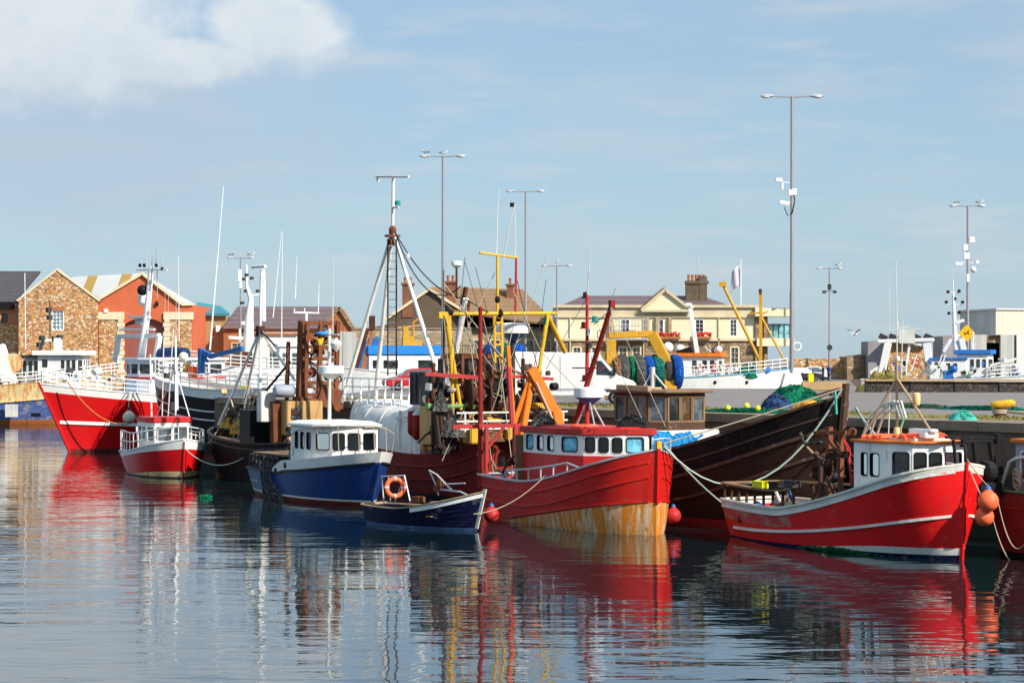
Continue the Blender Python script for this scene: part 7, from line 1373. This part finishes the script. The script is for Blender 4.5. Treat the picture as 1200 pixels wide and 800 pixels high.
vp = [(-3.5, .45), (3.35, .42), (3.5, .8), (3.4, 1.22), (2.5, 1.55), (1.55, 2.62), (1.2, 2.78), (-3.4, 2.85), (-3.5, 2.7)]
van = vehicle('van', 'large white panel van parked on the quay behind the orange crane arm', 'van', ((xv0 + xv1) / 2, YV, QZ), -.06, vp, 2.1, (-2.1, 2.35), .38, M['van_white'], [('side_window', [(1.35, 1.6), (2.28, 1.55), (1.6, 2.35), (1.35, 2.35)])], beltz=1.5, taper=.93)
mb = MB(); mb.slab([(2.47, .86, 1.60), (2.47, -.86, 1.60), (1.62, -.80, 2.56), (1.62, .80, 2.56)], (.02, 0, .02)); mb.build('windscreen', M['glass_dark'], van)
mb = MB()
for s in (1, -1): mb.box((2.3, s * 1.12, 1.75), (.16, .2, .38))
mb.build('wing_mirror', M['black_plastic'], van, bevel=.03)
mb = MB(); 
for s in (1, -1): mb.box((0, s * 1.055, .8), (4.2, .02, .12)); mb.beam((-.6, s * 1.053, .6), (-.6, s * 1.0, 2.6), .03, .01); mb.beam((1.1, s * 1.053, .6), (1.1, s * 1.0, 2.6), .03, .01)
mb.build('door_seam', M['grey_hull'], van)
for s in (1, -1): MB().box((3.42, s * .8, 1.0), (.12, .34, .26)).build('headlight', M['lamp_glass'], van, bevel=.03)
cp = [(-2.0, .3), (2.05, .28), (2.15, .55), (2.05, .78), (1.15, .92), (.45, 1.40), (.1, 1.46), (-1.0, 1.46), (-1.75, 1.1), (-2.1, .95), (-2.12, .55)]
cwin = [('side_window', [(-.1, .95), (.92, .95), (.4, 1.34), (-.1, 1.38)]), ('side_window', [(-.2, .95), (-.2, 1.38), (-.95, 1.38), (-1.45, .98)])]
def car(label, px, Y, rz, mat, s=1.): 
    r = vehicle('car', label, 'car', (X(px, Y), Y, QZ), rz, [(x * s, z * s) for x, z in cp], 1.75 * s, (-1.3 * s, 1.3 * s), .31 * s, mat, [(n_, [(x * s, z * s) for x, z in w]) for n_, w in cwin], beltz=.93 * s, taper=.78, glassm='glass_mid')
    MB().slab([(1.10 * s, .66 * s, .95 * s), (1.10 * s, -.66 * s, .95 * s), (.47 * s, -.60 * s, 1.37 * s), (.47 * s, .60 * s, 1.37 * s)], (.02, 0, .02)).build('windscreen', M['glass_mid'], r)
    for q in (1, -1): MB().box((2.06 * s, q * .6 * s, .66 * s), (.1, .3, .14)).build('headlight', M['lamp_glass'], r, bevel=.02)
    return r
car('red car on the quay seen through the white shelter deck rails', 487, 170, pi + .25, M['car_red'], 1.15)
car('dark blue car parked left of the two people by the golden wall', 938, 233, .3, M['car_dark']); car('dark car parked just behind the dark blue car by the golden wall', 930, 241, .2, M['car_dark']); car('pale car half hidden behind the left person by the golden wall', 950, 247, 2.9, M['van_white'])
mb = MB(); mb.box((0, 0, .4), (.55, .5, .8)); mb.box((0, 0, .84), (.6, .55, .08)); o = mb.build('bin', M['yellow_plastic'], loc=(X(950, 226), 226, QZ), bevel=.04); tag(o, 'small yellow bin on the quay in front of the dark blue car', 'bin')

# ---- net reel with yellow gantry on the quay
YR = 134; root = thing('net_reel', 'big net reel of blue, green and brown nets under an orange yellow gantry', 'net reel', (X(750, YR), YR, QZ)); zr = lambda py: Z(py, YR) - QZ; xr_ = lambda px: X(px, YR) - X(750, YR)
mb = MB(); 
def gpart(pts, w):
    for a, c in zip(pts[:-1], pts[1:]): mb.beam((xr_(a[0]), a[2], zr(a[1])), (xr_(c[0]), c[2], zr(c[1])), w, w)
gpart([(715, 470, 0), (716, 398, 0)], .6); gpart([(713, 393, 0), (766, 391, 0)], .4); gpart([(764, 391, 0), (785, 432, -.3)], .6); gpart([(785, 432, -.3), (785, 472, -.3)], .75); mb.slab([(xr_(704), -.1, zr(444)), (xr_(727), -.1, zr(444)), (xr_(720), -.1, zr(400)), (xr_(712), -.1, zr(400))], (0, .5, 0)); mb.slab([(xr_(772), -.5, zr(437)), (xr_(792), -.5, zr(437)), (xr_(790), -.5, zr(428)), (xr_(780), -.5, zr(424))], (0, .5, 0))
mb.build('gantry', M['gold_steel'], root, bevel=.04)
cols = ['net_brown', 'net_grey', 'net_teal', 'net_green', 'net_grey', 'net_blue', 'net_bluebright', 'net_teal', 'net_brown', 'rope_dark', 'net_bluebright']
xs = [722, 729, 735, 741, 747, 753, 760, 769, 776, 782, 791]
for i, (px, cm) in enumerate(zip(xs, cols)):
    r_ = .98 + .12 * sin(i * 2.1); x = xr_(px); hw = .27; MB().lathe([(.3, -hw), (r_ * .93, -hw), (r_, -hw * .5), (r_, hw * .4), (r_ * .92, hw), (.3, hw)], (x, .1 + .1 * sin(i), zr(436)), 0, 24, ax=(1, .22, .0)).build('net_roll', M[cm], root, smooth=50)
MB().lathe([(.22, -2.3), (.22, 2.3)], (0, .1, zr(436)), 0, 12, ax=(1, 0, 0)).build('axle', M['rust_orange'], root)
mb = MB(); mb.box((xr_(750), .2, zr(462)), (4.6, .8, .9)); mb.box((xr_(750), .2, .3), (4.8, 1.6, .6)); mb.build('bed_frame', M['rust_orange'], root, bevel=.05)
# ---- rope reels behind the goalpost
for px, cm, lab in ((578, 'net_bluebright', 'blue rolled net with green rim, left one behind the yellow ladder mast'), (592, 'net_green', 'green rolled net behind the yellow ladder mast'), (604, 'net_bluebright', 'blue rolled net, right one behind the white radar of the maroon trawler')):
    r = thing('rolled_net', lab, 'net', (X(px, 150), 150, QZ)); MB().ball((0, 0, 2.9), (.75, .62), 0, 16).build('net', M[cm], r, smooth=50); MB().box((0, 0, 1.2), (1.0, 1.0, 2.4)).build('stand', M['dark_steel'], r, bevel=.03)
# ---- heaps of net, floats and bollards on the quay edge
def onq(px, py, z=QZ): return on_z(px, py, z)
p = onq(935, 478); mound('net_heap', [M['net_green'], M['net_teal']], (p.x, p.y + 1.2, QZ), 1.6, 1.7, 1.02, 'big green fishing net heap on the quay behind the black bow', 'net', 21, jag=.12)
p = onq(912, 479); mound('net_heap', [M['net_blue'], M['net_grey']], (p.x, p.y + .9, QZ), .75, 1.0, .62, 'dark blue net heap against the left of the big green heap', 'net', 22)
p = onq(953, 478); mound('net_heap', [M['net_orange'], M['net_orange']], (p.x, p.y + 1.4, QZ), .9, 1.0, .7, 'orange net heap against the right of the big green heap', 'net', 23)
p = onq(950, 481); mound('net_heap', [M['gold_steel'], M['net_orange']], (p.x, p.y + .2, QZ), .9, .6, .40, 'low yellow net heap in front of the orange one by the black bow', 'net', 24)
p = onq(878, 484); mound('net_sheet', [M['net_green'], M['net_teal']], (p.x, p.y + .6, QZ), 2.3, 1.3, .13, 'thin green net spread on the verge under the yellow floats', 'net', 25, rz=-.5)
p = onq(1075, 478); mound('net_sheet', [M['net_green'], M['net_grey']], (p.x, p.y, QZ), 1.8, 1.0, .12, 'thin green net lying on the verge behind the bright red boat mast', 'net', 26, rz=-.5)
p = onq(1170, 482); mound('net_sheet', [M['net_teal'], M['net_green']], (p.x, p.y + 3, QZ), 2.2, 1.0, .12, 'thin teal net lying on the verge near the yellow bollard', 'net', 27, rz=-.5)
for i, (px, py, lab) in enumerate(((853, 481.5, 'leftmost yellow float on the green net by the road'), (875, 479.5, 'middle and largest yellow float on the green net by the road'), (888, 482, 'yellow float nearest the net heap by the road'))):
    q = onq(px, py + 2.5); r = .13 if i != 1 else .15; o = MB().ball((0, 0, 0), r, 0, 14).ring((0, 0, r), (1, 0, 0), .03, .012, n=8, m=4).build('net_float', M['float_yellow'], smooth=60, loc=(q.x, q.y, QZ + r + .11)); tag(o, lab, 'float', 'yellow floats on the verge')
q = ep(6.0, 1.9); root = thing('bollard', 'yellow mooring bollard on the quay at the right', 'bollard', (onq(1172, 489).x, onq(1172, 489).y, QZ), -.3)
MB().lathe([(.34, 0), (.34, .06), (.25, .12), (.22, .35), (.26, .42)], n=18).build('post', M['rust'], root, smooth=40)
mb = MB(); mb.tube([(-.35, 0, .45), (-.3, 0, .5), (0, 0, .52), (.5, 0, .6), (.62, 0, .58)], [.1, .18, .2, .17, .1], n=14); mb.build('head', M['yellow_steel'], root, smooth=50)
MB().ring((0, 0, .2), (0, 0, 1), .29, .05, n=20, m=8).ring((0, 0, .29), (0, 0, 1), .28, .045, n=20, m=8).build('rope_turns', M['rope'], root, smooth=60)
bp = root.location.copy()
p = onq(1128, 492); mound('net_heap', [M['rope_teal'], M['rope_teal']], (p.x, p.y, QZ), .55, .35, .32, 'teal rope heap on the quay edge left of the yellow bollard', 'rope', 31)
o = mound('bush', [M['grass_dry'], M['grass']], (0, 0, 0), 1.7, .8, 1.25, 'low yellow green bush at the left end of the dark parapet', 'bush', 33, jag=.3); o.location = (X(1037, 163), 163, QZ)
for i in range(0): pass
mb = MB(); rb = random.Random(3)
for i in range(900):
    a = rb.uniform(0, 6.28); q = rb.random() ** .5; x, y = 1.75 * q * cos(a), .85 * q * sin(a); z = 1.25 * math.sqrt(max(0, 1 - q * q)) * rb.uniform(.7, 1.12); d = Vector((rb.uniform(-1, 1), rb.uniform(-1, 1), rb.uniform(0, 1))).normalized() * .14; e = d.orthogonal().normalized() * .05
    c = Vector((x, y, z)); mb.add([c - e, c + e, c + d], [(0, 1, 2)], i % 3 == 0)
mb.build('leaves', [M['grass_dry'], M['grass']], o)
# ---- stacked grey crates on the quay behind the maroon trawler
rc = random.Random(8)
for k, (px, Y_) in enumerate(((508, 130), (517, 132), (568, 128), (577, 131), (690, 124), (700, 127))):
    for j in range(3 + k % 2): crate('%s grey crate of the %s stack on the quay behind the maroon trawler' % (('bottom', 'second', 'third', 'fourth')[j], ('leftmost', 'second', 'third', 'fourth', 'fifth', 'rightmost')[k]), (X(px, Y_), Y_, QZ + .33 * j), (.85, .55, .32), M['grey_hull'], rc.uniform(-.2, .2), group='grey crates stacked on the quay')
# ---- flag
root = thing('flag_pole', 'white flag pole with a pale flag behind the roof of the harbour house', 'flag', (X(868, 262), 262, QZ)); zf = lambda py: Z(py, 262) - QZ
MB().tube([(0, 0, 0), (0, 0, zf(307))], [.12, .06], n=8).ball((0, 0, zf(306)), .12).build('pole', M['white'], root, smooth=50)
mb = MB(); vs = []
for i in range(9):
    for j in range(9): u, v = i / 8, j / 8; vs.append((-.08 - .95 * u - .15 * v * u, .15 * sin(u * 7 + v * 2), zf(311) - 2.5 * v - .9 * u * u + .1 * u))
mb.add(vs, [(i * 9 + j, (i + 1) * 9 + j, (i + 1) * 9 + j + 1, i * 9 + j + 1) for i in range(8) for j in range(8)]); fl = mb.build('flag', M['flag_pale'], root, smooth=60); fl.modifiers.new('t', 'SOLIDIFY').thickness = .02
# ---- mooring ropes
W1 = lambda b, p: b.M @ Vector(p)
bow3 = W1(B3, (B3.hx(1, 5.6), -.2, 5.75)); b4 = W1(B4, (B4.hx(1, 3.4) - .1, .3, 3.6)); b1 = W1(B1, (B1.hx(1, 3.5) - .2, .1, 3.6))
rope('pale teal rope drooping from the black bow to the red bow with the ochre underside', bow3, b4 + Vector((0, 0, -.1)), 2.55, .04, M['rope_pale'])
rope('straight white rope from the black bow to the red boat with ochre underside', bow3, b4, .05, .03, M['rope'])
rope('teal rope running from the ochre and red bow down to the water', b4, at(850, 592, 90), .15, .04, M['rope_pale'])
rope('short teal rope end hanging on the black bow', bow3 + Vector((-.3, -.15, -.1)), bow3 + Vector((-.25, -.2, -1.0)), 0, .05, M['rope_teal'])
rope('pale rope from the quay down to the bright red boat wheelhouse', at(1003, 478, 89), at(1032, 515, 80.5), .1, .05, M['rope_pale'])
rope('rope from the dinghy bow to the dark red boat', at(555, 602, 88.6), at(640, 556, 90.5), .35, .022)
rope('rope from the small red boat bow drooping to the dark rusty boat', at(216, 525, 128), at(296, 528, 125), .9, .035, M['rope_pale'])
rope('thin pale rope from the small red boat up to the dark rusty boat bow', at(243, 520, 129), at(268, 478, 130), .2, .03)
rope('pale green rope hanging from the quay beside the bright red boat wheelhouse', at(1060, 488, 88), at(1040, 520, 82), .3, .04, M['rope_green'])
rope('heavy dark rope lying over the quay edge left of the teal heap', at(1125, 489, 91), at(1090, 520, 84), .1, .06, M['net_grey'])
rope('brown rope from the yellow bollard to the right', bp + Vector((.3, -.2, .25)), bp + Vector((5.5, -6, .15)), .12, .06)
rope('loop of rope hanging down the dark red hull at the right edge', at(1170, 590, 76.5), at(1205, 628, 75.2), .9, .02)
rope('second loop of rope hanging low on the dark red hull at the right edge', at(1163, 606, 77), at(1212, 640, 75.6), 1.1, .02)
o = MB().lathe([(.05, -.32), (.12, -.26), (.13, .18), (.06, .26), (.05, .34)], (0, 0, 0), 0, 12, ax=(1, .2, .05)).build('bottle', M['net_green'], smooth=50, loc=on_z(241, 582, .04)); tag(o, 'green plastic bottle floating between the small red boat and the blue boat', 'bottle')
# ---- tyres and ladder on the quay face
for i, s in enumerate((14.5, 50, 57)):
    p = ep(s, -.2, 2.6 + .3 * (i % 2)); o = MB().ring((0, 0, 0), EN, .42, .15, n=22, m=8).build('tyre_fender', M['black_rubber'], smooth=60, loc=p); tag(o, ['old tyre hanging on the quay wall behind the bright red boat', 'old tyre on the quay wall behind the dark rusty boat', 'old tyre on the quay wall nearest its end'][i], 'tyre')
# ---- repeated small fittings become parts of their own
SPLIT = {'rigging', 'block', 'cross_girder', 'fish_box', 'mast_light', 'security_camera', 'floodlight', 'scupper', 'porthole', 'hanging_gear', 'yellow_glove', 'dome', 'float_cluster', 'lamp_float', 'hull_patch', 'wing_mirror', 'engine', 'folded_covers', 'hose', 'rope_coil', 'running_rigging', 'hydraulic_hose', 'timber_post', 'tower_gear', 'mast_gear', 'thwart', 'plank_edge', 'rung', 'seam', 'hawse_ring', 'exhaust_pipe', 'column', 'pilaster', 'stern_frame', 'vent_post', 'door_seam'}
for o in [q for q in list(bpy.data.objects) if q.type == 'MESH' and q.parent and q.name.split('.')[0] in SPLIT]:
    me = o.data; n = len(me.vertices); f = list(range(n))
    def find(a):
        while f[a] != a: f[a] = f[f[a]]; a = f[a]
        return a
    for e in me.edges:
        a, c = find(e.vertices[0]), find(e.vertices[1])
        if a != c: f[a] = c
    groups = {}
    for p in me.polygons: groups.setdefault(find(p.vertices[0]), []).append(p)
    if len(groups) < 2: continue
    nm = o.name.split('.')[0]
    for g in groups.values():
        ids = sorted({v for p in g for v in p.vertices}); ix = {v: i for i, v in enumerate(ids)}
        m2 = bpy.data.meshes.new(nm); m2.from_pydata([me.vertices[v].co for v in ids], [], [[ix[v] for v in p.vertices] for p in g])
        for m in me.materials: m2.materials.append(m)
        for p, q in zip(m2.polygons, g): p.material_index = q.material_index; p.use_smooth = q.use_smooth
        m2.set_sharp_from_angle(angle=R(50)); c = bpy.data.objects.new(nm, m2); COL.objects.link(c); c.parent = o.parent
    for ch in [q for q in bpy.data.objects if q.parent == o]: ch.parent = o.parent
    bpy.data.objects.remove(o)
